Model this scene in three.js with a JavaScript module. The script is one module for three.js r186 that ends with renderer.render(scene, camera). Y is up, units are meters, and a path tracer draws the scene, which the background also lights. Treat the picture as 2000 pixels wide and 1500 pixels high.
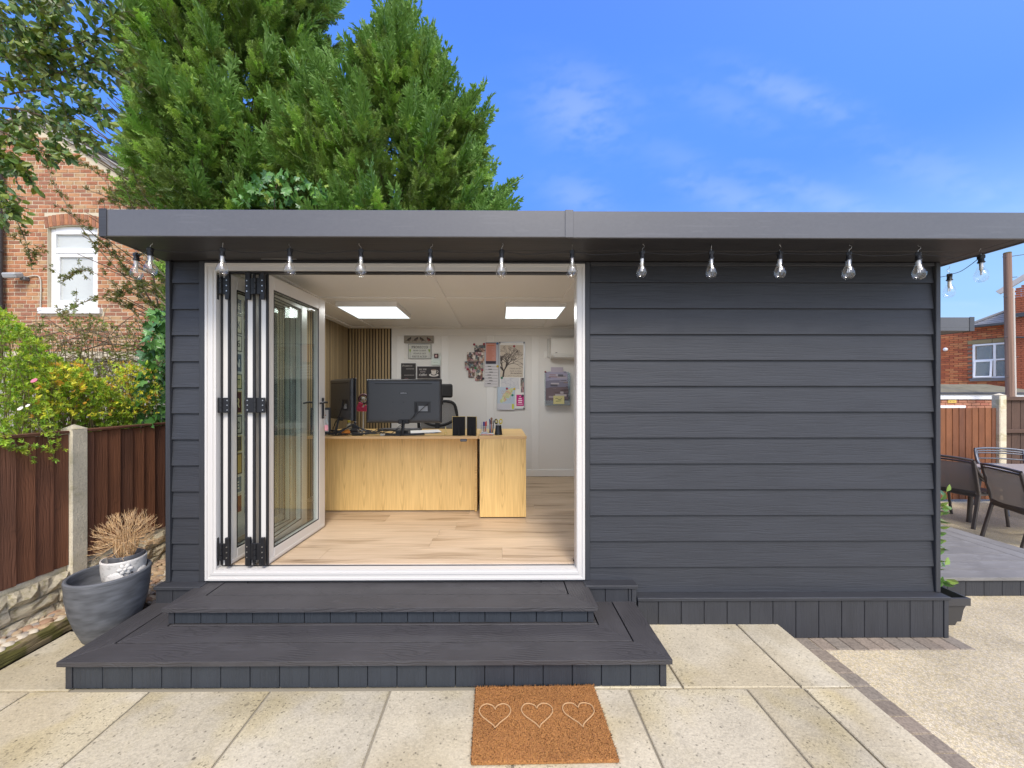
import * as THREE from 'three';
import { mergeGeometries } from 'three/addons/utils/BufferGeometryUtils.js';
import { RoundedBoxGeometry } from 'three/addons/geometries/RoundedBoxGeometry.js';
import { RectAreaLightUniformsLib } from 'three/addons/lights/RectAreaLightUniformsLib.js';

// ---------------------------------------------------------------- camera, sky, sun, exposure
const scene = new THREE.Scene();
const F = 735, PX = 970, PY = 770, CY = 1.505, CZ = 2.51;      // focal length and principal point in photo pixels, eye height and distance from the facade
const camera = new THREE.PerspectiveCamera(2 * Math.atan(750 / F) * 180 / Math.PI, 4 / 3, 0.05, 400);
camera.position.set(0, CY, CZ);
camera.rotation.set(0, -0.006, 0);
camera.setViewOffset(2000, 1500, 1000 - PX - 7, 750 - PY, 2000, 1500);   // shifted lens: verticals stay vertical
scene.add(camera);

const renderer = new THREE.WebGLRenderer({ antialias: true });
renderer.toneMapping = THREE.LinearToneMapping;
renderer.toneMappingExposure = 1.42;
renderer.shadowMap.enabled = true;

const SUN = new THREE.Vector3(0.14, 0.84, 0.72).normalize();
const sun = new THREE.DirectionalLight(new THREE.Color(1.0, 0.92, 0.79), 2.0);
sun.position.copy(SUN).multiplyScalar(40);
sun.castShadow = true;
sun.shadow.radius = 30;
Object.assign(sun.shadow.camera, { left: -22, right: 22, top: 22, bottom: -22, near: 1, far: 110 });
scene.add(sun, sun.target);

// ---------------------------------------------------------------- random numbers and noise
function rngOf(seed) { let s = seed >>> 0; return () => { s = (s + 0x6d2b79f5) | 0; let t = Math.imul(s ^ (s >>> 15), 1 | s); t = (t + Math.imul(t ^ (t >>> 7), 61 | t)) ^ t; return ((t ^ (t >>> 14)) >>> 0) / 4294967296; }; }
const R = rngOf(20240401);
const rr = (a, b) => a + (b - a) * R();
const pick = (a) => a[Math.floor(R() * a.length) % a.length];
function hash(x, y, s) { let h = Math.imul(x, 374761393) ^ Math.imul(y, 668265263) ^ Math.imul(s, 2147483629); h = Math.imul(h ^ (h >>> 13), 1274126177); return ((h ^ (h >>> 16)) >>> 0) / 4294967296; }
const sm = (t) => t * t * (3 - 2 * t), clamp = (x, a = 0, b = 1) => Math.min(b, Math.max(a, x)), mix = (a, b, t) => a + (b - a) * t;
const step = (a, b, x) => sm(clamp((x - a) / (b - a)));
function vn(x, y, px, py, s) {                                 // value noise that repeats every px, py cells
  const i = Math.floor(x), j = Math.floor(y), u = sm(x - i), v = sm(y - j), m = (a, p) => ((a % p) + p) % p;
  const i0 = m(i, px), i1 = m(i + 1, px), j0 = m(j, py), j1 = m(j + 1, py);
  return mix(mix(hash(i0, j0, s), hash(i1, j0, s), u), mix(hash(i0, j1, s), hash(i1, j1, s), u), v);
}
function fbm(u, v, px, py, s, oct = 4, gain = 0.5) {
  let a = 0, w = 1, t = 0;
  for (let o = 0; o < oct; o++) { a += w * vn(u * px, v * py, px, py, s + o * 17); t += w; w *= gain; px *= 2; py *= 2; }
  return a / t;
}
const toS = (c) => (c <= 0.0031308 ? c * 12.92 : 1.055 * Math.pow(c, 1 / 2.4) - 0.055);

// the sky: deep blue above, paler towards the horizon and round the veiled sun, thin wisps of cirrus everywhere
{
  const W = 2048, H = 1024, data = new Float32Array(W * H * 4);
  const zen = [0.048, 0.150, 0.66], mid = [0.098, 0.26, 0.80], low = [0.28, 0.49, 0.80], hor = [0.53, 0.68, 0.82];
  const wisps = [[1130, 215, 0.13, 0.10, 0.62], [1165, 160, 0.16, 0.05, 0.35], [1560, 185, 0.20, 0.045, 0.55], [1430, 205, 0.16, 0.05, 0.3], [1130, 385, 0.10, 0.05, 0.5], [1440, 385, 0.22, 0.05, 0.5], [1640, 395, 0.3, 0.04, 0.45], [1330, 310, 0.14, 0.04, 0.25], [1850, 340, 0.3, 0.06, 0.3]].map(([px, py, a, b, c]) => [(px - PX) / F, (PY - py) / F, a, b, c]);
  for (let j = 0; j < H; j++) {
    const el = ((j + 0.5) / H - 0.5) * Math.PI, y = Math.sin(el), c = Math.cos(el);
    for (let i = 0; i < W; i++) {
      const az = ((i + 0.5) / W - 0.5) * 2 * Math.PI, x = c * Math.cos(az), z = c * Math.sin(az);
      const e = Math.max(0, el * 180 / Math.PI), k = (j * W + i) * 4;
      const col = [0, 1, 2].map((n) => e < 9 ? mix(hor[n], low[n], e / 9) : e < 27 ? mix(low[n], mid[n], step(9, 27, e)) : mix(mid[n], zen[n], step(27, 66, e)));
      const h = Math.max(y, 0.03) + 0.10, cu = x / h, cv = z / h;                     // flat cloud sheet overhead
      const warp = fbm(cu * 0.05 + 3, cv * 0.05 + 3, 8, 8, 5, 3) - 0.5;
      let cl = fbm(cu * 0.045 + 0.07 * cv + warp * 0.18, cv * 0.085 + warp * 0.12, 16, 16, 31, 6, 0.55);
      const patch = fbm(cu * 0.035 + 4.3, cv * 0.035 + 2.6, 9, 9, 78, 3);
      const ca = Math.max(0, x * SUN.x + y * SUN.y + z * SUN.z);
      const veil = 0.95 * Math.pow(ca, 2) + 1.6 * Math.pow(ca, 12);                      // haze round the sun
      cl = step(0.50, 0.80, cl) * step(0.42, 0.74, patch) * 0.55 + 0.30 * Math.pow(ca, 2.5) * step(0.3, 0.75, cl);
      for (const [wx, wy, sx, sy, a] of wisps) {                                     // single faint wisps
        const dx = x / -z - wx, dy = y / -z - wy; if (z > -0.05 || Math.abs(dx) > sx * 3 || Math.abs(dy) > sy * 3) continue;
        const r = dx * 0.94 - dy * 0.34, s = dx * 0.34 + dy * 0.94, g = Math.exp(-(r * r) / (sx * sx) - (s * s) / (sy * sy));
        cl = Math.max(cl, 0.20 * a * g * step(0.25, 0.75, fbm((dx * 0.9 + dy * 0.5) * 0.6 + 2, (dy - dx * 0.25) * 1.5 + 2, 24, 24, 57, 5, 0.65)) * 1.5);
      }
      for (let n = 0; n < 3; n++) data[k + n] = (mix(col[n], 1.0 + 0.8 * ca * ca, clamp(cl * 0.62)) + veil * [1.0, 0.94, 0.82][n]);
      data[k + 3] = 1;
      if (y < 0) { const g = [0.30, 0.27, 0.22]; for (let n = 0; n < 3; n++) data[k + n] = mix(hor[n], g[n], step(0, 0.08, -y)); }
    }
  }
  const sky = new THREE.DataTexture(data, W, H, THREE.RGBAFormat, THREE.FloatType);
  sky.mapping = THREE.EquirectangularReflectionMapping; sky.magFilter = sky.minFilter = THREE.LinearFilter; sky.needsUpdate = true;
  scene.background = sky; scene.environment = sky;
}

// ---------------------------------------------------------------- naming
const used = new Map();
function numbered(name) { const n = used.get(name) || 0; used.set(name, n + 1); return n ? `${name}_${String(n).padStart(3, '0')}` : name; }
function tag(o, label, category, group) { o.userData = { ...o.userData, label, category }; if (group) o.userData.group = group; return o; }
function thing(name, label, category, pos = [0, 0, 0], turn = 0, group) {
  const o = new THREE.Group(); o.name = numbered(name); o.position.set(...pos); o.rotation.y = turn; scene.add(o);
  return tag(o, label, category, group);
}
function structure(name, geo, mat) {
  const o = geo ? new THREE.Mesh(geo, mat) : new THREE.Group(); o.name = numbered(name); o.userData.kind = 'structure'; o.castShadow = o.receiveShadow = true; scene.add(o); return o;
}
function part(name, geo, mat, parent, pos, turn) {
  const o = new THREE.Mesh(Array.isArray(geo) ? merge(geo) : geo, mat); o.name = name; o.castShadow = o.receiveShadow = true;
  if (pos) o.position.set(...pos);
  if (turn) o.rotation.set(...turn);
  parent.add(o); return o;
}
function single(name, geo, mat, label, category, pos, turn, group) {   // a thing that is one mesh
  const o = part(name, geo, mat, scene, pos, turn); o.name = numbered(name); return tag(o, label, category, group);
}
function copyOf(o, label, pos, turn) { const c = o.clone(); c.name = numbered(o.name.replace(/_\d{3}$/, '')); c.userData = { ...o.userData, label }; if (pos) c.position.set(...pos); if (turn !== undefined) c.rotation.y = turn; scene.add(c); return c; }
function merge(list) {
  const l = list.map((g) => { g = g.index ? g.toNonIndexed() : g; for (const k of Object.keys(g.attributes)) if (!['position', 'normal', 'uv'].includes(k)) g.deleteAttribute(k); g.morphAttributes = {}; g.clearGroups(); return g; });
  return l.length === 1 ? l[0] : mergeGeometries(l);
}
const at = (px, py, d) => new THREE.Vector3((px - PX) / F * d, CY - (py - PY) / F * d, CZ - d);   // where a photo pixel lies at a depth
const V = (x, y, z) => new THREE.Vector3(x, y, z);

// ---------------------------------------------------------------- geometry helpers
// chamfered box, uv in metres on every face, the grain (u) along `grain`
function cbox(w, h, d, c = 0.003, o = {}) {
  const hx = w / 2, hy = h / 2, hz = d / 2; c = Math.min(c, hx * 0.8, hy * 0.8, hz * 0.8);
  const P = [], N = [], U = [], ou = o.u ?? R() * 7, ov = o.v ?? R() * 7, grain = o.grain ?? 'x';
  const push = (pts, n) => {
    const ax = Math.abs(n.x) >= Math.abs(n.y) && Math.abs(n.x) >= Math.abs(n.z) ? 0 : Math.abs(n.y) >= Math.abs(n.z) ? 1 : 2;
    const cross = new THREE.Vector3().subVectors(pts[1], pts[0]).cross(new THREE.Vector3().subVectors(pts[2], pts[0]));
    const q = cross.dot(n) < 0 ? [...pts].reverse() : pts;
    for (let i = 1; i + 1 < q.length; i++) for (const p of [q[0], q[i], q[i + 1]]) {
      P.push(p.x, p.y, p.z); N.push(n.x, n.y, n.z);
      let u = ax === 0 ? p.z : p.x, v = ax === 1 ? p.z : p.y;
      if ((grain === 'y' && ax !== 1) || (grain === 'z' && ax === 1)) [u, v] = [v, u];
      if (grain === 'z' && ax === 2) [u, v] = [v, u];
      if (grain === 'x' && ax === 0) [u, v] = [v, u];
      U.push(u + ou, v + ov);
    }
  };
  const S = [-1, 1];
  for (const s of S) {
    push([V(s * hx, -hy + c, -hz + c), V(s * hx, hy - c, -hz + c), V(s * hx, hy - c, hz - c), V(s * hx, -hy + c, hz - c)], V(s, 0, 0));
    push([V(-hx + c, s * hy, -hz + c), V(hx - c, s * hy, -hz + c), V(hx - c, s * hy, hz - c), V(-hx + c, s * hy, hz - c)], V(0, s, 0));
    push([V(-hx + c, -hy + c, s * hz), V(hx - c, -hy + c, s * hz), V(hx - c, hy - c, s * hz), V(-hx + c, hy - c, s * hz)], V(0, 0, s));
  }
  if (c > 0) for (const a of S) for (const b of S) {
    const k = Math.SQRT1_2;
    push([V(a * hx, b * (hy - c), -hz + c), V(a * hx, b * (hy - c), hz - c), V(a * (hx - c), b * hy, hz - c), V(a * (hx - c), b * hy, -hz + c)], V(a * k, b * k, 0));
    push([V(a * hx, -hy + c, b * (hz - c)), V(a * hx, hy - c, b * (hz - c)), V(a * (hx - c), hy - c, b * hz), V(a * (hx - c), -hy + c, b * hz)], V(a * k, 0, b * k));
    push([V(-hx + c, a * hy, b * (hz - c)), V(hx - c, a * hy, b * (hz - c)), V(hx - c, a * (hy - c), b * hz), V(-hx + c, a * (hy - c), b * hz)], V(0, a * k, b * k));
    for (const e of S) push([V(a * hx, b * (hy - c), e * (hz - c)), V(a * (hx - c), b * hy, e * (hz - c)), V(a * (hx - c), b * (hy - c), e * hz)], V(a, b, e).normalize());
  }
  const g = new THREE.BufferGeometry();
  g.setAttribute('position', new THREE.Float32BufferAttribute(P, 3)); g.setAttribute('normal', new THREE.Float32BufferAttribute(N, 3)); g.setAttribute('uv', new THREE.Float32BufferAttribute(U, 2));
  return g;
}
const bx = (x0, x1, y0, y1, z0, z1, c = 0.003, o) => cbox(x1 - x0, y1 - y0, z1 - z0, c, o).translate((x0 + x1) / 2, (y0 + y1) / 2, (z0 + z1) / 2);
// flat-faced solid from quads / triangles given as corner lists; uv in metres from the longest plane
function faces(list, grain = 'x') {
  const P = [], N = [], U = [], ou = R() * 7, ov = R() * 7;
  for (const f of list) {
    const n = V(0, 0, 0).subVectors(f[1], f[0]).cross(V(0, 0, 0).subVectors(f[2], f[0])).normalize();
    const ax = Math.abs(n.x) > 0.72 ? 0 : Math.abs(n.y) > 0.6 ? 1 : 2;
    for (let i = 1; i + 1 < f.length; i++) for (const p of [f[0], f[i], f[i + 1]]) {
      P.push(p.x, p.y, p.z); N.push(n.x, n.y, n.z);
      let u = ax === 0 ? p.z : p.x, v = ax === 1 ? p.z : p.y;
      if (grain === 'z' && ax === 1) [u, v] = [v, u];
      if (grain === 'y') [u, v] = [v, u];
      U.push(u + ou, v + ov);
    }
  }
  const g = new THREE.BufferGeometry();
  g.setAttribute('position', new THREE.Float32BufferAttribute(P, 3)); g.setAttribute('normal', new THREE.Float32BufferAttribute(N, 3)); g.setAttribute('uv', new THREE.Float32BufferAttribute(U, 2));
  return g;
}
// a board seen from above: convex outline [[x, z], ...] with a chamfered top edge
function plank(poly, y0, y1, c = 0.004, grain = 'x') {
  let area = 0; poly.forEach((p, i) => { const q = poly[(i + 1) % poly.length]; area += p[0] * q[1] - q[0] * p[1]; });
  if (area < 0) poly = [...poly].reverse();
  const n = poly.length, ins = poly.map((p, i) => {
    const a = poly[(i + n - 1) % n], b = poly[(i + 1) % n];
    const e1 = [p[0] - a[0], p[1] - a[1]], e2 = [b[0] - p[0], b[1] - p[1]], l1 = Math.hypot(...e1), l2 = Math.hypot(...e2);
    const n1 = [-e1[1] / l1, e1[0] / l1], n2 = [-e2[1] / l2, e2[0] / l2], k = c / (1 + n1[0] * n2[0] + n1[1] * n2[1]);
    return [p[0] + (n1[0] + n2[0]) * k, p[1] + (n1[1] + n2[1]) * k];
  });
  const L = [];
  L.push([...ins].reverse().map((p) => V(p[0], y1, p[1])));
  L.push(poly.map((p) => V(p[0], y0, p[1])));
  for (let i = 0; i < n; i++) {
    const j = (i + 1) % n;
    L.push([V(poly[i][0], y0, poly[i][1]), V(poly[i][0], y1 - c, poly[i][1]), V(poly[j][0], y1 - c, poly[j][1]), V(poly[j][0], y0, poly[j][1])]);
    L.push([V(poly[i][0], y1 - c, poly[i][1]), V(ins[i][0], y1, ins[i][1]), V(ins[j][0], y1, ins[j][1]), V(poly[j][0], y1 - c, poly[j][1])]);
  }
  return faces(L, grain);
}
const rect = (x0, x1, z0, z1) => [[x0, z0], [x1, z0], [x1, z1], [x0, z1]];
const UP = V(0, 1, 0);
function rod(a, b, r0, r1 = r0, n = 8) {                            // cylinder from point a to point b
  const d = V(0, 0, 0).subVectors(b, a), g = new THREE.CylinderGeometry(r1, r0, d.length(), n, 1);
  g.applyQuaternion(new THREE.Quaternion().setFromUnitVectors(UP, d.clone().normalize())); return g.translate((a.x + b.x) / 2, (a.y + b.y) / 2, (a.z + b.z) / 2);
}
const tube = (pts, r, seg = 24, n = 6, closed = false) => new THREE.TubeGeometry(new THREE.CatmullRomCurve3(pts, closed), seg, r, n, closed);
function taper(pts, r0, r1, seg = 10, n = 5) {                       // tube that thins out
  const curve = new THREE.CatmullRomCurve3(pts), g = new THREE.TubeGeometry(curve, seg, 1, n, false), p = g.attributes.position, q = V(0, 0, 0);
  for (let i = 0; i <= seg; i++) { const c = curve.getPointAt(i / seg), r = mix(r0, r1, i / seg); for (let k = 0; k <= n; k++) { const m = i * (n + 1) + k; q.fromBufferAttribute(p, m).sub(c).multiplyScalar(r).add(c); p.setXYZ(m, q.x, q.y, q.z); } }
  return g;
}
const lathe = (pts, n = 32) => new THREE.LatheGeometry(pts.map((p) => new THREE.Vector2(p[0], p[1])), n);
const ball = (r, w = 12, h = 8) => new THREE.SphereGeometry(r, w, h);
function bar(a, b, w, h, c = 0.002, o) {                             // rectangular bar from a to b, w across, h in the other direction
  const d = V(0, 0, 0).subVectors(b, a), g = cbox(w, d.length(), h, c, { grain: 'y', ...o });
  g.applyQuaternion(new THREE.Quaternion().setFromUnitVectors(UP, d.clone().normalize())); return g.translate((a.x + b.x) / 2, (a.y + b.y) / 2, (a.z + b.z) / 2);
}

// ---------------------------------------------------------------- textures (colour values given linear, stored sRGB; one tile = `size` metres)
function tex(W, H, fn, o = {}) {
  const data = new Uint8Array(W * H * 4);
  for (let j = 0; j < H; j++) for (let i = 0; i < W; i++) {
    const v = fn((i + 0.5) / W, (j + 0.5) / H), k = (j * W + i) * 4;
    if (typeof v === 'number') data[k] = data[k + 1] = data[k + 2] = clamp(v) * 255; else for (let n = 0; n < 3; n++) data[k + n] = clamp(toS(Math.max(0, v[n]))) * 255;
    data[k + 3] = 255;
  }
  const t = new THREE.DataTexture(data, W, H); t.wrapS = t.wrapT = THREE.RepeatWrapping; t.magFilter = t.minFilter = THREE.LinearFilter;
  if (o.color) t.colorSpace = THREE.SRGBColorSpace;
  t.repeat.set(1 / (o.w ?? 1), 1 / (o.h ?? o.w ?? 1)); t.needsUpdate = true; return t;
}
const std = (color, rough = 0.7, o = {}) => new THREE.MeshStandardMaterial({ color: Array.isArray(color) ? new THREE.Color().setRGB(...color) : new THREE.Color(color), roughness: rough, ...o });
const phys = (color, rough, o = {}) => new THREE.MeshPhysicalMaterial({ color: new THREE.Color().setRGB(...color), roughness: rough, ...o });
const WHITE = [1, 1, 1];
// ---------------------------------------------------------------- materials
// embossed wood grain, running along u; 1.2 m by 0.6 m
const grainV = (u, v, s) => {
  const w = fbm(u, v, 4, 6, s, 3) - 0.5, r = v * 34 + w * 7 + 0.8 * Math.sin(2 * Math.PI * u * 2 + w * 9);
  const line = Math.pow(0.5 + 0.5 * Math.sin(r * Math.PI * 2), 4), fine = fbm(u, v, 10, 220, s + 9, 2);
  return clamp(0.75 - 0.55 * line * step(0.35, 0.65, fbm(u, v, 6, 5, s + 3, 2)) - 0.35 * (fine - 0.5));
};
const streakV = (u, v, s) => {                                     // fine, nearly straight embossed streaks
  const w = fbm(u, v, 5, 5, s, 3) - 0.5, a = fbm(u + 0.01 * w, v + w * 0.035, 7, 70, s + 4, 3), b = fbm(u, v + w * 0.03, 14, 150, s + 8, 2);
  return clamp(0.8 - 0.75 * step(0.54, 0.72, a) - 0.5 * step(0.55, 0.75, b));
};
const emboss = tex(1024, 512, (u, v) => streakV(u, v, 40), { w: 1.5, h: 0.6 });
const cladColor = tex(1024, 512, (u, v) => { const g = streakV(u, v, 40), s = fbm(u, v, 5, 9, 61, 4), sp = fbm(u, v, 90, 90, 62, 2); const k = 0.86 + 0.09 * g + 0.30 * (s - 0.5) + 0.25 * step(0.72, 0.85, sp); return [k, k, k]; }, { w: 1.5, h: 0.6, color: true });
const M = {};
M.clad = std([0.0315, 0.0340, 0.0410], 0.58, { map: cladColor, bumpMap: emboss, bumpScale: 0.0007 });
M.cladTrim = std([0.036, 0.038, 0.044], 0.55, { map: cladColor, bumpMap: emboss, bumpScale: 0.0006 });
M.riser = std([0.032, 0.038, 0.047], 0.6, { map: cladColor, bumpMap: emboss, bumpScale: 0.0010 });
M.plinth = std([0.0345, 0.0360, 0.0415], 0.6, { map: cladColor, bumpMap: emboss, bumpScale: 0.0010 });
const deckColor = tex(1024, 512, (u, v) => { const g = grainV(u, v, 140), s = fbm(u, v, 6, 4, 161, 4), d = step(0.60, 0.80, fbm(u, v, 14, 20, 166, 4)), k = 0.66 + 0.32 * g + 0.40 * (s - 0.5) + 0.22 * d; return [k, k * 0.985, k * 0.97]; }, { w: 1.2, h: 0.6, color: true });
const deckBump = tex(1024, 512, (u, v) => grainV(u, v, 140), { w: 1.2, h: 0.6 });
M.deck = std([0.054, 0.051, 0.053], 0.62, { map: deckColor, bumpMap: deckBump, bumpScale: 0.0022 });
M.deckGrey = std([0.215, 0.207, 0.196], 0.8, { map: deckColor, bumpMap: deckBump, bumpScale: 0.0012 });
const fascTex = tex(512, 512, (u, v) => { const s = fbm(u, v, 3, 5, 201, 4), n = fbm(u, v, 120, 120, 204, 2), sc = step(0.74, 0.80, fbm(u, v, 9, 60, 209, 2)); const k = 0.88 + 0.16 * (s - 0.5) + 0.12 * (n - 0.5) + 0.12 * sc; return [k, k, k]; }, { w: 1.7, h: 0.9, color: true });
M.fascia = phys([0.100, 0.099, 0.104], 0.33, { map: fascTex, clearcoat: 0.25, clearcoatRoughness: 0.35 });
M.soffit = std([0.040, 0.038, 0.040], 0.5, { map: cladColor, bumpMap: emboss, bumpScale: 0.0005 });
M.upvc = phys([0.62, 0.595, 0.56], 0.28, { clearcoat: 0.3, clearcoatRoughness: 0.2 });
M.gasket = std([0.012, 0.012, 0.014], 0.6);
M.hinge = std([0.014, 0.014, 0.016], 0.42, { metalness: 0.2 });
M.steel = std([0.62, 0.62, 0.63], 0.3, { metalness: 1 });
M.darkMetal = std([0.05, 0.05, 0.055], 0.4, { metalness: 0.7 });
M.glass = phys([1, 1, 1], 0.0, { transmission: 1, thickness: 0, ior: 1.5 });
M.tint = phys([0.93, 0.97, 0.95], 0.0, { transmission: 1, thickness: 0, ior: 1.5 });
const plaster = tex(512, 512, (u, v) => 0.5 + 0.5 * (fbm(u, v, 60, 60, 301, 3) - 0.5), { w: 0.5 });
M.lining = std([0.76, 0.745, 0.72], 0.55, { bumpMap: plaster, bumpScale: 0.0012 });
M.ceiling = std([0.83, 0.815, 0.79], 0.6, { bumpMap: plaster, bumpScale: 0.0012 });
M.trim = std([0.80, 0.79, 0.77], 0.45);
// oak: straight grain with a cathedral every 19 cm; grain along v
const oakFn = (u, v) => {
  const x = ((u * 5) % 1) - 0.5, strip = Math.floor(u * 5), w = fbm(u, v, 6, 3, 401, 3) - 0.5, a = Math.exp(-x * x * 42);
  const y = v * (4 + strip % 2) + strip * 0.37, cath = 0.5 + 0.5 * Math.sin(2 * Math.PI * (y - 60 * x * x * (1 + 0.25 * Math.sin(v * 6.283)) + w * 1.6));
  const fine = fbm(u, v, 190, 5, 407, 3), broad = fbm(u, v, 7, 2, 411, 3);
  const k = 0.98 - 0.17 * a * Math.pow(cath, 4) - 0.34 * (fine - 0.45) + 0.16 * (broad - 0.5);
  return [0.73 * k, 0.490 * Math.pow(k, 1.22), 0.190 * Math.pow(k, 1.55)];
};
M.oak = std(WHITE, 0.42, { map: tex(1024, 512, oakFn, { w: 0.95, h: 0.95, color: true }) });
M.oakTop = std([0.97, 0.96, 0.95], 0.35, { map: tex(1024, 512, (u, v) => oakFn(v * 0.2, u), { w: 1.3, h: 0.6, color: true }) });
M.oakEdge = std([0.64, 0.40, 0.18], 0.45);
// floor planks: pale oak with knots, grain along u
const floorFn = (u, v) => {
  const w = fbm(u, v, 3, 4, 501, 3) - 0.5, fine = fbm(u, v, 12, 190, 505, 3), st = fbm(u, v + w * 0.1, 4, 26, 509, 3);
  let kn = 0; for (let n = 0; n < 9; n++) { const kx = hash(n, 3, 88), ky = hash(n, 5, 88), du = (u - kx) * 2.4, dv = (v - ky) * 1.2, q = (du * du) / 0.004 + (dv * dv) / 0.00022; kn = Math.max(kn, Math.exp(-q) * 0.9, 0.42 * Math.exp(-(du * du) / 0.05 - (dv * dv) / 0.0009)); }
  const k = 1 - 0.34 * (fine - 0.5) - 0.52 * step(0.55, 0.8, st) * 0.6 - 0.45 * kn + 0.3 * w;
  return [0.51 * k, 0.388 * Math.pow(k, 1.12), 0.268 * Math.pow(k, 1.3)];
};
const floorTex = tex(1024, 1024, floorFn, { w: 2.4, h: 1.2, color: true });
M.plank = [[1, 1, 1], [0.965, 0.96, 0.95], [1.025, 1.015, 1.0], [0.985, 0.97, 0.96]].map((c) => std(c, 0.42, { map: floorTex }));
M.slat = [[0.34, 0.25, 0.13], [0.29, 0.21, 0.11], [0.38, 0.28, 0.15]].map((c) => std(c, 0.5));
M.felt = std([0.012, 0.011, 0.011], 0.95);
M.black = std([0.016, 0.016, 0.018], 0.45);
M.blackSoft = std([0.018, 0.018, 0.02], 0.8);
M.paper = std([0.80, 0.79, 0.77], 0.85);

// paving: cream slabs with dark lichen spots and pits
const spots = []; for (let n = 0; n < 900; n++) spots.push([R(), R(), n < 40 ? rr(0.0035, 0.0085) : rr(0.0010, 0.0036), rr(0.4, 1.0), rr(0, 6.28)]);
function spotField(N, list, stretch) {                              // soft-edged dark marks drawn once into a grid that repeats
  const a = new Float32Array(N * N);
  for (const [x, y, r, s] of list) { const c = Math.ceil(r * N * 1.6) + 1; for (let j = -c; j <= c; j++) for (let i = -c; i <= c; i++) {
    const gx = Math.round(x * N) + i, gy = Math.round(y * N) + j, d = Math.hypot(gx / N - x, (gy / N - y) * stretch) / r, k = (((gy % N) + N) % N) * N + (((gx % N) + N) % N);
    a[k] = Math.max(a[k], s * (1 - step(0.65, 1.25, d + 0.5 * (hash(gx, gy, 3) - 0.5))));
  } }
  return (u, v) => a[Math.min(N - 1, Math.floor(v * N)) * N + Math.min(N - 1, Math.floor(u * N))];
}
const sf = spotField(1024, spots, 1);
const slabTex = tex(1024, 1024, (u, v) => {
  const b = fbm(u, v, 4, 4, 601, 5), f = fbm(u, v, 130, 130, 607, 3), lich = step(0.52, 0.72, fbm(u, v, 5, 5, 613, 4)), g = fbm(u, v, 260, 260, 619, 1);
  const dots = sf(u, v), pit = step(0.66, 0.74, f) * (0.20 + 0.75 * lich);
  let k = 0.98 + 0.46 * (b - 0.5) + 0.38 * (f - 0.5) + 0.14 * (g - 0.5) - pit * 0.55; k *= 1 - dots * 0.62;
  const st = 1.5 * step(0.48, 0.74, fbm(u, v, 3, 3, 641, 4)); return [0.500 * k * (1 - 0.09 * st), 0.442 * k * (1 - 0.02 * lich - 0.11 * st), 0.322 * k * (1 - 0.12 * lich - 0.16 * st)];
}, { w: 1.35, color: true });
const slabBump = tex(512, 512, (u, v) => 0.6 * fbm(u, v, 90, 90, 607, 3) + 0.4 * fbm(u, v, 12, 12, 631, 3), { w: 0.7 });
M.slab = [[1, 1, 1], [0.965, 0.965, 0.96], [1.025, 1.015, 1.0], [0.99, 0.98, 0.955]].map((c) => std(c, 0.85, { map: slabTex, bumpMap: slabBump, bumpScale: 0.003 }));
M.joint = std([0.27, 0.24, 0.18], 0.95);
// exposed aggregate
const aggTex = tex(1024, 1024, (u, v) => {
  const x = u * 190, y = v * 190, i = Math.floor(x), j = Math.floor(y); let best = 9, id = 0, sec = 9;
  for (let a = -1; a <= 1; a++) for (let b = -1; b <= 1; b++) { const ci = ((i + a) % 190 + 190) % 190, cj = ((j + b) % 190 + 190) % 190, d = Math.hypot(i + a + hash(ci, cj, 7) - x, j + b + hash(ci, cj, 8) - y); if (d < best) { sec = best; best = d; id = hash(ci, cj, 9); } else if (d < sec) sec = d; }
  const e = step(0.02, 0.22, sec - best), s = fbm(u, v, 5, 5, 701, 4), k = (0.76 + 0.42 * id) * (0.60 + 0.40 * e) * (0.9 + 0.5 * (s - 0.5));
  const warm = hash(Math.floor(id * 997), 2, 3);
  return [0.60 * k, (0.49 + 0.03 * warm) * k, (0.285 + 0.10 * warm) * k];
}, { w: 1.5, color: true });
M.aggregate = std(WHITE, 0.9, { map: aggTex, bumpMap: slabBump, bumpScale: 0.0015 });
M.block = [[0.265, 0.215, 0.163], [0.23, 0.187, 0.143], [0.295, 0.236, 0.178], [0.25, 0.21, 0.163]].map((c) => std(c, 0.9, { bumpMap: slabBump, bumpScale: 0.002, map: tex(128, 128, (u, v) => { const k = 0.75 + 0.6 * (fbm(u, v, 40, 40, 720 + c[0] * 1000 | 0, 2) - 0.3); return [k, k, k]; }, { w: 0.3, color: true }) }));
const coirTex = tex(1024, 1024, (u, v) => { const f = fbm(u, v, 200, 170, 803, 2), s = fbm(u, v, 4, 4, 807, 3), k = 0.70 + 0.55 * f + 0.3 * (s - 0.5); const q = fbm(u, v, 300, 300, 811, 1), kk = k * (0.62 + 0.76 * q); return [0.335 * kk, 0.146 * kk * (0.9 + 0.2 * f), 0.042 * kk]; }, { w: 0.6, color: true });
M.coir = std(WHITE, 1, { map: coirTex, bumpMap: tex(512, 512, (u, v) => fbm(u, v, 130, 110, 815, 2), { w: 0.5 }), bumpScale: 0.003 });
M.coirPale = std([0.46, 0.27, 0.125], 1);
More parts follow.
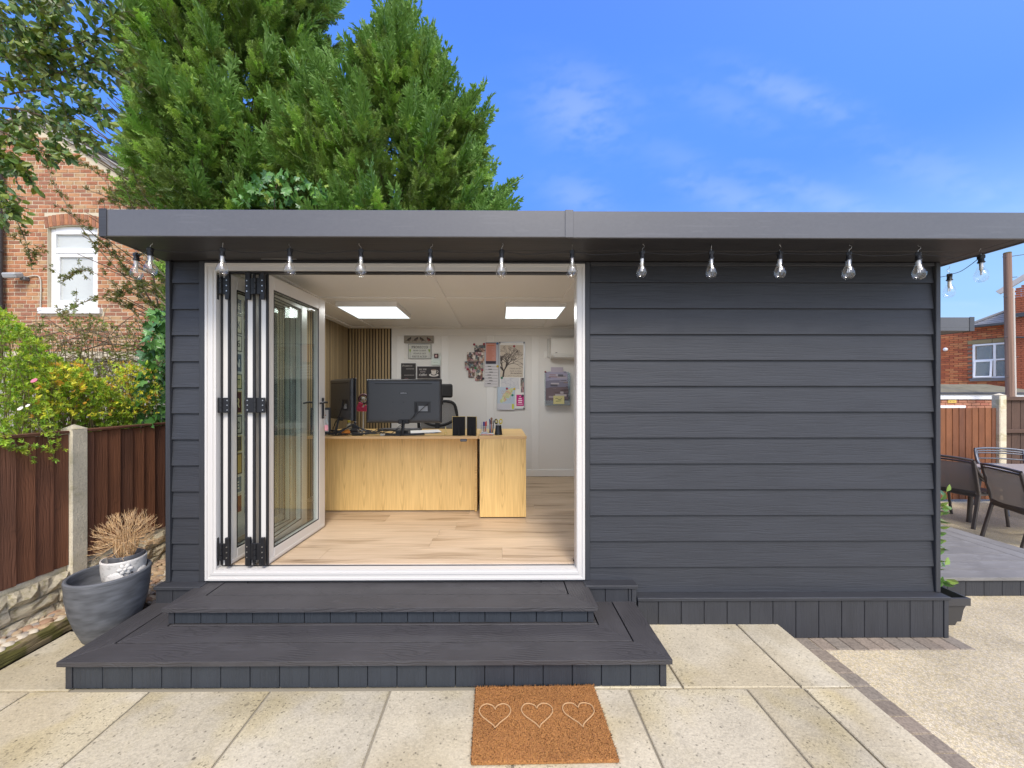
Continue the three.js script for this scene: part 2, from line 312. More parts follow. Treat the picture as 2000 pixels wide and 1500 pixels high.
// timber of fences, along u
const fenceTex = tex(512, 512, (u, v) => { const g = grainV(u, v, 240), s = fbm(u, v, 4, 6, 243, 4), k = 0.62 + 0.4 * g + 0.5 * (s - 0.5); return [k, k, k]; }, { w: 1.1, h: 0.55, color: true });
M.fence = [[0.190, 0.073, 0.033], [0.165, 0.064, 0.031], [0.215, 0.082, 0.036], [0.150, 0.061, 0.031]].map((c) => std(c, 0.75, { map: fenceTex, bumpMap: emboss, bumpScale: 0.0015 }));
M.fenceRight = [[0.21, 0.075, 0.028], [0.17, 0.062, 0.027], [0.24, 0.088, 0.032]].map((c) => std(c, 0.75, { map: fenceTex, bumpMap: emboss, bumpScale: 0.0015 }));
M.fenceDark = [[0.105, 0.058, 0.038], [0.085, 0.048, 0.033]].map((c) => std(c, 0.8, { map: fenceTex, bumpMap: emboss, bumpScale: 0.0015 }));
const concTex = tex(512, 512, (u, v) => { const s = fbm(u, v, 4, 3, 901, 5), f = fbm(u, v, 110, 110, 903, 2), m = step(0.56, 0.75, fbm(u, v, 7, 4, 907, 4)), k = 0.95 + 0.5 * (s - 0.5) + 0.3 * (f - 0.5) - 0.25 * m; return [0.66 * k, (0.585 - 0.01 * m) * k, (0.43 - 0.08 * m) * k]; }, { w: 0.7, color: true });
M.concrete = std(WHITE, 0.9, { map: concTex, bumpMap: slabBump, bumpScale: 0.003 });
M.rock = [[1, 0.98, 0.92], [0.88, 0.84, 0.76], [1.05, 1.03, 1.0]].map((c) => std(c, 0.9, { map: concTex, bumpMap: slabBump, bumpScale: 0.006 }));
M.mossTimber = std(WHITE, 0.95, { bumpMap: emboss, bumpScale: 0.006, map: tex(512, 512, (u, v) => { const g = fbm(u, v, 8, 60, 921, 3), m = step(0.42, 0.62, fbm(u, v, 9, 9, 923, 4)), k = 0.6 + 0.9 * (g - 0.3); return [mix(0.30, 0.16, m) * k, mix(0.23, 0.145, m) * k, mix(0.12, 0.035, m) * k]; }, { w: 0.6, color: true }) });
M.pebble = [[0.40, 0.29, 0.18], [0.48, 0.39, 0.27], [0.34, 0.235, 0.15], [0.27, 0.235, 0.20], [0.44, 0.31, 0.18], [0.54, 0.47, 0.36], [0.36, 0.22, 0.135]].map((c) => std(c, 0.75));
M.soil = std([0.055, 0.042, 0.03], 1);
const potTex = tex(512, 512, (u, v) => { const k = 0.80 + 0.7 * (fbm(u, v, 20, 64, 941, 2) - 0.42); return [0.125 * k, 0.130 * k, 0.140 * k]; }, { w: 1, color: true });
M.pot = std(WHITE, 0.7, { map: potTex, bumpMap: tex(512, 512, (u, v) => fbm(u, v, 20, 64, 941, 2), { w: 1 }), bumpScale: 0.0007 });
M.ceramic = std(WHITE, 0.5, { map: tex(256, 256, (u, v) => { const s = fbm(u, v, 6, 6, 951, 4), f = step(0.66, 0.74, fbm(u, v, 30, 30, 953, 3)), k = 1 + 0.3 * (s - 0.5) - 0.25 * f; return [0.62 * k, 0.595 * k, 0.55 * k]; }, { w: 1, color: true }) });
M.greyPlastic = std([0.13, 0.13, 0.135], 0.5);
M.dryStem = std([0.52, 0.33, 0.16], 0.85);
M.brick = [[0.43, 0.185, 0.092], [0.37, 0.15, 0.08], [0.46, 0.23, 0.112], [0.43, 0.265, 0.138], [0.30, 0.135, 0.08]].map((c, i) => std(c, 0.9, { bumpMap: slabBump, bumpScale: 0.003, map: tex(128, 128, (u, v) => { const k = 0.82 + 0.75 * (fbm(u, v, 5, 5, 960 + i, 4) - 0.38) + 0.3 * (fbm(u, v, 50, 50, 970 + i, 1) - 0.5); return [k, k * 0.98, k * 0.95]; }, { w: 0.35, color: true }) }));
M.brickRed = [[0.40, 0.115, 0.048], [0.33, 0.095, 0.045], [0.45, 0.15, 0.062], [0.47, 0.19, 0.08]].map((c) => std(c, 0.9));
M.mortar = std([0.56, 0.49, 0.36], 0.95);
M.mortarDark = std([0.27, 0.20, 0.15], 0.95);
M.slate = std([0.16, 0.16, 0.17], 0.7);
M.tileGrey = std([0.30, 0.29, 0.28], 0.8);
M.windowWhite = std([0.78, 0.79, 0.80], 0.4);
M.curtain = std([0.62, 0.63, 0.62], 0.9);
M.stoneLintel = std([0.26, 0.21, 0.11], 0.9);
M.pipe = std([0.055, 0.06, 0.068], 0.5);
M.poleWood = std(WHITE, 0.9, { map: tex(256, 256, (u, v) => { const k = 0.7 + 0.8 * (fbm(u, v, 40, 4, 981, 3) - 0.35); return [0.27 * k, 0.17 * k, 0.125 * k]; }, { w: 1, color: true }) });
M.chairMetal = std([0.105, 0.090, 0.082], 0.38, { metalness: 0.35 });
M.chairBlue = std([0.12, 0.13, 0.155], 0.4, { metalness: 0.35 });
M.tableTop = std([0.36, 0.31, 0.27], 0.35);
M.bark = std([0.13, 0.09, 0.06], 0.95);
const leaf = (c, rough = 0.5, tr = 0.35) => phys(c, rough, { transmission: tr, thickness: 0, side: THREE.DoubleSide, ior: 1.4 });
// ---------------------------------------------------------------- ground and paving
const GY = -0.098;                                                  // exposed aggregate lies lower than the slabs
{ const g = new THREE.PlaneGeometry(160, 160); g.rotateX(-Math.PI / 2); const p = g.attributes.position, u = g.attributes.uv; for (let i = 0; i < p.count; i++) u.setXY(i, p.getX(i), p.getZ(i)); structure('ground', g.translate(0, GY, -20), M.aggregate); }
{
  const patio = structure('patio');
  part('paving_bed', bx(-2.70, 1.828, GY - 0.02, -0.010, -0.0, 5.1, 0), M.joint, patio);
  const xs = [-2.72, -2.37, -1.765, -1.155, -0.547, 0.058, 0.665, 1.27, 1.833];
  const slab = (x0, x1, z0, z1) => { const g = 0.005, y = rr(-0.0015, 0.0015); part('paving_slab', plank(rect(x0 + g, x1 - (x1 === 1.833 ? 0 : g), z0 + g, z1 - g), -0.05, y, 0.004, R() < 0.5 ? 'x' : 'z'), pick(M.slab), patio); };
  for (let r = 0; r < 7; r++) { const z0 = 0.588 + r * 0.61; for (let i = 0; i + 1 < xs.length; i++) { if (i === 7) { slab(1.27, 1.565, z0, z0 + 0.61); slab(1.565, 1.833, z0, z0 + 0.61); } else slab(xs[i], xs[i + 1], z0, z0 + 0.61); } }
  slab(0.345, 0.95, 0.03, 0.588); slab(0.95, 1.56, 0.03, 0.588); slab(1.56, 1.833, 0.03, 0.588);
  slab(-2.72, -2.18, 0.10, 0.588);
  const edging = structure('block_edging');
  for (let i = 0; i < 27; i++) part('paving_block', plank(rect(1.842, 2.048 + rr(-0.002, 0.002), 0.172 + i * 0.0965, 0.172 + i * 0.0965 + 0.092), GY - 0.03, GY + 0.006 + rr(-0.001, 0.001), 0.004), pick(M.block), edging);
  for (let i = 0; i < 12; i++) part('paving_block', plank(rect(1.842 + i * 0.0965, 1.842 + i * 0.0965 + 0.092, 0.00, 0.168 + rr(-0.002, 0.002)), GY - 0.03, GY + 0.006 + rr(-0.001, 0.001), 0.004), pick(M.block), edging);
}

// ---------------------------------------------------------------- deck steps
{
  const t = thing('deck_steps', 'dark composite two-tier steps with mitred treads below the white folding doors', 'steps');
  const tier = (x0, x1, zf, y0, yt, th, ins, inner, n) => {                 // outline, riser inset, number of inner boards
    const rx0 = x0 + ins, rx1 = x1 - ins, rz = zf - ins, yb = yt - th;
    part('riser_core', bx(rx0 + 0.02, rx1 - 0.02, y0, yb - 0.002, 0.0, rz - 0.022, 0), M.felt, t);
    const w = 0.153, k = Math.round((rx1 - rx0 - 0.07) / w), bw = (rx1 - rx0 - 0.07) / k;
    for (let i = 0; i < k; i++) part('riser_board', bx(rx0 + 0.035 + i * bw + 0.0018, rx0 + 0.035 + (i + 1) * bw - 0.0018, y0 + 0.001, yb - 0.012, rz - 0.02, rz - 0.003, 0.002, { grain: 'y' }), M.riser, t);
    for (const s of [0, 1]) part('corner_trim', bx(s ? rx1 - 0.033 : rx0, s ? rx1 : rx0 + 0.033, y0, yb - 0.001, rz - 0.033, rz, 0.002, { grain: 'y' }), M.cladTrim, t);
    part('nosing_strip', bx(rx0 + 0.034, rx1 - 0.034, yb - 0.011, yb - 0.0005, rz - 0.018, rz - 0.001, 0.001), M.cladTrim, t);
    for (const s of [0, 1]) { const m = Math.max(1, Math.round((rz - 0.035) / w)), sw = (rz - 0.035) / m; for (let i = 0; i < m; i++) part('riser_board', bx(s ? rx1 - 0.02 : rx0 + 0.003, s ? rx1 - 0.003 : rx0 + 0.02, y0 + 0.001, yb - 0.001, i * sw + 0.002, (i + 1) * sw - 0.002, 0.002, { grain: 'y' }), M.riser, t); }
    const b = 0.144, g = 0.0075;
    for (let r = 0; r < n; r++) {                                             // mitred rings of boards, the outer one first
      const a = r * (b + g), c = a + b, tb = r ? yt - 0.001 : yt;
      part('tread_board', plank([[x0 + a + 0.001, zf - a], [x1 - a - 0.001, zf - a], [x1 - c, zf - c], [x0 + c, zf - c]], yb, tb, 0.0008), M.deck, t);
      part('tread_board', plank([[x0 + a, 0.002], [x0 + a, zf - a - 0.001], [x0 + c, zf - c - 0.001], [x0 + c, 0.002]], yb, tb, 0.0008, 'z'), M.deck, t);
      part('tread_board', plank([[x1 - a, 0.002], [x1 - a, zf - a - 0.001], [x1 - c, zf - c - 0.001], [x1 - c, 0.002]], yb, tb, 0.0008, 'z'), M.deck, t);
    }
    const a = n * (b + g);
    if (inner) part('tread_board', plank(rect(x0 + a, x1 - a, 0.004, zf - a - 0.0005), yb, yt - 0.001, 0.002), M.deck, t);
  };
  tier(-2.227, 0.889, 0.600, 0.001, 0.153, 0.024, 0.021, true, 2);
  tier(-1.960, 0.5875, 0.307, 0.154, 0.256, 0.024, 0.021, true, 2);
}

// ---------------------------------------------------------------- the garden room
const WL = -2.198, WR = 2.962, ZB = -2.79, FL = 0.347, CE = 2.442;
const room = thing('garden_room', 'dark grey clad garden room with flat roof and open white folding doors', 'garden room');
{
  const core = M.felt;
  const fw = part('front_wall', [bx(WL + 0.012, -1.942, -0.09, 2.45, -0.14, -0.020, 0), bx(0.58, WR - 0.012, -0.09, 2.45, -0.14, -0.020, 0), bx(-1.942, 0.58, 2.375, 2.45, -0.14, -0.020, 0), bx(-1.942, 0.58, -0.09, 0.269, -0.14, -0.020, 0)], core, room);
  const board = (x0, x1, y0, y1, z) => faces([                                  // lapped board: thick bottom edge, thin top
    [V(x0, y0, z), V(x1, y0, z), V(x1, y1, z - 0.015), V(x0, y1, z - 0.015)],
    [V(x0, y0, z - 0.0191), V(x1, y0, z - 0.0191), V(x1, y0, z), V(x0, y0, z)],
    [V(x0, y1, z - 0.015), V(x1, y1, z - 0.015), V(x1, y1, z - 0.019), V(x0, y1, z - 0.019)],
    [V(x0, y0, z - 0.0191), V(x0, y0, z), V(x0, y1, z - 0.015), V(x0, y1, z - 0.019)],
    [V(x1, y0, z), V(x1, y0, z - 0.0191), V(x1, y1, z - 0.019), V(x1, y1, z - 0.015)],
    [V(x0, y1, z - 0.019), V(x1, y1, z - 0.019), V(x1, y0, z - 0.0191), V(x0, y0, z - 0.0191)]]);
  const run = (x0, x1, top, bottom) => { for (let k = 0; k < 14; k++) { const y0 = Math.max(bottom, top - 0.1731 * k), y1 = Math.min(2.385, top - 0.1731 * (k - 1) + 0.012); if (y1 - y0 < 0.02 || y0 > y1) break; part('cladding_board', board(x0, x1, y0, y1, 0), M.clad, fw); if (y0 === bottom) break; } };
  run(-2.166, -1.986, 2.244, 0.262); run(0.616, 2.928, 2.254, 0.181);
  for (const [x0, x1, z, b] of [[WL, -2.168, 0.012, 0.262], [2.930, WR, 0.012, 0.181], [-1.984, -1.944, 0.004, 0.262], [0.582, 0.614, 0.004, 0.262]]) part('corner_trim', bx(x0, x1, b, 2.388, z - 0.035, z, 0.003, { grain: 'y' }), M.cladTrim, fw);
  part('frieze_board', [bx(-1.942, 0.580, 2.377, 2.389, -0.02, 0.006, 0.002), bx(0.616, 2.928, 2.364, 2.388, -0.016, 0.006, 0.003)], M.cladTrim, fw);
  part('threshold_trim', bx(-1.942, 0.58, 0.2565, 0.268, -0.019, 0.0012, 0.001), M.cladTrim, fw);
  // right side wall, clad as well
  const sw = part('side_wall', bx(WR - 0.14, WR - 0.020, -0.09, 2.45, ZB - 0.14, -0.141, 0), core, room);
  for (let k = 0; k < 13; k++) { const y0 = Math.max(0.181, 2.254 - 0.1731 * k), y1 = Math.min(2.385, 2.254 - 0.1731 * (k - 1) + 0.012); const b = board(0, 2.88, y0, y1, 0); b.rotateY(Math.PI / 2); b.translate(WR - 0.004, 0, -0.03); part('cladding_board', b, M.clad, sw); }
  part('side_wall', bx(WL + 0.02, WL + 0.09, -0.09, 2.45, ZB - 0.14, -0.141, 0), M.clad, room);
  part('back_wall', bx(WL + 0.02, WR - 0.020, -0.09, 2.45, ZB - 0.15, ZB - 0.018, 0), core, room);

  // plinth: capped skirt of vertical boards, higher beside the doors
  const pl = part('plinth', [bx(WL + 0.01, 0.895, -0.09, 0.24, -0.019, 0.040, 0), bx(0.905, WR - 0.012, -0.097, 0.155, -0.019, 0.040, 0)], core, room);
  const skirt = (x0, x1, y0, y1, w, off) => {
    part('plinth_cap', bx(x0 - 0.004, x1 + 0.008, y1, y1 + 0.022, -0.018, 0.073, 0.003), M.plinth, pl);
    for (let x = x0 - off; x < x1 - 0.005; x += w) part('plinth_board', bx(Math.max(x0, x) + 0.0018, Math.min(x1 - 0.03, x + w) - 0.0018, y0, y1 - 0.001, 0.041, 0.060, 0.002, { grain: 'y' }), M.plinth, pl);
    part('corner_trim', bx(x1 - 0.030, x1, y0, y1 - 0.0005, 0.030, 0.065, 0.002, { grain: 'y' }), M.plinth, pl);
  };
  skirt(WL - 0.02, -1.93, -0.09, 0.240, 0.15, 0.04); skirt(0.57, 0.902, -0.09, 0.240, 0.15, 0.02); skirt(0.912, WR - 0.010, GY + 0.008, 0.158, 0.1505, 0.016);
  for (let z = 0.03; z > -2.7; z -= 0.15) part('plinth_board', bx(WR - 0.028, WR - 0.012, GY + 0.002, 0.158, z - 0.148, z - 0.0, 0.002, { grain: 'y' }), M.plinth, pl);

  // roof: deck, fascia panels with a joint cover, soffit boards
  const roof = part('roof', bx(-2.20, 3.05, 2.452, 2.528, -3.2, 0.375, 0.002), M.felt, room);
  part('fascia_panel', bx(-2.206, 0.392, 2.389, 2.540, 0.378, 0.393, 0.003), M.fascia, roof);
  part('fascia_panel', bx(0.3925, 3.060, 2.386, 2.537, 0.378, 0.393, 0.003), M.fascia, roof);
  part('fascia_panel', bx(3.054, 3.069, 2.386, 2.537, -3.2, 0.3775, 0.003), M.fascia, roof);
  part('fascia_panel', bx(-2.223, -2.208, 2.389, 2.540, -3.2, 0.3775, 0.003), M.fascia, roof);
  part('fascia_joint_cover', bx(0.378, 0.424, 2.3865, 2.5425, 0.394, 0.398, 0.0015), M.fascia, roof);
  for (const [x0, x1] of [[-2.228, -2.186], [3.036, 3.074]]) part('fascia_corner', [bx(x0, x1, 2.386, 2.5425, 0.3935, 0.398, 0.001), bx(x0 < 0 ? x0 : x1 - 0.004, x0 < 0 ? x0 + 0.004 : x1, 2.386, 2.5425, 0.35, 0.3934, 0.001)], M.cladTrim, roof);
  for (const [z0, z1] of [[0.004, 0.186], [0.190, 0.374]]) part('soffit_board', bx(-2.205, z0 < 0.1 ? 2.965 : 2.965 , 2.391, 2.404, z0, z1, 0.002), M.soffit, roof);
  part('soffit_board', bx(2.9665, 3.052, 2.391, 2.404, -3.2, 0.374, 0.002, { grain: 'z' }), M.soffit, roof);
  part('soffit_vent', bx(-1.55, -1.32, 2.3895, 2.392, 0.03, 0.04, 0.0005), M.steel, roof);

  // inside: lining panels with cover strips, skirting, ceiling
  const IL = -2.10, IR = 2.80, lin = M.lining;
  const iw = part('inner_wall', [bx(IL - 0.005, IR, FL - 0.03, CE, ZB - 0.016, ZB, 0), bx(IR, IR + 0.016, FL - 0.03, CE, ZB, -0.142, 0), bx(IL - 0.016, IL, FL - 0.03, CE, ZB, -0.142, 0), bx(0.58, IR, FL - 0.03, CE, -0.156, -0.1405, 0), bx(IL, -1.942, FL - 0.03, CE, -0.156, -0.1405, 0), bx(-1.942, 0.58, 2.375, CE, -0.156, -0.1405, 0)], lin, room);
  const strip = (...a) => part('cover_strip', bx(...a, 0.002), M.trim, iw);
  for (const x of [-1.37, -0.745, -0.112, 0.525, 1.16, 1.8]) strip(x - 0.05, x + 0.05, FL + 0.10, CE - 0.115, ZB, ZB + 0.007);
  strip(-1.49, IR, CE - 0.112, CE - 0.001, ZB, ZB + 0.009);
  part('skirting_board', [bx(-1.49, IR, FL + 0.001, FL + 0.10, ZB, ZB + 0.014, 0.004)], M.trim, iw);
  const ce = part('ceiling', bx(IL, IR, CE, CE + 0.008, ZB, -0.142, 0), M.ceiling, room);
  const cs = (x0, x1, z0, z1, t = 0.013) => part('cover_strip', bx(x0, x1, CE - t, CE - 0.0003, z0, z1, 0.002), M.ceiling, ce);
  cs(-0.60, -0.50, ZB + 0.11, -0.16); cs(0.62, 0.72, ZB + 0.11, -0.16, 0.0125); cs(-1.82, -1.72, ZB + 0.11, -0.16, 0.0125);
  for (const [a, b] of [[-1.72, -0.60], [-0.50, 0.62], [0.72, IR]]) cs(a, b, -1.22, -1.12, 0.012);
  cs(IL, IR, ZB, ZB + 0.10, 0.014); cs(IL, IL + 0.09, ZB + 0.10, -0.16, 0.016);

  // floor of oak planks
  const fl = part('floor', bx(IL, IR, FL - 0.03, FL - 0.010, ZB, -0.1415, 0), M.felt, room);
  part('threshold_strip', bx(-1.87, 0.524, FL - 0.03, FL + 0.0005, -0.1415, -0.071, 0.002), M.plank[3], fl);
  let row = 0;
  for (let z = -0.142; z > ZB + 0.01; z -= 0.192, row++) { let x = IL - rr(0.1, 1.1); while (x < IR) { const x0 = Math.max(IL, x), x1 = Math.min(IR, x + 1.29); if (x1 - x0 > 0.02) part('floor_plank', plank(rect(x0 + 0.0005, x1 - 0.0005, Math.max(ZB, z - 0.192) + 0.0005, z - 0.0005), FL - 0.010, FL + rr(-0.0002, 0.0002), 0.0006), pick(M.plank), fl); x += 1.29; } }

  // slatted oak panelling in the back left corner
  const sp = part('slat_panel', [bx(IL + 0.001, -1.497, FL + 0.01, CE - 0.008, ZB + 0.0005, ZB + 0.009, 0), bx(IL + 0.0005, IL + 0.009, FL + 0.01, CE - 0.010, ZB + 0.010, -1.02, 0)], M.felt, room);
  for (let i = 0; i < 14; i++) part('slat', bx(IL + 0.020 + i * 0.0415, IL + 0.047 + i * 0.0415, FL + 0.01, CE - 0.009, ZB + 0.0095, ZB + 0.021, 0.0015), pick(M.slat), sp);
  for (let i = 0; i < 40; i++) part('slat', bx(IL + 0.0095, IL + 0.0135, FL + 0.01, CE - 0.011, ZB + 0.040 + i * 0.0425, ZB + 0.067 + i * 0.0425, 0.0015), pick(M.slat), sp);

  // door frame with a stepped profile
  const y0 = 0.269, y1 = 2.375, xl = -1.942, xr = 0.58;
  const mitre = (w, zb, zf, o) => {                                               // mitred frame of width w inset by o
    const a = xl + o, b = xr - o, c = y0 + o, d = y1 - o, q = (p) => [p.map(([x, y]) => V(x, y, zf)), [...p].reverse().map(([x, y]) => V(x, y, zb)), ...p.map((s, i) => { const e = p[(i + 1) % 4]; return [V(s[0], s[1], zb), V(e[0], e[1], zb), V(e[0], e[1], zf), V(s[0], s[1], zf)]; })];
    const W = Array.isArray(w) ? w : [w, w, w, w], k = 0.0007;
    return [q([[a + k, c], [b - k, c], [b - W[1], c + W[2]], [a + W[0], c + W[2]]]), q([[b, c + k], [b, d - k], [b - W[1], d - W[3]], [b - W[1], c + W[2]]]), q([[b - k, d], [a + k, d], [a + W[0], d - W[3]], [b - W[1], d - W[3]]]), q([[a, d - k], [a, c + k], [a + W[0], c + W[2]], [a + W[0], d - W[3]]])].map((l) => faces(l, 'y'));
  };
  const df = part('door_frame', [...mitre([0.074, 0.056, 0.072, 0.046], -0.070, 0.006, 0), ...mitre([0.014, 0.014, 0.014, 0.014], 0.0062, 0.012, 0.004), ...mitre([0.016, 0.012, 0.016, 0.012], 0.0062, 0.0105, 0.040)], M.upvc, room);
  part('door_track', [bx(-1.86, 0.52, 2.318, 2.328, -0.06, -0.02, 0.001), bx(-1.86, 0.52, 0.3413, 0.3440, -0.058, -0.046, 0.001)], M.darkMetal, df);

  // three folded leaves
  const lb = 0.352, lt = 2.318, LH = lt - lb;
  const doorLeaf = (p, q, label) => {
    const w = Math.hypot(q[0] - p[0], q[1] - p[1]), t = 0.062, s0 = 0.066, s1 = 0.100, r = 0.092, m = 0.9;
    const fr = (x0, x1, a, b) => bx(x0, x1, a, b, -t / 2 + 0.004, t / 2 - 0.004, 0.004, { u: 0, v: 0 });
    const leafMesh = part('door_leaf', [fr(0, s0, 0, LH), fr(w - s1, w, 0, LH), fr(s0, w - s1, 0, r), fr(s0, w - s1, LH - r, LH), ...[-1, 1].map((z) => bx(0.012, w - 0.012, 0.012, 0.03, z * t / 2 - (z > 0 ? 0.004 : 0), z * t / 2 + (z > 0 ? 0 : 0.004), 0.001))], M.upvc, room, [p[0], lb, p[1]], [0, Math.atan2(-(q[1] - p[1]), q[0] - p[0]), 0]);
    if (label) leafMesh.userData.label = label;
    for (const z of [-0.010, 0.010]) part('glass_pane', new THREE.PlaneGeometry(w - s0 - s1 + 0.01, LH - 2 * r + 0.01).translate((s0 + w - s1) / 2, LH / 2, z), M.tint, leafMesh);
    const G = []; for (const z of [-1, 1]) { const a = z * (t / 2 - 0.010), z0 = Math.min(a, a + z * 0.004), z1 = Math.max(a, a + z * 0.004), k = 0.009; G.push(bx(s0 - 0.001, s0 + k, r, LH - r, z0, z1, 0.001), bx(w - s1 - k, w - s1 + 0.001, r, LH - r, z0, z1, 0.001), bx(s0, w - s1, r - 0.001, r + k, z0, z1, 0.001), bx(s0, w - s1, LH - r - k, LH - r + 0.001, z0, z1, 0.001)); }
    part('glazing_gasket', G, M.gasket, leafMesh);
    part('edge_gasket', [-1, 1].map((z) => bx(-0.006, 0.008, 0.004, LH - 0.004, z * (t / 2 - 0.006) - 0.0075, z * (t / 2 - 0.006) + 0.0075, 0.002)), M.gasket, leafMesh);
    return leafMesh;
  };
  const l1 = doorLeaf([-1.833, -0.035], [-1.775, -0.79]), l2 = doorLeaf([-1.668, -0.035], [-1.700, -0.80]), l3 = doorLeaf([-1.578, -0.035], [-1.538, -0.79], 'folded door leaf nearest the room, with the black lever handle');
  const hinge = (parent, x0, x1, yc, h, big) => {                          // black hinge plate with knuckles, screws on it
    const y = yc - lb, G = [bx(x0, x1, y - h / 2, y + h / 2, 0, 0.010, 0.002)], xm = (x0 + x1) / 2;
    for (let i = 0; i < 3; i++) G.push(new THREE.CylinderGeometry(0.010, 0.010, h / 3 - 0.004, 12).translate(xm, y - h / 3 + i * h / 3, 0.012));
    if (big) G.push(bx(x0 + 0.004, x0 + 0.034, y - big / 2, y + big / 2, -0.004, 0.016, 0.003), bx(x1 - 0.030, x1 - 0.002, y - big / 2, y + big / 2, -0.004, 0.014, 0.003));
    G.forEach((g) => { g.rotateY(-Math.PI / 2); g.translate(-0.020, 0, 0); });
    part('hinge', G, M.hinge, parent);
    for (const sx of [x0 + 0.014, x1 - 0.014]) for (let i = 0; i < 3; i++) { const c = new THREE.CylinderGeometry(0.0042, 0.0042, 0.003, 8).rotateX(Math.PI / 2).translate(sx, y - h * 0.32 + i * h * 0.32, big ? 0.0165 : 0.0112); c.rotateY(-Math.PI / 2); c.translate(-0.020, 0, 0); part('screw', c, M.steel, parent); }
  };
  for (const [y, h, b] of [[1.432, 0.100, 0], [2.226, 0.11, 0.180], [0.455, 0.11, 0.190]]) { hinge(l1, -0.065, 0.050, y, h, b); hinge(l3, -0.105, 0.028, y, h, b); }
  // lever handle on the free stile
  const w3 = Math.hypot(0.04, 0.755), hy = 1.405 - lb;
  for (const z of [-1, 1]) { part('handle', [bx(w3 - 0.060, w3 - 0.030, hy - 0.11, hy + 0.07, z > 0 ? 0.028 : -0.036, z > 0 ? 0.036 : -0.028, 0.003), rod(V(w3 - 0.045, hy + 0.03, z * 0.034), V(w3 - 0.045, hy + 0.03, z * 0.070), 0.009, 0.009, 12), tube([V(w3 - 0.045, hy + 0.03, z * 0.070), V(w3 - 0.08, hy + 0.033, z * 0.073), V(w3 - 0.16, hy + 0.026, z * 0.070)], 0.008, 12, 8)], M.darkMetal, l3); }
}
{
  const k = thing('key_bunch', 'bunch of keys with pink fob hanging at the door handle', 'keys', [-1.494, 1.30, -0.75]);
  part('key_ring', new THREE.TorusGeometry(0.014, 0.0016, 6, 20), M.steel, k);
  part('key', bx(-0.012, 0.004, -0.075, -0.012, -0.002, 0.002, 0.001), M.steel, k); part('key', bx(0.0, 0.014, -0.060, -0.012, 0.004, 0.007, 0.001), M.steel, k, [0, 0, 0], [0, 0, 0.3]);
  part('fob', cbox(0.030, 0.05, 0.010, 0.004).translate(0.014, -0.085, 0.006), std([0.75, 0.33, 0.38], 0.5), k);
}
// ceiling lights: glowing panel in a white frame, an area light of the same size just below it
RectAreaLightUniformsLib.init();
for (const [x, label] of [[-1.33, 'square ceiling light panel nearer the slatted corner'], [0.385, 'square ceiling light panel in front of the air conditioner']]) {
  const t = thing('ceiling_light', label, 'ceiling light', [x, CE, -1.605], 0, 'square ceiling light panels'), h = 0.31;
  part('light_frame', [bx(-h, h, -0.052, -0.001, -h, -h + 0.012, 0.002), bx(-h, h, -0.052, -0.001, h - 0.012, h, 0.002), bx(-h, -h + 0.012, -0.052, -0.001, -h + 0.0125, h - 0.0125, 0.002), bx(h - 0.012, h, -0.052, -0.001, -h + 0.0125, h - 0.0125, 0.002)], M.trim, t);
  part('diffuser', bx(-h + 0.0125, h - 0.0125, -0.049, -0.040, -h + 0.0125, h - 0.0125, 0), std([0.8, 0.8, 0.8], 0.4, { emissive: new THREE.Color(0.82, 0.95, 1.0), emissiveIntensity: 0.95 }), t);
  const l = new THREE.RectAreaLight(new THREE.Color(1.0, 0.99, 0.97), 6.8, 0.58, 0.58); l.name = numbered('panel_light'); l.rotation.x = -Math.PI / 2; l.position.set(x, CE - 0.055, -1.605); scene.add(l);
}

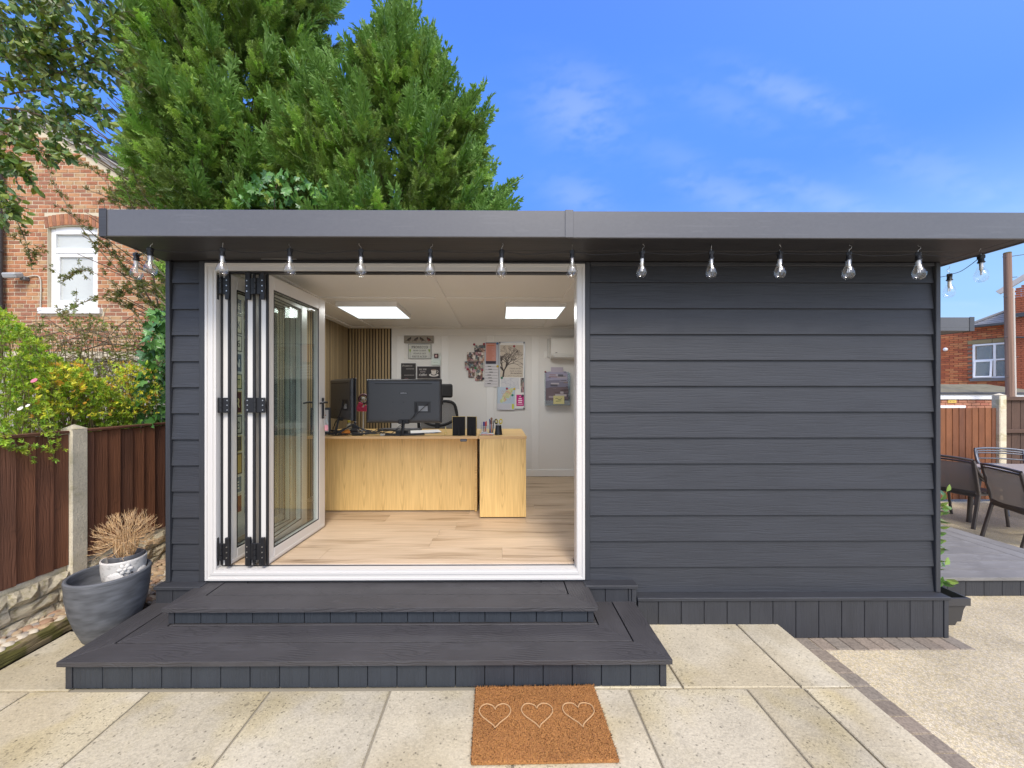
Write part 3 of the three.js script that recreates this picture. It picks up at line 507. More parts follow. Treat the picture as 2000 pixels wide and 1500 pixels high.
// ---------------------------------------------------------------- string of bulbs under the eave
{
  const t = thing('string_lights', 'string of clear round bulbs on black cable hung along the front eave', 'string lights');
  const P = [at(268, 486, 2.356), ...[295, 434, 565, 703, 838, 977, 1115, 1252, 1388, 1523, 1659, 1797].map((x, i) => at(x, 475 + i * 0.5, 2.22)), at(1921, 486, 2.27), at(1858, 524, 2.58)];
  const bulbGlass = phys([1, 1, 1], 0.0, { transmission: 1, thickness: 0, ior: 1.9 }), gold = std([0.70, 0.66, 0.58], 0.35, { metalness: 0.6 }), white = std([0.8, 0.78, 0.72], 0.5);
  const glassG = lathe([[0.0125, 0.012], [0.0125, -0.012], [0.016, -0.024], [0.0245, -0.044], [0.0285, -0.060], [0.0275, -0.074], [0.0215, -0.087], [0.011, -0.0945], [0.0001, -0.0965]], 24);
  const sock = [lathe([[0.0001, 0.046], [0.011, 0.046], [0.0115, 0.040], [0.0118, 0.016], [0.0150, 0.014], [0.0150, 0.009], [0.0118, 0.008], [0.0001, 0.008]], 16), bx(-0.012, 0.012, 0.030, 0.050, -0.012, 0.012, 0.003)];
  const filG = [lathe([[0.0001, 0.007], [0.008, 0.007], [0.0075, -0.026], [0.0045, -0.036], [0.0001, -0.038]], 12), new THREE.CylinderGeometry(0.0022, 0.0022, 0.024, 8).translate(0.0035, -0.046, 0), new THREE.CylinderGeometry(0.0022, 0.0022, 0.024, 8).translate(-0.0035, -0.046, 0)];
  const hookG = tube([V(0, 0.050, 0), V(0.001, 0.062, 0), V(0.009, 0.068, 0), V(0.010, 0.079, 0), V(0.002, 0.084, 0), V(0, 0.098, 0)], 0.0014, 16, 5);
  const sockG = merge(sock), fG = merge(filG), tops = [];
  P.forEach((p, i) => {
    const c = p.clone(); c.y -= 0.088;                                           // socket centre below the hook
    const b = part('light_bulb', glassG, bulbGlass, t, [c.x, c.y, c.z], [rr(-0.03, 0.03), rr(0, 6), rr(-0.04, 0.04)]);
    b.scale.setScalar(1.12); part('socket', sockG, M.black, b); part('filament', fG, i % 2 ? gold : white, b); part('hook', hookG, M.steel, b);
    tops.push(V(c.x, c.y + 0.045, c.z));
  });
  for (let i = 0; i + 1 < tops.length; i++) {
    const a = tops[i], b = tops[i + 1], s = rr(0.002, 0.014) * (i > 9 ? 1.4 : 1), m = V(0, 0, 0).addVectors(a, b).multiplyScalar(0.5), n = (k) => a.clone().lerp(b, k);
    const q1 = n(0.3), q2 = n(0.62); q1.y -= s + rr(-0.003, 0.004); q2.y -= s + rr(-0.004, 0.006); m.y -= s;
    part('cable', tube([a, n(0.06), q1, q2, n(0.94), b], 0.0021, 24, 5), M.black, t);
  }
  part('cable', tube([tops[0], V(-2.33, 2.34, -0.02), V(-2.36, 2.33, -0.5)], 0.0021, 14, 5), M.black, t);
  part('cable', tube([tops[14], V(3.00, 2.315, -0.2), V(3.02, 2.33, -0.6)], 0.0021, 14, 5), M.black, t);
}
// ---------------------------------------------------------------- inside the garden room: furniture
const DT = 1.114;                                                   // desk top height
{
  const d = thing('desk', 'long oak veneer desk with full front panel', 'desk', [0, 0, 0]);
  part('desk_top', bx(-1.78, -0.183, DT - 0.025, DT, -1.765, -0.998, 0.002), M.oakTop, d);
  part('edge_band', bx(-1.779, -0.184, DT - 0.0245, DT - 0.0005, -0.998, -0.9965, 0.0004), M.oakEdge, d);
  part('front_panel', bx(-1.745, -0.231, FL + 0.012, DT - 0.026, -1.226, -1.208, 0.001, { u: 0.05, v: 0 }), M.oak, d);
  for (const x of [-0.230, -1.771]) part('end_panel', bx(x, x + 0.025, FL + 0.002, DT - 0.026, -1.74, -1.200, 0.0015, { grain: 'y' }), M.oak, d);
  part('cable_port', [cbox(0.066, 0.026, 0.03, 0.008).translate(-0.322, DT - 0.039, -1.012)], M.greyPlastic, d);
  const p = thing('desk_pedestal', 'tall oak drawer pedestal standing at the right end of the desk', 'pedestal');
  part('pedestal_top', bx(-0.181, 0.268, DT - 0.025, DT, -1.765, -0.998, 0.002), M.oakTop, p);
  part('edge_band', bx(-0.180, 0.267, DT - 0.0245, DT - 0.0005, -0.998, -0.9965, 0.0004), M.oakEdge, p);
  part('back_panel', bx(-0.170, 0.262, FL + 0.012, DT - 0.026, -1.018, -1.000, 0.001, { u: 0.29, v: 0.3 }), M.oak, p);
  for (const x of [-0.170, 0.244]) part('side_panel', bx(x, x + 0.018, FL + 0.012, DT - 0.026, -1.745, -1.019, 0.001, { grain: 'y' }), M.oak, p);
  for (let i = 0; i < 3; i++) { const f = part('drawer', bx(-0.151, 0.243, FL + 0.03 + i * 0.235, FL + 0.26 + i * 0.235, -1.765, -1.747, 0.002), M.oakTop, p); part('drawer_handle', bx(-0.03, 0.10, FL + 0.20 + i * 0.235, FL + 0.212 + i * 0.235, -1.79, -1.766, 0.003), M.steel, f); }
  part('plinth_rail', bx(-0.16, 0.25, FL + 0.001, FL + 0.0115, -1.73, -1.03, 0.001), M.black, p);
}
const canvas = (w, h, draw) => { const c = document.createElement('canvas'); c.width = w; c.height = h; const g = c.getContext('2d'); g.textAlign = 'center'; g.textBaseline = 'middle'; draw(g, w, h); const t = new THREE.CanvasTexture(c); t.colorSpace = THREE.SRGBColorSpace; t.magFilter = t.minFilter = THREE.LinearFilter; return t; };
const printed = (w, h, draw, rough = 0.6) => std(WHITE, rough, { map: canvas(w, h, draw) });
const fill = (g, c, x, y, w, h) => { g.fillStyle = c; g.fillRect(x, y, w, h); };
const text = (g, s, x, y, font, c, max) => { g.font = font; g.fillStyle = c; g.fillText(s, x, y, max); };
// thin panel on the back wall between two photo pixels; the print shows on its front
function onWall(name, label, category, px0, py0, px1, py1, front, th, mat, group, tilt) {
  const a = at(px0, py0, CZ - front), b = at(px1, py1, CZ - front);
  const o = new THREE.Mesh(new THREE.BoxGeometry(b.x - a.x, a.y - b.y, th), mat); o.name = numbered(name); o.position.set((a.x + b.x) / 2, (a.y + b.y) / 2, front - th / 2); if (tilt) o.rotation.z = tilt; o.castShadow = o.receiveShadow = true; scene.add(o);
  return tag(o, label, category, group);
}
const W0 = ZB + 0.0095;

// monitors seen from behind
const logo = canvas(256, 64, (g, w, h) => { fill(g, '#15161a', 0, 0, w, h); text(g, 'SAMSUNG', w / 2, h / 2, 'bold 44px sans-serif', '#c9cbd2'); });
const monitorBack = phys([0.036, 0.038, 0.044], 0.32, { clearcoat: 0.2, clearcoatRoughness: 0.4 });
function monitor(label, w, h, pos, turn, footTurn, brand) {
  const m = thing('monitor', label, 'monitor', pos, turn, 'computer monitors on the desk'), yb = 0.115;
  part('screen_panel', cbox(w, h, 0.016, 0.004).translate(0, yb + h / 2, -0.018), M.black, m);
  const sh = new THREE.Shape(); sh.moveTo(-w / 2 + 0.006, -h / 2 + 0.006); sh.lineTo(w / 2 - 0.006, -h / 2 + 0.006); sh.lineTo(w / 2 - 0.006, h / 2 - 0.006); sh.lineTo(-w / 2 + 0.006, h / 2 - 0.006);
  part('back_cover', new THREE.ExtrudeGeometry(sh, { depth: 0.006, bevelEnabled: true, bevelThickness: 0.018, bevelSize: 0.03, bevelOffset: -0.03, bevelSegments: 4 }).translate(0, yb + h / 2, 0.006), monitorBack, m);
  part('vent', bx(-w * 0.38, w * 0.38, yb + h - 0.048, yb + h - 0.041, 0.024, 0.0312, 0.001), M.gasket, m);
  part('cable_recess', [bx(w * 0.14, w * 0.36, yb + 0.10, yb + 0.205, 0.024, 0.0305, 0.001), bx(w * 0.14, w * 0.155, yb + 0.10, yb + 0.205, 0.0306, 0.034, 0.001), bx(w * 0.14, w * 0.36, yb + 0.200, yb + 0.206, 0.0306, 0.034, 0.001)], M.black, m);
  part('rating_label', bx(w * 0.20, w * 0.32, yb + 0.115, yb + 0.165, 0.0306, 0.0315, 0), std([0.25, 0.26, 0.27], 0.6), m);
  for (const [x, y] of [[-0.1, 0.1], [0, 0.1], [-0.1, 0.2], [0, 0.2]]) part('mount_hole', new THREE.CylinderGeometry(0.004, 0.004, 0.003, 10).rotateX(Math.PI / 2).translate(x, yb + y, 0.0305), M.gasket, m);
  if (brand) { const b = part('brand_mark', new THREE.BoxGeometry(0.075, 0.014, 0.002), std(WHITE, 0.4, { map: logo }), m, [0, yb + h * 0.68, 0.0302]); b.userData.label = 'small silver maker name'; }
  part('stand_neck', [bx(-0.05, 0.055, yb - 0.005, yb + 0.035, 0.010, 0.038, 0.006), bar(V(0.002, yb + 0.03, 0.034), V(-0.006, 0.008, 0.062), 0.034, 0.018, 0.004)], M.black, m);
  const f = part('stand_foot', [bar(V(-0.01, 0.008, 0.06), V(0.19, 0.006, -0.02), 0.022, 0.014, 0.004), bar(V(-0.01, 0.008, 0.06), V(-0.20, 0.006, 0.03), 0.022, 0.014, 0.004), bar(V(-0.006, 0.008, 0.06), V(-0.012, 0.008, 0.085), 0.036, 0.014, 0.004)], M.black, m);
  if (footTurn) f.rotation.y = footTurn;
  part('power_lead', tube([V(w * 0.17, yb + 0.19, 0.034), V(w * 0.16, yb + 0.10, 0.05), V(w * 0.09, yb + 0.03, 0.06), V(-0.02, 0.10, 0.06), V(-0.09, 0.03, 0.06)], 0.003, 20, 5), M.black, m);
  part('video_lead', tube([V(w * 0.33, yb + 0.19, 0.036), V(w * 0.24, yb + 0.13, 0.052), V(w * 0.12, yb + 0.05, 0.06), V(0.01, yb - 0.01, 0.065), V(-0.12, 0.012, 0.05)], 0.003, 20, 5), M.black, m);
  return m;
}
monitor('large black monitor seen from behind, in the middle of the desk', 0.715, 0.422, [-0.898, DT, -1.10], 0.02, 0, true);
monitor('black monitor turned sideways at the left end of the desk', 0.54, 0.41, [-1.545, DT + 0.02, -1.24], -0.80, 0.3, false);

{ // office chair
  const c = thing('office_chair', 'black mesh office chair with headrest behind the large monitor', 'office chair', [-0.745, FL, -2.16], 0);
  const mesh = std([0.10, 0.10, 0.105], 0.9, { transparent: true, opacity: 0.72, side: THREE.DoubleSide });
  part('backrest_frame', [tube([V(-0.19, 0.55, 0), V(-0.235, 0.75, 0.0), V(-0.23, 0.95, 0.01), V(-0.19, 1.05, 0.02), V(0, 1.07, 0.03), V(0.19, 1.05, 0.02), V(0.23, 0.95, 0.01), V(0.235, 0.75, 0), V(0.19, 0.55, 0), V(0, 0.52, 0)], 0.019, 60, 8, true), tube([V(-0.225, 0.85, 0.0), V(-0.08, 0.78, 0.025), V(0.08, 0.78, 0.025), V(0.225, 0.85, 0.0)], 0.016, 20, 8), tube([V(0, 0.50, 0.05), V(0, 0.65, 0.06), V(0, 0.80, 0.03)], 0.03, 12, 8), ...[0.60, 0.66, 0.72].map((y) => bx(-0.19, 0.19, y, y + 0.018, 0.0, 0.012, 0.003))], M.blackSoft, c);
  part('backrest_mesh', new THREE.PlaneGeometry(0.43, 0.50).translate(0, 0.80, 0.005), mesh, c);
  part('headrest', [new RoundedBoxGeometry(0.28, 0.17, 0.06, 3, 0.028).translate(0.045, 1.20, 0.01), bx(0.01, 0.07, 1.03, 1.16, 0.015, 0.035, 0.004)], M.blackSoft, c);
  part('seat', new RoundedBoxGeometry(0.50, 0.08, 0.48, 3, 0.035).translate(0, 0.48, -0.24), M.blackSoft, c);
  for (const s of [-1, 1]) part('armrest', [new RoundedBoxGeometry(0.08, 0.03, 0.25, 2, 0.012).translate(s * 0.29, 0.68, -0.22), bx(s * 0.29 - 0.02, s * 0.29 + 0.02, 0.46, 0.665, -0.25, -0.19, 0.004)], M.black, c);
  part('gas_column', new THREE.CylinderGeometry(0.03, 0.04, 0.34, 16).translate(0, 0.27, -0.22), M.black, c);
  for (let i = 0; i < 5; i++) { const a = i * 1.2566, x = Math.cos(a), z = Math.sin(a); const l = part('base_leg', bar(V(0, 0.11, -0.22), V(x * 0.30, 0.075, -0.22 + z * 0.30), 0.045, 0.03, 0.006), M.black, c); part('caster', new THREE.CylinderGeometry(0.028, 0.028, 0.03, 14).rotateZ(Math.PI / 2).translate(x * 0.30, 0.029, -0.22 + z * 0.30), M.black, l); }
}

// things on the desk
{
  const f = thing('folding_picture', 'black hinged double photo frame standing open on the desk, seen from behind', 'photo frame', [at(912, 854, 3.56).x, DT, -1.05]);
  const brass = std([0.70, 0.52, 0.20], 0.3, { metalness: 0.9 });
  for (const [x0, w, turn] of [[-0.148, 0.118, 0.10], [-0.010, 0.095, -0.42]]) {
    const l = part('frame_leaf', bx(0, w, 0.001, 0.178, -0.006, 0.004, 0.001), M.felt, f, [x0, 0, turn > 0 ? 0 : -0.002], [0, turn, 0]);
    part('gilt_rim', [bx(-0.004, -0.0005, 0, 0.182, -0.008, 0.003, 0.001), bx(w + 0.0005, w + 0.004, 0, 0.182, -0.008, 0.003, 0.001), bx(-0.004, w + 0.004, 0.1785, 0.182, -0.008, 0.003, 0.001)], brass, l);
    part('strut', bar(V(w * 0.5, 0.085, 0.005), V(w * 0.52, 0.003, 0.035), 0.02, 0.003, 0.001), M.felt, l);
  }
  const e = thing('small_stand', 'tiny brass easel stand on the desk beside the double photo frame', 'stand', [at(868, 853, 3.6).x, DT, -1.08]);
  part('leg', tube([V(-0.012, 0.002, 0.01), V(-0.006, 0.03, 0), V(0, 0.082, -0.01)], 0.003, 10, 6), brass, e); part('leg', tube([V(0.014, 0.002, 0.012), V(0.008, 0.03, 0.002), V(0, 0.08, -0.01)], 0.003, 10, 6), brass, e); part('ledge', bx(-0.015, 0.017, 0.022, 0.028, -0.004, 0.012, 0.001), brass, e);

  const o = thing('desk_organiser', 'clear desk organiser full of pens and notes on the pedestal top', 'desk organiser', [at(950, 850, 3.62).x, DT, -1.12]);
  const clear = phys([0.9, 0.93, 0.95], 0.05, { transmission: 1, thickness: 0 });
  part('tray', [bx(-0.075, 0.06, 0, 0.004, -0.05, 0.05, 0.001), bx(-0.075, -0.072, 0.004, 0.055, -0.05, 0.05, 0.001), bx(0.057, 0.06, 0.004, 0.09, -0.05, 0.05, 0.001), bx(-0.072, 0.057, 0.004, 0.03, 0.047, 0.05, 0.001), bx(-0.072, 0.057, 0.004, 0.09, -0.05, -0.047, 0.001), bx(0.005, 0.008, 0.004, 0.085, -0.046, 0.046, 0.001)], clear, o);
  part('note_block', bx(-0.062, 0.0, 0.005, 0.028, -0.01, 0.046, 0.001), std([0.72, 0.70, 0.68], 0.8), o);
  part('card_stack', bx(-0.06, 0.05, 0.005, 0.013, 0.0505, 0.066, 0.001), std([0.50, 0.14, 0.08], 0.7), o);
  part('card', bx(-0.058, 0.05, 0.014, 0.016, 0.02, 0.066, 0.0005), M.paper, o, [0, 0.004, 0], [0.15, 0.1, 0.08]);
  [[-0.05, [0.6, 0.6, 0.65], 0.12], [-0.038, [0.03, 0.04, 0.14], 0.125], [-0.026, [0.42, 0.03, 0.03], 0.13], [-0.015, [0.55, 0.55, 0.6], 0.11], [0.018, [0.02, 0.02, 0.03], 0.14], [0.028, [0.03, 0.05, 0.25], 0.15], [0.037, [0.50, 0.10, 0.03], 0.145], [0.046, [0.05, 0.04, 0.04], 0.135]].forEach(([x, c, h], i) => part('pen', rod(V(x, 0.006, -0.03 + (i % 3) * 0.01), V(x + ((i * 7) % 5 - 2) * 0.006, h, -0.035), 0.0045, 0.0045, 8), std(c, 0.4), o));
  part('figure_clip', [ball(0.011, 10, 8).scale(1, 1.3, 1).translate(0.036, 0.152, -0.02), bx(0.026, 0.046, 0.10, 0.14, -0.028, -0.012, 0.005)], std([0.23, 0.12, 0.08], 0.7), o);
  part('marker_box', [bx(-0.046, -0.028, 0.085, 0.125, -0.01, 0.012, 0.002)], std([0.04, 0.03, 0.22], 0.5), o); part('marker_box', [bx(-0.027, -0.008, 0.085, 0.125, -0.01, 0.012, 0.002)], std([0.50, 0.05, 0.03], 0.5), o);
  const n = thing('pen_pot', 'black tapered pen pot holding scissors on the pedestal top', 'pen pot', [at(971, 846, 3.66).x, DT, -1.14]);
  const pg = new THREE.CylinderGeometry(0.046 * 0.82, 0.046 * 1.12, 0.088, 4, 1, true).rotateY(Math.PI / 4).translate(0, 0.045, 0);
  part('pot_body', [pg, new THREE.CylinderGeometry(0.05, 0.05, 0.004, 4).rotateY(Math.PI / 4).translate(0, 0.002, 0)], std([0.014, 0.014, 0.016], 0.5, { side: THREE.DoubleSide }), n);
  const s = thing('scissors', 'yellow and black handled scissors standing in the black pen pot', 'scissors', [n.position.x, DT + 0.095, -1.14], 0.3);
  const ye = std([0.62, 0.50, 0.02], 0.5);
  for (const k of [-1, 1]) { part('handle', new THREE.TorusGeometry(0.016, 0.005, 8, 20).scale(0.9, 1.3, 1).translate(k * 0.018, 0.034, k * 0.003), k < 0 ? M.black : ye, s, [0, 0, 0], [0, 0, -k * 0.12]); part('blade', bar(V(k * 0.010, 0.012, 0), V(-k * 0.005, -0.08, 0), 0.009, 0.002, 0.0005), M.steel, s); }
  part('handle_insert', new THREE.TorusGeometry(0.011, 0.003, 6, 16).scale(0.9, 1.3, 1).translate(-0.016, 0.034, 0.0), ye, s);
}
{
  const tangle = thing('cable_tangle', 'tangle of black leads lying on the desk between the monitors', 'cables');
  const r = rngOf(77), a = (x, y, z) => V(-1.30 + x, DT + y, -1.16 + z);
  for (let i = 0; i < 13; i++) { const pts = []; let x = -0.33 + r() * 0.5, z = -0.02 + r() * 0.13, h = r() * 6.28; for (let k = 0; k < 7; k++) { pts.push(a(clamp(x, -0.36, 0.36), 0.005 + r() * r() * 0.055, clamp(z, -0.2, 0.135))); h += (r() - 0.5) * 1.9; x += Math.cos(h) * 0.12; z += Math.sin(h) * 0.05; } part('lead', tube(pts, 0.0028 + r() * 0.002, 30, 5), M.black, tangle); }
  for (let i = 0; i < 4; i++) part('lead', tube([a(-0.30 + i * 0.03, 0.01, 0.11), a(-0.18 + i * 0.02, 0.05 + i * 0.012, 0.04), a(-0.12, 0.10 - i * 0.01, -0.03), a(-0.05 + i * 0.05, 0.02, -0.05)], 0.005, 18, 6), M.black, tangle);
  part('adapter', cbox(0.10, 0.026, 0.05, 0.006).translate(-1.33, DT + 0.014, -1.07), M.black, tangle, [0, 0, 0]);
  part('plug', cbox(0.045, 0.02, 0.02, 0.004).translate(-1.085, DT + 0.011, -1.035), std([0.45, 0.43, 0.38], 0.5), tangle);
  single('docking_box', [bx(-0.98, -0.86, DT + 0.001, DT + 0.045, -1.20, -1.09, 0.005)], M.black, 'small black box on the desk behind the stand of the large monitor', 'docking station');
  single('orange_packet', [cbox(0.09, 0.04, 0.06, 0.012).translate(0, 0.02, 0)], std([0.62, 0.20, 0.02], 0.6), 'small orange packet among the leads at the left monitor', 'packet', [-1.47, DT + 0.004, -1.13], [0.1, 0.4, 0.15]);
  const ps = thing('paper_pile', 'loose white papers on the desk below the large monitor', 'papers', [-0.80, DT, -1.36]);
  for (let i = 0; i < 4; i++) part('sheet', cbox(0.30, 0.0015, 0.21, 0).translate(0, 0.002 + i * 0.004, 0), i === 2 ? std([0.10, 0.22, 0.42], 0.7) : M.paper, ps, [i * 0.02, 0, i * 0.012], [0.01 * i, -0.2 + i * 0.17, 0]);
  const kb = thing('keyboard', 'dark keyboard lying behind the large monitor', 'keyboard', [-1.05, DT + 0.001, -1.55]);
  part('keyboard_body', cbox(0.44, 0.018, 0.13, 0.004).translate(0, 0.009, 0), M.black, kb); part('key_block', [0, 1, 2, 3].map((i) => bx(-0.205, 0.205, 0.0185, 0.023, -0.052 + i * 0.027, -0.030 + i * 0.027, 0.002)), M.darkMetal, kb);
  const cam = thing('clip_fan', 'small round clip fan with a pink ribbon between the two monitors', 'desk fan', [at(704, 838, 3.95).x, DT, CZ - 4.0 - 0.0]);
  part('stand', [rod(V(0, 0.004, 0), V(0, 0.30, 0), 0.006, 0.006, 10), new THREE.CylinderGeometry(0.05, 0.055, 0.012, 20).translate(0, 0.006, 0)], std([0.55, 0.55, 0.54], 0.4), cam);
  part('fan_ring', new THREE.TorusGeometry(0.048, 0.011, 10, 28).translate(0.005, 0.34, 0), std([0.13, 0.055, 0.07], 0.5), cam);
  part('fan_face', [ball(0.022, 14, 10).scale(1, 1, 0.5).translate(0.005, 0.34, 0.008), ...[0, 1, 2, 3, 4].map((i) => bar(V(0.005, 0.34, 0.004), V(0.005 + 0.045 * Math.cos(i * 1.257), 0.34 + 0.045 * Math.sin(i * 1.257), 0.002), 0.016, 0.002, 0.0005))], std([0.55, 0.56, 0.52], 0.4), cam);
  part('ribbon', [cbox(0.11, 0.045, 0.02, 0.008).translate(-0.005, 0.232, 0.012), cbox(0.05, 0.09, 0.015, 0.006).rotateZ(-0.45).translate(-0.035, 0.26, 0.012), cbox(0.04, 0.05, 0.015, 0.006).rotateZ(0.6).translate(0.04, 0.25, 0.012)], std([0.62, 0.06, 0.14], 0.75), cam);
  const figs = [['ornament', [0.42, 0.38, 0.28], 0.10, 'cream bottle shaped ornament beside the clip fan', -0.10, [0.5, 0.42, 0.05]], ['ornament', [0.03, 0.03, 0.035], 0.085, 'small black ornament beside the clip fan', -0.035, [0.04, 0.04, 0.05]]];
  for (const [n, c, h, label, dx, cap] of figs) { const g = thing(n, label, 'ornament', [cam.position.x + dx, DT, -1.36]); part('body', lathe([[0.0001, 0], [0.027, 0], [0.030, h * 0.5], [0.022, h * 0.8], [0.011, h * 0.9], [0.011, h]], 18), std(c, 0.5), g); part('cap', ball(0.016, 12, 8).translate(0, h + 0.012, 0), std(cap, 0.5), g); }
  const lf = thing('desk_picture', 'framed print with orange lines leaning at the left end of the desk', 'picture frame', [-1.735, DT, -1.18], 0.45);
  part('picture_frame', [bx(-0.09, 0.09, 0.001, 0.022, -0.008, 0.008, 0.002), bx(-0.09, 0.09, 0.238, 0.26, -0.008, 0.008, 0.002), bx(-0.09, -0.072, 0.0225, 0.2375, -0.008, 0.008, 0.002), bx(0.072, 0.09, 0.0225, 0.2375, -0.008, 0.008, 0.002)], M.black, lf, [0, 0, 0], [-0.12, 0, 0]);
  part('print', new THREE.BoxGeometry(0.144, 0.216, 0.004).translate(0, 0.13, 0), printed(128, 192, (g, w, h) => { fill(g, '#cfcac4', 0, 0, w, h); for (let i = 0; i < 7; i++) fill(g, i % 3 ? '#c08a66' : '#b5654a', 20, 44 + i * 18, 88 - (i % 2) * 22, 7); }), lf, [0, 0, 0], [-0.12, 0, 0]);
}

// ---------------------------------------------------------------- inside: the back wall
{
  const r = rngOf(5);
  onWall('bird_plaque', 'grey plaque with four small birds, above the prosecco sign', 'wall plaque', 786.5, 655.5, 844.5, 670.5, W0 + 0.010, 0.009, printed(512, 132, (g, w, h) => {
    fill(g, '#8d867c', 0, 0, w, h); for (let i = 0; i < 260; i++) fill(g, `rgba(${120 + r() * 60},${115 + r() * 50},${100 + r() * 45},0.35)`, r() * w, r() * h, 30 + r() * 60, 2);
    [[88, 1], [206, 1], [312, -1], [432, -1]].forEach(([x, s], i) => { g.save(); g.translate(x, 68); g.scale(s, 1); g.fillStyle = i === 3 ? '#4a2a26' : '#37302c'; g.beginPath(); g.ellipse(0, 0, 34, 22, -0.5, 0, 7); g.fill(); g.beginPath(); g.arc(26, -26, 14, 0, 7); g.fill(); g.beginPath(); g.moveTo(-20, 8); g.lineTo(-66, 36); g.lineTo(-56, 20); g.fill(); g.fillStyle = i === 3 ? '#8a3b30' : '#6b5a4c'; g.beginPath(); g.ellipse(8, 10, 18, 12, -0.4, 0, 7); g.fill(); g.strokeStyle = '#37302c'; g.lineWidth = 3; g.beginPath(); g.moveTo(0, 20); g.lineTo(2, 42); g.moveTo(10, 20); g.lineTo(12, 42); g.stroke(); g.restore(); });
  }));
  onWall('prosecco_sign', 'pale sign lettered PROSECCO with a glass at either side', 'wall sign', 795, 672, 839.5, 700.8, W0 + 0.010, 0.009, printed(512, 330, (g, w, h) => {
    fill(g, '#4b4a48', 0, 0, w, h); fill(g, '#c9cbc6', 8, 8, w - 16, h - 16);
    text(g, 'PROSECCO', w / 2, 72, 'bold 78px serif', '#2a2a2c', 370); text(g, 'HOW CLASSY', w / 2, 146, 'bold 44px serif', '#3a3a3c', 290); text(g, 'PEOPLE GET', w / 2, 212, 'bold 44px serif', '#3a3a3c', 290); text(g, 'SHITFACED!', w / 2, 282, 'bold 60px serif', '#2a2a2c', 340);
    for (const x of [42, w - 42]) { g.fillStyle = '#8aa63a'; g.beginPath(); g.moveTo(x - 22, 120); g.lineTo(x + 22, 120); g.lineTo(x + 4, 190); g.lineTo(x - 4, 190); g.fill(); g.strokeStyle = '#55564f'; g.lineWidth = 4; g.beginPath(); g.moveTo(x, 190); g.lineTo(x, 290); g.moveTo(x - 22, 300); g.lineTo(x + 22, 300); g.stroke(); }
  }));
  onWall('chalkboard_sign', 'tall black chalkboard sign with white script, behind the large monitor', 'wall sign', 781, 709.5, 809.3, 752, W0 + 0.010, 0.009, printed(256, 384, (g, w, h) => {
    fill(g, '#2b2729', 0, 0, w, h); text(g, 'Prosecco', w * 0.42, 44, 'italic 42px serif', '#c9c4c2', 180); for (const [y, x, l] of [[100, 90, 140], [210, 55, 180], [332, 80, 150]]) { g.strokeStyle = '#bdb8b6'; g.lineWidth = 9; g.setLineDash([10, 5]); g.beginPath(); g.moveTo(x, y); g.lineTo(x + l, y); g.stroke(); } text(g, 'Gin', w * 0.36, 276, 'italic 40px serif', '#b98f94', 120);
  }));
  onWall('coffee_sign', 'dark sign with a white coffee cup above the large monitor', 'wall sign', 812.3, 715.7, 857, 738.7, W0 + 0.010, 0.009, printed(512, 264, (g, w, h) => {
    fill(g, '#4f474c', 0, 0, w, h); fill(g, '#2c2629', 8, 8, w - 16, h - 16); text(g, 'ALL YOU', 124, 66, 'bold 46px serif', '#cfc8c6', 170); text(g, 'NEED IS', 124, 120, 'bold 42px serif', '#b9b1b0', 120); text(g, 'Coffee', 126, 188, 'italic bold 64px serif', '#ded8d4', 180);
    g.fillStyle = '#e2dcd6'; g.beginPath(); g.ellipse(372, 192, 106, 34, 0, 0, 7); g.fill(); g.fillStyle = '#2c2629'; g.beginPath(); g.ellipse(372, 186, 70, 18, 0, 0, 7); g.fill(); g.fillStyle = '#cfc7bf'; g.beginPath(); g.moveTo(312, 76); g.bezierCurveTo(316, 170, 336, 190, 372, 190); g.bezierCurveTo(410, 190, 426, 160, 430, 76); g.fill(); g.strokeStyle = '#cfc7bf'; g.lineWidth = 12; g.beginPath(); g.arc(440, 116, 28, -1.4, 1.5); g.stroke(); g.fillStyle = '#8b7468'; g.beginPath(); g.ellipse(371, 78, 58, 14, 0, 0, 7); g.fill();
  }));
  const ah = thing('leaflet_pocket', 'clear acrylic leaflet pocket with a pale card, right of the prosecco sign', 'leaflet holder', [0, 0, 0]);
  { const a = at(839, 689, 5.27), b = at(858.5, 714, 5.27); part('pocket', faces([[V(a.x, b.y, a.z), V(b.x, b.y, a.z), V(b.x, a.y, a.z), V(a.x + 0.05, a.y, a.z), V(a.x, a.y - 0.06, a.z)]]), M.tint, ah); part('card', new THREE.BoxGeometry(0.125, 0.075, 0.002), printed(96, 64, (g, w, h) => { fill(g, '#d6d8cf', 0, 0, w, h); text(g, '~~~', w / 2, h / 2, '30px serif', '#5c7a5a'); }), ah, [(a.x + b.x) / 2, b.y + 0.045, a.z - 0.006]); part('picture_card', new THREE.BoxGeometry(0.058, 0.062, 0.002), printed(64, 64, (g) => { fill(g, '#4a2a30', 0, 0, 64, 64); g.fillStyle = '#c9a9a4'; g.beginPath(); g.arc(32, 32, 17, 0, 7); g.fill(); }), ah, [b.x - 0.065, a.y - 0.045, a.z + 0.003]); }

  // snapshots held by magnets
  const snap = (seed, base) => printed(96, 96, (g, w, h) => { const q = rngOf(seed); fill(g, base, 0, 0, w, h); for (let i = 0; i < 46; i++) { const c = pickWith(q, ['#3a2a2c', '#8c6a5c', '#c7a28c', '#d8ccc4', '#5a6a72', '#7d4a4c', '#2e3440', '#a8b0a0', '#b98a94', '#e4dcd6', '#6b5340']); g.fillStyle = c; g.globalAlpha = 0.8; g.beginPath(); g.ellipse(q() * w, q() * h, 5 + q() * 16, 4 + q() * 20, q() * 3, 0, 7); g.fill(); } g.globalAlpha = 1; }, 0.4);
  function pickWith(q, a) { return a[Math.floor(q() * a.length)]; }
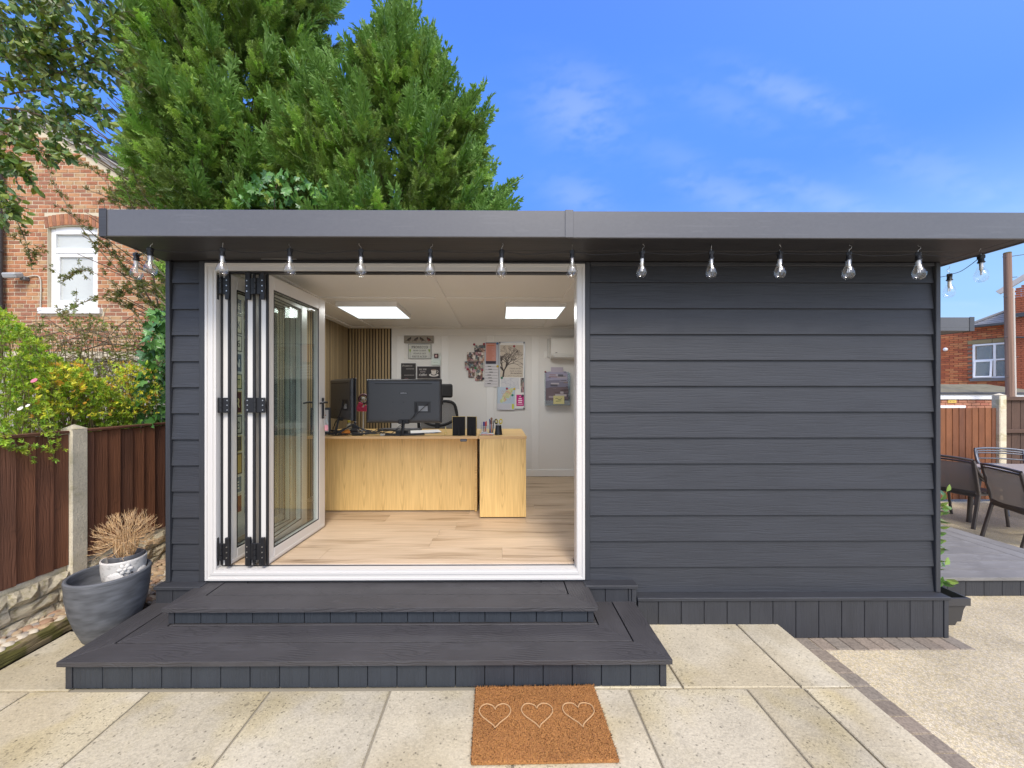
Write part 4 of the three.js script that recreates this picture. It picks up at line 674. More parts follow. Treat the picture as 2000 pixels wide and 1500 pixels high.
  const shots = [[924, 674, 945.5, 688, 0.02, '#4a3d3c', 'topmost dark snapshot of the cluster'], [909.5, 688, 926, 706, 0, '#8d7f78', 'pale snapshot at the upper left edge of the cluster'], [926, 687.5, 943, 705.5, -0.02, '#b9aaa2', 'light snapshot below the topmost one in the cluster'], [905.2, 705.5, 927.5, 719.5, 0.01, '#8896a0', 'snapshot farthest left in the cluster, wider than tall'], [926.5, 705.6, 941.5, 722.5, 0, '#7d6570', 'purplish snapshot right of centre in the cluster'], [912, 719.6, 926.8, 737.8, 0.02, '#7c6a68', 'bottom left snapshot of the cluster'], [925.5, 722.6, 940, 744, -0.03, '#8a6a52', 'lowest snapshot of the cluster, tall and brown']];
  shots.forEach(([a, b, c, d, t, col, l], i) => onWall('snapshot', l + ' on the white wall', 'photograph', a, b, c, d, W0 + 0.003 + (i % 3) * 0.0016, 0.001, snap(300 + i, col), 'snapshots stuck on the wall with magnets', t));
  const lines = (bg, ink, n, top) => (g, w, h) => { fill(g, bg, 0, 0, w, h); const q = rngOf(n); for (let i = 0; i < n; i++) fill(g, ink, w * 0.12, top + (i * (h - top - 10)) / n, w * (0.4 + 0.36 * q()), 3); };
  onWall('backing_sheet', 'pale lilac sheet behind the pink menu card', 'paper', 944.5, 668.6, 971, 713, W0 + 0.002, 0.001, std([0.50, 0.52, 0.60], 0.8));
  onWall('menu_card', 'pink printed card with dark band, left of the whiteboard', 'card', 946.4, 669.2, 966.2, 710.6, W0 + 0.005, 0.0015, printed(128, 256, (g, w, h) => { lines('#c98f84', '#b4582f', 17, 40)(g, w, h); fill(g, '#c46a34', 18, 28, 92, 8); fill(g, '#2c2536', 0, 0, w, 8); fill(g, '#2c2536', 0, 222, w, 34); }));
  onWall('list_sheet', 'white sheet ruled with dark rows below the pink menu card', 'paper', 943.8, 712, 970.8, 755.5, W0 + 0.004, 0.001, printed(160, 256, (g, w, h) => { fill(g, '#cfccd0', 0, 0, w, h); for (let i = 0; i < 7; i++) { fill(g, '#6b6a72', 8, 24 + i * 33, 144, 3); fill(g, '#2c2b33', 34 + (i % 3) * 10, 18 + i * 33, 40, 7); } }), null, -0.015);

  // whiteboard and what is pinned on it
  const wa = at(972, 667.5, 5.27), wb = at(1022.6, 799.5, 5.27), wz = W0;
  const wbd = thing('whiteboard', 'tall narrow whiteboard with aluminium frame', 'whiteboard');
  part('board', bx(wa.x + 0.012, wb.x - 0.012, wb.y + 0.012, wa.y - 0.012, wz, wz + 0.008, 0.001), M.trim, wbd);
  const alu = std([0.42, 0.43, 0.45], 0.4, { metalness: 0.7 });
  part('board_frame', [bx(wa.x, wa.x + 0.0125, wb.y, wa.y, wz, wz + 0.014, 0.002), bx(wb.x - 0.0125, wb.x, wb.y, wa.y, wz, wz + 0.014, 0.002), bx(wa.x + 0.0126, wb.x - 0.0126, wb.y, wb.y + 0.0125, wz, wz + 0.014, 0.002), bx(wa.x + 0.0126, wb.x - 0.0126, wa.y - 0.0125, wa.y, wz, wz + 0.014, 0.002)], alu, wbd);
  for (const [x, y] of [[wa.x, wb.y], [wb.x - 0.022, wb.y], [wa.x, wa.y - 0.022], [wb.x - 0.022, wa.y - 0.022]]) part('corner_cap', bx(x - 0.001, x + 0.023, y - 0.001, y + 0.023, wz, wz + 0.0155, 0.003), M.greyPlastic, wbd);
  onWall('tree_poster', 'cream poster of a bare tree at the top of the whiteboard', 'poster', 974.3, 674, 1019, 736.8, wz + 0.0105, 0.001, printed(384, 512, (g, w, h) => {
    fill(g, '#c9beb0', 0, 0, w, h); const q = rngOf(9); g.lineCap = 'round';
    const grow = (x, y, a, l, wd) => { if (wd < 0.8) { g.fillStyle = '#5a4a44'; g.beginPath(); g.arc(x, y, 3, 0, 7); g.fill(); return; } const x2 = x + Math.cos(a) * l, y2 = y + Math.sin(a) * l; g.strokeStyle = '#3b302e'; g.lineWidth = wd; g.beginPath(); g.moveTo(x, y); g.lineTo(x2, y2); g.stroke(); const n = wd > 8 ? 3 : 2; for (let i = 0; i < n; i++) grow(x2, y2, a + (q() - 0.5) * 1.25 + (i - (n - 1) / 2) * 0.5, l * (0.72 + q() * 0.16), wd * 0.64); };
    grow(48, 505, -1.42, 86, 28); grow(70, 400, -1.0, 105, 15); text(g, 'Friends are the', 250, 372, 'italic 34px serif', '#4a3d38', 190); text(g, 'family we choose', 262, 412, 'italic 30px serif', '#4a3d38', 200); text(g, 'for ourselves', 266, 448, 'italic bold 34px serif', '#3b302e', 190); for (let i = 0; i < 90; i++) fill(g, 'rgba(80,66,58,0.5)', 60 + q() * 310, 470 + q() * 34, 6, 4);
  }));
  onWall('note_sheet', 'pale sheet of faint handwriting between the tree poster and the map', 'paper', 975.5, 738, 1012, 760, wz + 0.0095, 0.001, printed(192, 128, (g, w, h) => { fill(g, '#d0d0d4', 0, 0, w, h); const q = rngOf(3); g.strokeStyle = '#a9a9b8'; g.lineWidth = 2; for (let i = 0; i < 14; i++) { g.beginPath(); g.moveTo(q() * w, q() * h); g.lineTo(q() * w, q() * h); g.stroke(); } }));
  onWall('map_calendar', 'calendar with a coloured map, hanging at the lower left of the whiteboard', 'calendar', 969, 756, 1003, 800.3, wz + 0.0175, 0.002, printed(256, 336, (g, w, h) => {
    fill(g, '#b9c8d8', 0, 0, w, h); const q = rngOf(12); for (let i = 0; i < 46; i++) { g.fillStyle = pickWith(q, ['#d9c9a0', '#d3b49a', '#c3cf9c', '#dcc0b4', '#cfd8a8']); const t = q(); g.beginPath(); g.ellipse(196 - t * 120 + (q() - 0.5) * 70, 30 + t * 190, 14 + q() * 24, 10 + q() * 20, q() * 3, 0, 7); g.fill(); } g.strokeStyle = '#c27c6a'; g.lineWidth = 2; for (let i = 0; i < 16; i++) { g.beginPath(); g.moveTo(40 + q() * 180, 40 + q() * 180); g.lineTo(40 + q() * 180, 40 + q() * 180); g.stroke(); }
    fill(g, '#d2d2da', 0, 244, w, 92); for (let i = 0; i < 12; i++) for (let k = 0; k < 5; k++) fill(g, '#8d8d9e', 8 + i * 17, 254 + k * 16, 11, 3); fill(g, '#c9cf3c', 214, 248, 30, 76);
  }), null, -0.01);
  onWall('photo_strip', 'narrow strip of dark red snapshots on the right side of the whiteboard', 'photograph', 1014.2, 738, 1020.8, 766.5, wz + 0.0095, 0.001, snap(410, '#4a2a2c'));
  onWall('magenta_card', 'magenta card with white lettering at the foot of the whiteboard', 'card', 1006, 771, 1020.6, 793, wz + 0.0095, 0.001, printed(128, 192, (g, w, h) => { fill(g, '#c4187c', 0, 0, w, h); fill(g, '#f4dcea', 58, 22, 12, 12); fill(g, '#f4dcea', 52, 30, 24, 8); for (const [y, l] of [[66, 54], [98, 74], [130, 66]]) fill(g, '#f4dcea', 64 - l / 2, y - 9, l, 18); fill(g, '#f4dcea', 18, 156, 92, 9); }));
  const magnets = [[923.5, 672.5, [0.28, 0.03, 0.06], 'dark red magnet at the upper left of the snapshots'], [942.7, 671.8, [0.30, 0.03, 0.05], 'dark red magnet at the upper right of the snapshots'], [969, 670.5, [0.03, 0.11, 0.30], 'blue magnet beside the pink menu card'], [969.2, 715.3, [0.55, 0.42, 0.03], 'yellow magnet on the list sheet'], [1001.7, 676, [0.28, 0.02, 0.04], 'dark red magnet at the top of the tree poster'], [977.5, 738, [0.02, 0.16, 0.10], 'green magnet at the foot of the tree poster'], [987.5, 759, [0.32, 0.03, 0.06], 'red magnet at the top of the map calendar'], [1002, 759.5, [0.60, 0.45, 0.04], 'yellow magnet at the corner of the map calendar'], [998.3, 771.8, [0.02, 0.22, 0.15], 'green magnet on the right edge of the map calendar'], [1018, 773, [0.03, 0.03, 0.05], 'black magnet at the top of the magenta card'], [941, 739.3, [0.03, 0.03, 0.05], 'black magnet at the lower right of the snapshots'], [939.5, 722.5, [0.30, 0.04, 0.06], 'red magnet at the right edge of the snapshots'], [926, 718.8, [0.02, 0.17, 0.05], 'green magnet in the middle of the snapshots'], [910.5, 721, [0.30, 0.03, 0.06], 'red magnet at the lower left of the snapshots']];
  for (const [x, y, c, l] of magnets) { const p = at(x, y, 5.27); single('magnet', lathe([[0.0001, 0.008], [0.014, 0.007], [0.0165, 0.004], [0.0165, 0]], 16).rotateX(Math.PI / 2), std(c, 0.35), l, 'magnet', [p.x, p.y, W0 + (x > 972 ? (x < 1003.5 && y > 757 ? 0.0178 : 0.0108) : 0.0072)], null, 'round magnets on the back wall'); }

  // leaflet rack
  const la = at(1062.5, 726, 5.2), lb2 = at(1111.5, 792, 5.2), lx = (la.x + lb2.x) / 2, lw = lb2.x - la.x;
  const rack = thing('leaflet_rack', 'clear wall rack of leaflets below the air conditioner', 'leaflet rack', [lx, lb2.y, W0]);
  const acry = phys([0.80, 0.86, 0.90], 0.06, { transmission: 0.85, thickness: 0 });
  part('rack_frame', [bx(-lw / 2, lw / 2, 0, 0.47, 0.0, 0.004, 0.001), bx(-lw / 2, -lw / 2 + 0.005, 0, 0.45, 0.0045, 0.10, 0.001), bx(lw / 2 - 0.005, lw / 2, 0, 0.45, 0.0045, 0.10, 0.001), bx(-lw / 2 + 0.006, lw / 2 - 0.006, 0, 0.006, 0.0045, 0.10, 0.001), ...[0, 1, 2].map((i) => bx(-lw / 2 + 0.006, lw / 2 - 0.006, 0.0065 + i * 0.12, 0.07 + i * 0.12, 0.098 - i * 0.03, 0.100 - i * 0.03, 0.0005))], acry, rack);
  [[0.015, 0.22, 0.085, '#6d5f66', 'front'], [0.135, 0.20, 0.055, '#7f7c90', 'middle'], [0.255, 0.20, 0.025, '#a39fb8', 'rear']].forEach(([y, h, z, c, n], i) => { for (let k = 0; k < 3; k++) part('leaflet', new THREE.BoxGeometry(lw * (0.9 - k * 0.1), h - k * 0.02, 0.002), printed(96, 96, (g, w, hh) => { const q = rngOf(40 + i * 5 + k); fill(g, c, 0, 0, w, hh); for (let m = 0; m < 14; m++) { g.fillStyle = pickWith(q, ['#5a4a4c', '#b8aeb4', '#8d7a70', '#44424e', '#cfc8cc', '#9a6a58']); g.globalAlpha = 0.7; g.fillRect(q() * w, q() * hh, 10 + q() * 40, 3 + q() * 14); } g.globalAlpha = 1; }), rack, [(k - 1) * 0.01, y + h / 2 + k * 0.02, z - k * 0.006], [-0.06, 0, (k - 1) * 0.02]); });
  part('price_card', new THREE.BoxGeometry(0.15, 0.115, 0.002), printed(96, 72, (g, w, h) => { fill(g, '#c9c28c', 0, 0, w, h); g.strokeStyle = '#4a5a3c'; g.lineWidth = 4; g.beginPath(); g.moveTo(18, 26); g.bezierCurveTo(36, 10, 44, 52, 74, 24); g.moveTo(22, 48); g.lineTo(70, 44); g.stroke(); }), rack, [0.012, 0.078, 0.102]);
  part('top_leaflet', new THREE.BoxGeometry(0.17, 0.13, 0.002), std([0.48, 0.43, 0.52], 0.7), rack, [0.0, 0.47, 0.012]);
  part('red_clip', [ball(0.013, 10, 8).translate(-lw / 2 + 0.01, 0.47, 0.012), bx(-lw / 2 + 0.018, -lw / 2 + 0.06, 0.452, 0.462, 0.008, 0.014, 0.002)], std([0.22, 0.03, 0.04], 0.5), rack);

  // air conditioner and socket
  const aa = at(1075, 659, 5.1), ab = at(1186, 700, 5.1);
  const ac = thing('air_conditioner', 'white wall-mounted air conditioner at the right end of the back wall', 'air conditioner', [aa.x, ab.y, ZB]);
  const aw = ab.x - aa.x, h2 = aa.y - ab.y;
  const sec = new THREE.Shape(); sec.moveTo(0, 0.02); sec.lineTo(0.12, 0.0); sec.quadraticCurveTo(0.19, 0.02, 0.20, 0.07); sec.lineTo(0.205, h2 - 0.05); sec.quadraticCurveTo(0.20, h2, 0.16, h2); sec.lineTo(0, h2);
  part('casing', new THREE.ExtrudeGeometry(sec, { depth: aw, bevelEnabled: true, bevelThickness: 0.006, bevelSize: 0.005, bevelSegments: 2, curveSegments: 6 }).rotateY(-Math.PI / 2).translate(aw, 0, 0), std([0.72, 0.71, 0.68], 0.35), ac);
  part('air_flap', bx(0.03, aw - 0.03, 0.012, 0.05, 0.188, 0.206, 0.004), std([0.60, 0.59, 0.56], 0.4), ac); part('status_mark', bx(0.05, 0.075, 0.075, 0.083, 0.2085, 0.2105, 0.0005), M.greyPlastic, ac);
  part('back_plate', bx(-0.04, aw + 0.02, 0.03, h2 + 0.01, 0.0, 0.030, 0.004), std([0.60, 0.59, 0.57], 0.5), ac);
  const so = thing('wall_socket', 'white isolator switch plate beside the air conditioner', 'switch', [at(1067, 693, 5.29).x, at(1067, 693, 5.29).y, ZB]);
  part('plate', bx(-0.045, 0.045, -0.047, 0.047, 0, 0.012, 0.003), M.trim, so); for (const x of [-0.02, 0.02]) part('rocker', bx(x - 0.012, x + 0.012, -0.018, 0.018, 0.0125, 0.017, 0.002), M.trim, so); part('lead', tube([V(0.05, -0.01, 0.02), V(0.055, 0.01, 0.03), V(0.057, 0.02, 0.03)], 0.007, 8, 6), M.black, so);
}
// lettered plaques on the left wall, seen past the folded leaves
{
  const words = [['PARK LANE', '#22344a', '#d8d2c2'], ['ROYAL OAK', '#c9bf9c', '#333026'], ['ROUTE 66', '#e0dccf', '#20242e'], ['LONDON', '#2c4a70', '#dfe3e6'], ['MARKET ST', '#d8cf9e', '#2e4a30'], ['THE BAR', '#5a2420', '#e2d2a0'], ['THE GROUND', '#c9c6b8', '#2a2a2c'], ['OPEN', '#1d2a3c', '#d6c890'], ['BEER', '#b99a52', '#3a2418'], ['GARAGE', '#3f6a8c', '#e4e4de'], ['CAFE', '#8c2f2a', '#efe6d2'], ['ALE HOUSE', '#324438', '#d9cf9c']];
  const hs = [0.125, 0.15, 0.13, 0.16, 0.12, 0.19, 0.15, 0.13, 0.17, 0.14, 0.15, 0.16];
  for (const [col, zc] of [[0, -0.40], [1, -0.80]]) { let y = 2.28; for (let i = 0; i < 12 && y > 0.62; i++) { const [s, bg, ink] = words[(i + col * 5) % 12], h = hs[(i + col * 3) % 12], w = 0.36;
    const o = part('sign_plaque', new THREE.BoxGeometry(w, h, 0.006), printed(256, 96, (g, W, H) => { fill(g, ink, 0, 0, W, H); fill(g, bg, 6, 6, W - 12, H - 12); text(g, s, W / 2, H / 2 + 3, 'bold 54px sans-serif', ink, W - 30); }, 0.4), scene, [-2.099 + 0.004, y - h / 2, zc], [0, Math.PI / 2, 0]);
    o.name = numbered('sign_plaque'); tag(o, `lettered plaque reading ${s} in the ${col ? 'farther' : 'nearer'} column on the left wall`, 'wall plaque', 'lettered plaques on the left wall'); y -= h + 0.012; } }
}
// ---------------------------------------------------------------- left side: fence, gravel bed, planters, brick house
const stoneBlock = (w, h, d, seed, k = 0.012) => { const g0 = new THREE.BoxGeometry(w, h, d, 5, 3, 1), p = g0.attributes.position; for (let i = 0; i < p.count; i++) { const x = p.getX(i), y = p.getY(i), z = p.getZ(i); const n = (a) => hash(Math.round(x * 400), Math.round(y * 400) + Math.round(z * 90), seed + a) - 0.5; const e = Math.abs(x) > w / 2 - 0.001 || Math.abs(y) > h / 2 - 0.001; p.setXYZ(i, x + n(1) * k * 0.7, y + n(2) * k * 0.7, z + (z > 0 ? n(3) * k * 2 - (e ? k * 1.2 : 0) : 0)); } const g = g0.toNonIndexed(); g.computeVertexNormals(); return g; };
const FXL = -2.95;
{
  const f = thing('timber_fence', 'brown feather-edge fence on stone-faced concrete base, left of the garden room', 'fence');
  const panel = (z0, z1) => {
    const p = part('fence_panel', [bx(FXL - 0.05, FXL - 0.018, 0.42, 0.48, z0, z1, 0.003), bx(FXL - 0.05, FXL - 0.018, 1.10, 1.16, z0, z1, 0.003)], M.fence[3], f);
    let i = 0; for (let z = z0; z < z1 - 0.02; z += 0.098, i++) {                    // feather-edge board: thick side over the thin side of the next
      const a = Math.max(z0, z - 0.012), b = Math.min(z1, z + 0.106), t = rr(-0.0015, 0.0015), x = FXL, dy = rr(-0.004, 0.004);
      part('fence_board', faces([[V(x - 0.014, 0.334, b), V(x - 0.014, 1.232 + dy, b), V(x + 0.004 + t, 1.232 + dy, a), V(x + 0.004 + t, 0.334, a)].reverse(), [V(x - 0.018, 0.334, a), V(x + 0.004 + t, 0.334, a), V(x + 0.004 + t, 1.232 + dy, a), V(x - 0.018, 1.232 + dy, a)], [V(x - 0.018, 0.334, b), V(x - 0.018, 1.232 + dy, b), V(x - 0.014, 1.232 + dy, b), V(x - 0.014, 0.334, b)], [V(x - 0.018, 1.232 + dy, a), V(x + 0.004 + t, 1.232 + dy, a), V(x - 0.014, 1.232 + dy, b), V(x - 0.018, 1.232 + dy, b)]], 'y'), pick(M.fence), p);
    }
    part('capping_rail', bx(FXL - 0.055, FXL + 0.012, 1.237, 1.256, z0, z1, 0.003, { grain: 'z' }), M.fence[3], p);
    const gb = part('gravel_board', bx(FXL - 0.045, FXL - 0.010, -0.05, 0.331, z0, z1, 0.003), M.concrete, f);
    [[0.035, 0.105], [0.142, 0.085], [0.229, 0.100]].forEach(([y, h], r) => { for (let z = z0 - rr(0, 0.15); z < z1;) { const w = rr(0.14, 0.30), a = Math.max(z0 + 0.004, z), b = Math.min(z1 - 0.004, z + w - 0.006); if (b - a > 0.03) { const g = stoneBlock(b - a, h - 0.006, 0.03, Math.floor(rr(0, 9999))); g.rotateY(Math.PI / 2); g.translate(FXL + 0.004, y + h / 2 - 0.03, (a + b) / 2); part('stone', g, pick(M.rock), gb); } z += w; } });
  };
  panel(-0.09, 1.785); panel(-2.10, -0.20);
  const post = (z) => { const g = [bx(FXL - 0.06, FXL + 0.022, -0.1, 1.262, z - 0.052, z + 0.052, 0.006, { grain: 'y' })]; const c = new THREE.ConeGeometry(0.0742, 0.032, 4, 1).rotateY(Math.PI / 4).scale(0.79, 1, 1).translate(FXL - 0.019, 1.2785, z); g.push(c); return part('fence_post', g, M.concrete, f); };
  post(-0.145); post(1.838);

  const bed = structure('gravel_bed');
  part('soil', [bx(FXL - 0.02, -2.80, -0.09, 0.045, -2.4, 2.6, 0), bx(-2.80, WL + 0.02, -0.09, 0.045, -2.4, -0.085, 0)], M.soil, bed);
  const peb = [0, 1, 2, 3, 4].map((s) => { const g = new THREE.IcosahedronGeometry(1, 1), p = g.attributes.position; for (let i = 0; i < p.count; i++) { const k = 1 + 0.22 * (hash(Math.round(p.getX(i) * 50), Math.round(p.getY(i) * 50) + 31 * Math.round(p.getZ(i) * 50), s) - 0.5); p.setXYZ(i, p.getX(i) * k, p.getY(i) * k, p.getZ(i) * k); } g.computeVertexNormals(); const n = g.attributes.normal; for (let i = 0; i < n.count; i++) { const q = V(p.getX(i), p.getY(i), p.getZ(i)).normalize().lerp(V(n.getX(i), n.getY(i), n.getZ(i)), 0.3).normalize(); n.setXYZ(i, q.x, q.y, q.z); } return g; });
  const rest = [[], [], []]; let count = 0;
  const lay = (x, z, y) => {
    const s = rr(0.016, 0.030), sc = [s * rr(1.0, 1.5), s * rr(0.55, 0.75), s * rr(0.85, 1.1)], inView = (x < -2.8 ? z > 0.0 && z < 0.55 : z > -0.95);
    if (inView && count < 290) { const m = part('pebble', pick(peb), pick(M.pebble), bed, [x, y, z], [rr(-0.4, 0.4), rr(0, 6.28), rr(-0.4, 0.4)]); m.scale.set(...sc); count++; }
    else rest[Math.floor(R() * 3)].push(pick(peb).clone().scale(...sc).rotateY(rr(0, 6.28)).translate(x, y, z));
  };
  for (let z = 0.55; z > -0.09; z -= 0.036) for (let x = -2.925; x < -2.81; x += 0.038) lay(x + rr(-0.012, 0.012), z + rr(-0.012, 0.012), 0.056 + rr(0, 0.010));
  for (let z = -0.105; z > -1.5; z -= 0.038) for (let x = -2.90; x < -2.215; x += 0.045) lay(x + rr(-0.014, 0.014), z + rr(-0.012, 0.012), 0.054 + rr(0, 0.014));
  for (let z = 2.2; z > 0.58; z -= 0.045) for (let x = -2.925; x < -2.81; x += 0.045) lay(x + rr(-0.012, 0.012), z + rr(-0.012, 0.012), 0.056 + rr(0, 0.01));
  rest.forEach((l, i) => { const m = part('pebbles', merge(l), M.pebble[i * 2], bed); m.userData.kind = 'stuff'; });

  const e = thing('edging_log', 'mossy weathered timber edging between the pebbles and the paving', 'edging');
  for (const [z0, z1] of [[0.02, 1.05], [1.056, 2.6]]) { const g = new THREE.BoxGeometry(0.055, 0.075, z1 - z0, 2, 2, 40), p = g.attributes.position, u = g.attributes.uv; for (let i = 0; i < p.count; i++) { const x = p.getX(i), y = p.getY(i), z = p.getZ(i), k = 0.006; u.setXY(i, z, x + y); p.setXYZ(i, x + k * (fbm(z / 3 + 0.3, y * 2 + 0.5, 60, 8, 5, 3) - 0.5) * 2, y + k * (fbm(z / 3 + 0.1, x * 2 + 0.5, 60, 8, 9, 3) - 0.5) * 2.4, z); } g.computeVertexNormals(); part('timber', g, M.mossTimber, e, [-2.772, 0.031, (z0 + z1) / 2]); }
}
{ // planters
  const p = thing('garden_planter', 'large dark grey ribbed planter beside the lower step', 'planter', [-2.437, 0.001, 0.135]);
  part('planter_body', lathe([[0.0001, 0.0], [0.105, 0.0], [0.120, 0.012], [0.152, 0.10], [0.176, 0.19], [0.189, 0.28], [0.194, 0.36], [0.197, 0.385], [0.194, 0.394], [0.184, 0.396], [0.176, 0.390], [0.172, 0.34], [0.166, 0.26], [0.0001, 0.255]], 64), M.pot, p);
  part('soil', new THREE.CylinderGeometry(0.166, 0.166, 0.012, 32).translate(0, 0.272, 0), M.soil, p);
  const w = thing('elephant_pot', 'white elephant-faced flower pot standing inside the large grey planter', 'flower pot', [-2.405, 0.280, 0.075], 0.78);
  part('pot_body', lathe([[0.0001, 0], [0.072, 0], [0.088, 0.02], [0.102, 0.07], [0.108, 0.12], [0.109, 0.165], [0.111, 0.176], [0.107, 0.182], [0.099, 0.180], [0.097, 0.13], [0.0001, 0.125]], 40), M.ceramic, w);
  part('inner_pot', lathe([[0.080, 0.13], [0.088, 0.196], [0.091, 0.200], [0.087, 0.203], [0.083, 0.199], [0.078, 0.175], [0.0001, 0.172]], 32).translate(0.012, 0, -0.006), M.greyPlastic, w);
  part('ear', [ball(0.047, 20, 14).scale(1, 1, 0.28).rotateY(-0.45).translate(-0.040, 0.075, 0.096)], M.ceramic, w);
  part('ear', [ball(0.034, 16, 12).scale(1, 1, 0.3).rotateY(0.75).translate(0.082, 0.085, 0.066)], M.ceramic, w);
  part('trunk', tube([V(0.012, 0.085, 0.108), V(0.030, 0.060, 0.122), V(0.052, 0.052, 0.122), V(0.072, 0.066, 0.112), V(0.070, 0.084, 0.112), V(0.058, 0.082, 0.118)], 0.013, 24, 10), M.ceramic, w);
  part('eye', ball(0.006, 10, 8).translate(0.036, 0.105, 0.105), M.black, w);
  const fl = []; for (let i = 0; i < 6; i++) fl.push(ball(0.017, 10, 8).scale(1.1, 0.7, 0.45).rotateZ(i * 1.047).translate(0.004 + 0.020 * Math.cos(i * 1.047), 0.135 + 0.018 * Math.sin(i * 1.047), 0.112)); fl.push(ball(0.009, 10, 8).translate(0.004, 0.135, 0.120));
  part('flower_relief', fl, M.ceramic, w);
  const d = thing('dried_plant', 'round dried straw-coloured shrub growing from the elephant pot', 'plant', [-2.395, 0.455, 0.07]);
  const r = rngOf(99), G = [[], [], []];
  const grow = (p, dir, len, rad, depth) => {
    const pts = [p.clone()], q = p.clone(), dd = dir.clone(); for (let k = 0; k < 3; k++) { dd.add(V((r() - 0.5) * 0.4, 0.05, (r() - 0.5) * 0.4)).normalize(); q.addScaledVector(dd, len / 3); pts.push(q.clone()); }
    G[Math.floor(r() * 3)].push(taper(pts, rad, rad * 0.55, 4, 4));
    if (depth < 3) { const n = depth === 0 ? 4 : depth === 1 ? 5 : 3; for (let i = 0; i < n; i++) { const s = pts[i === 0 ? 3 : 1 + Math.floor(r() * 3)]; grow(s, dd.clone().add(V((r() - 0.5) * 1.3, (r() - 0.25) * 0.9, (r() - 0.5) * 1.3)).normalize(), len * (0.55 + r() * 0.2), rad * 0.62, depth + 1); } }
  };
  for (let i = 0; i < 74; i++) { const a = i * 2.399, y = 1 - 1.62 * (i + 0.5) / 74, s = Math.sqrt(1 - y * y), o = V(s * Math.cos(a), y, s * Math.sin(a)), b = V(Math.cos(a) * 0.05 * r(), 0, Math.sin(a) * 0.05 * r()), m = V(o.x * 0.060, 0.125 + o.y * 0.060, o.z * 0.060); G[i % 3].push(taper([b, b.clone().lerp(m, 0.5).add(V(o.x * 0.012, 0, o.z * 0.012)), m], 0.0020, 0.0018, 6, 5)); grow(m, o, 0.060 * (0.92 + 0.16 * r()), 0.0023, 1); }
  G.forEach((l, i) => { const m = part('twigs', merge(l), std([[0.62, 0.40, 0.19], [0.68, 0.48, 0.27], [0.50, 0.30, 0.14]][i], 0.85), d); m.userData.kind = 'stuff'; });
}

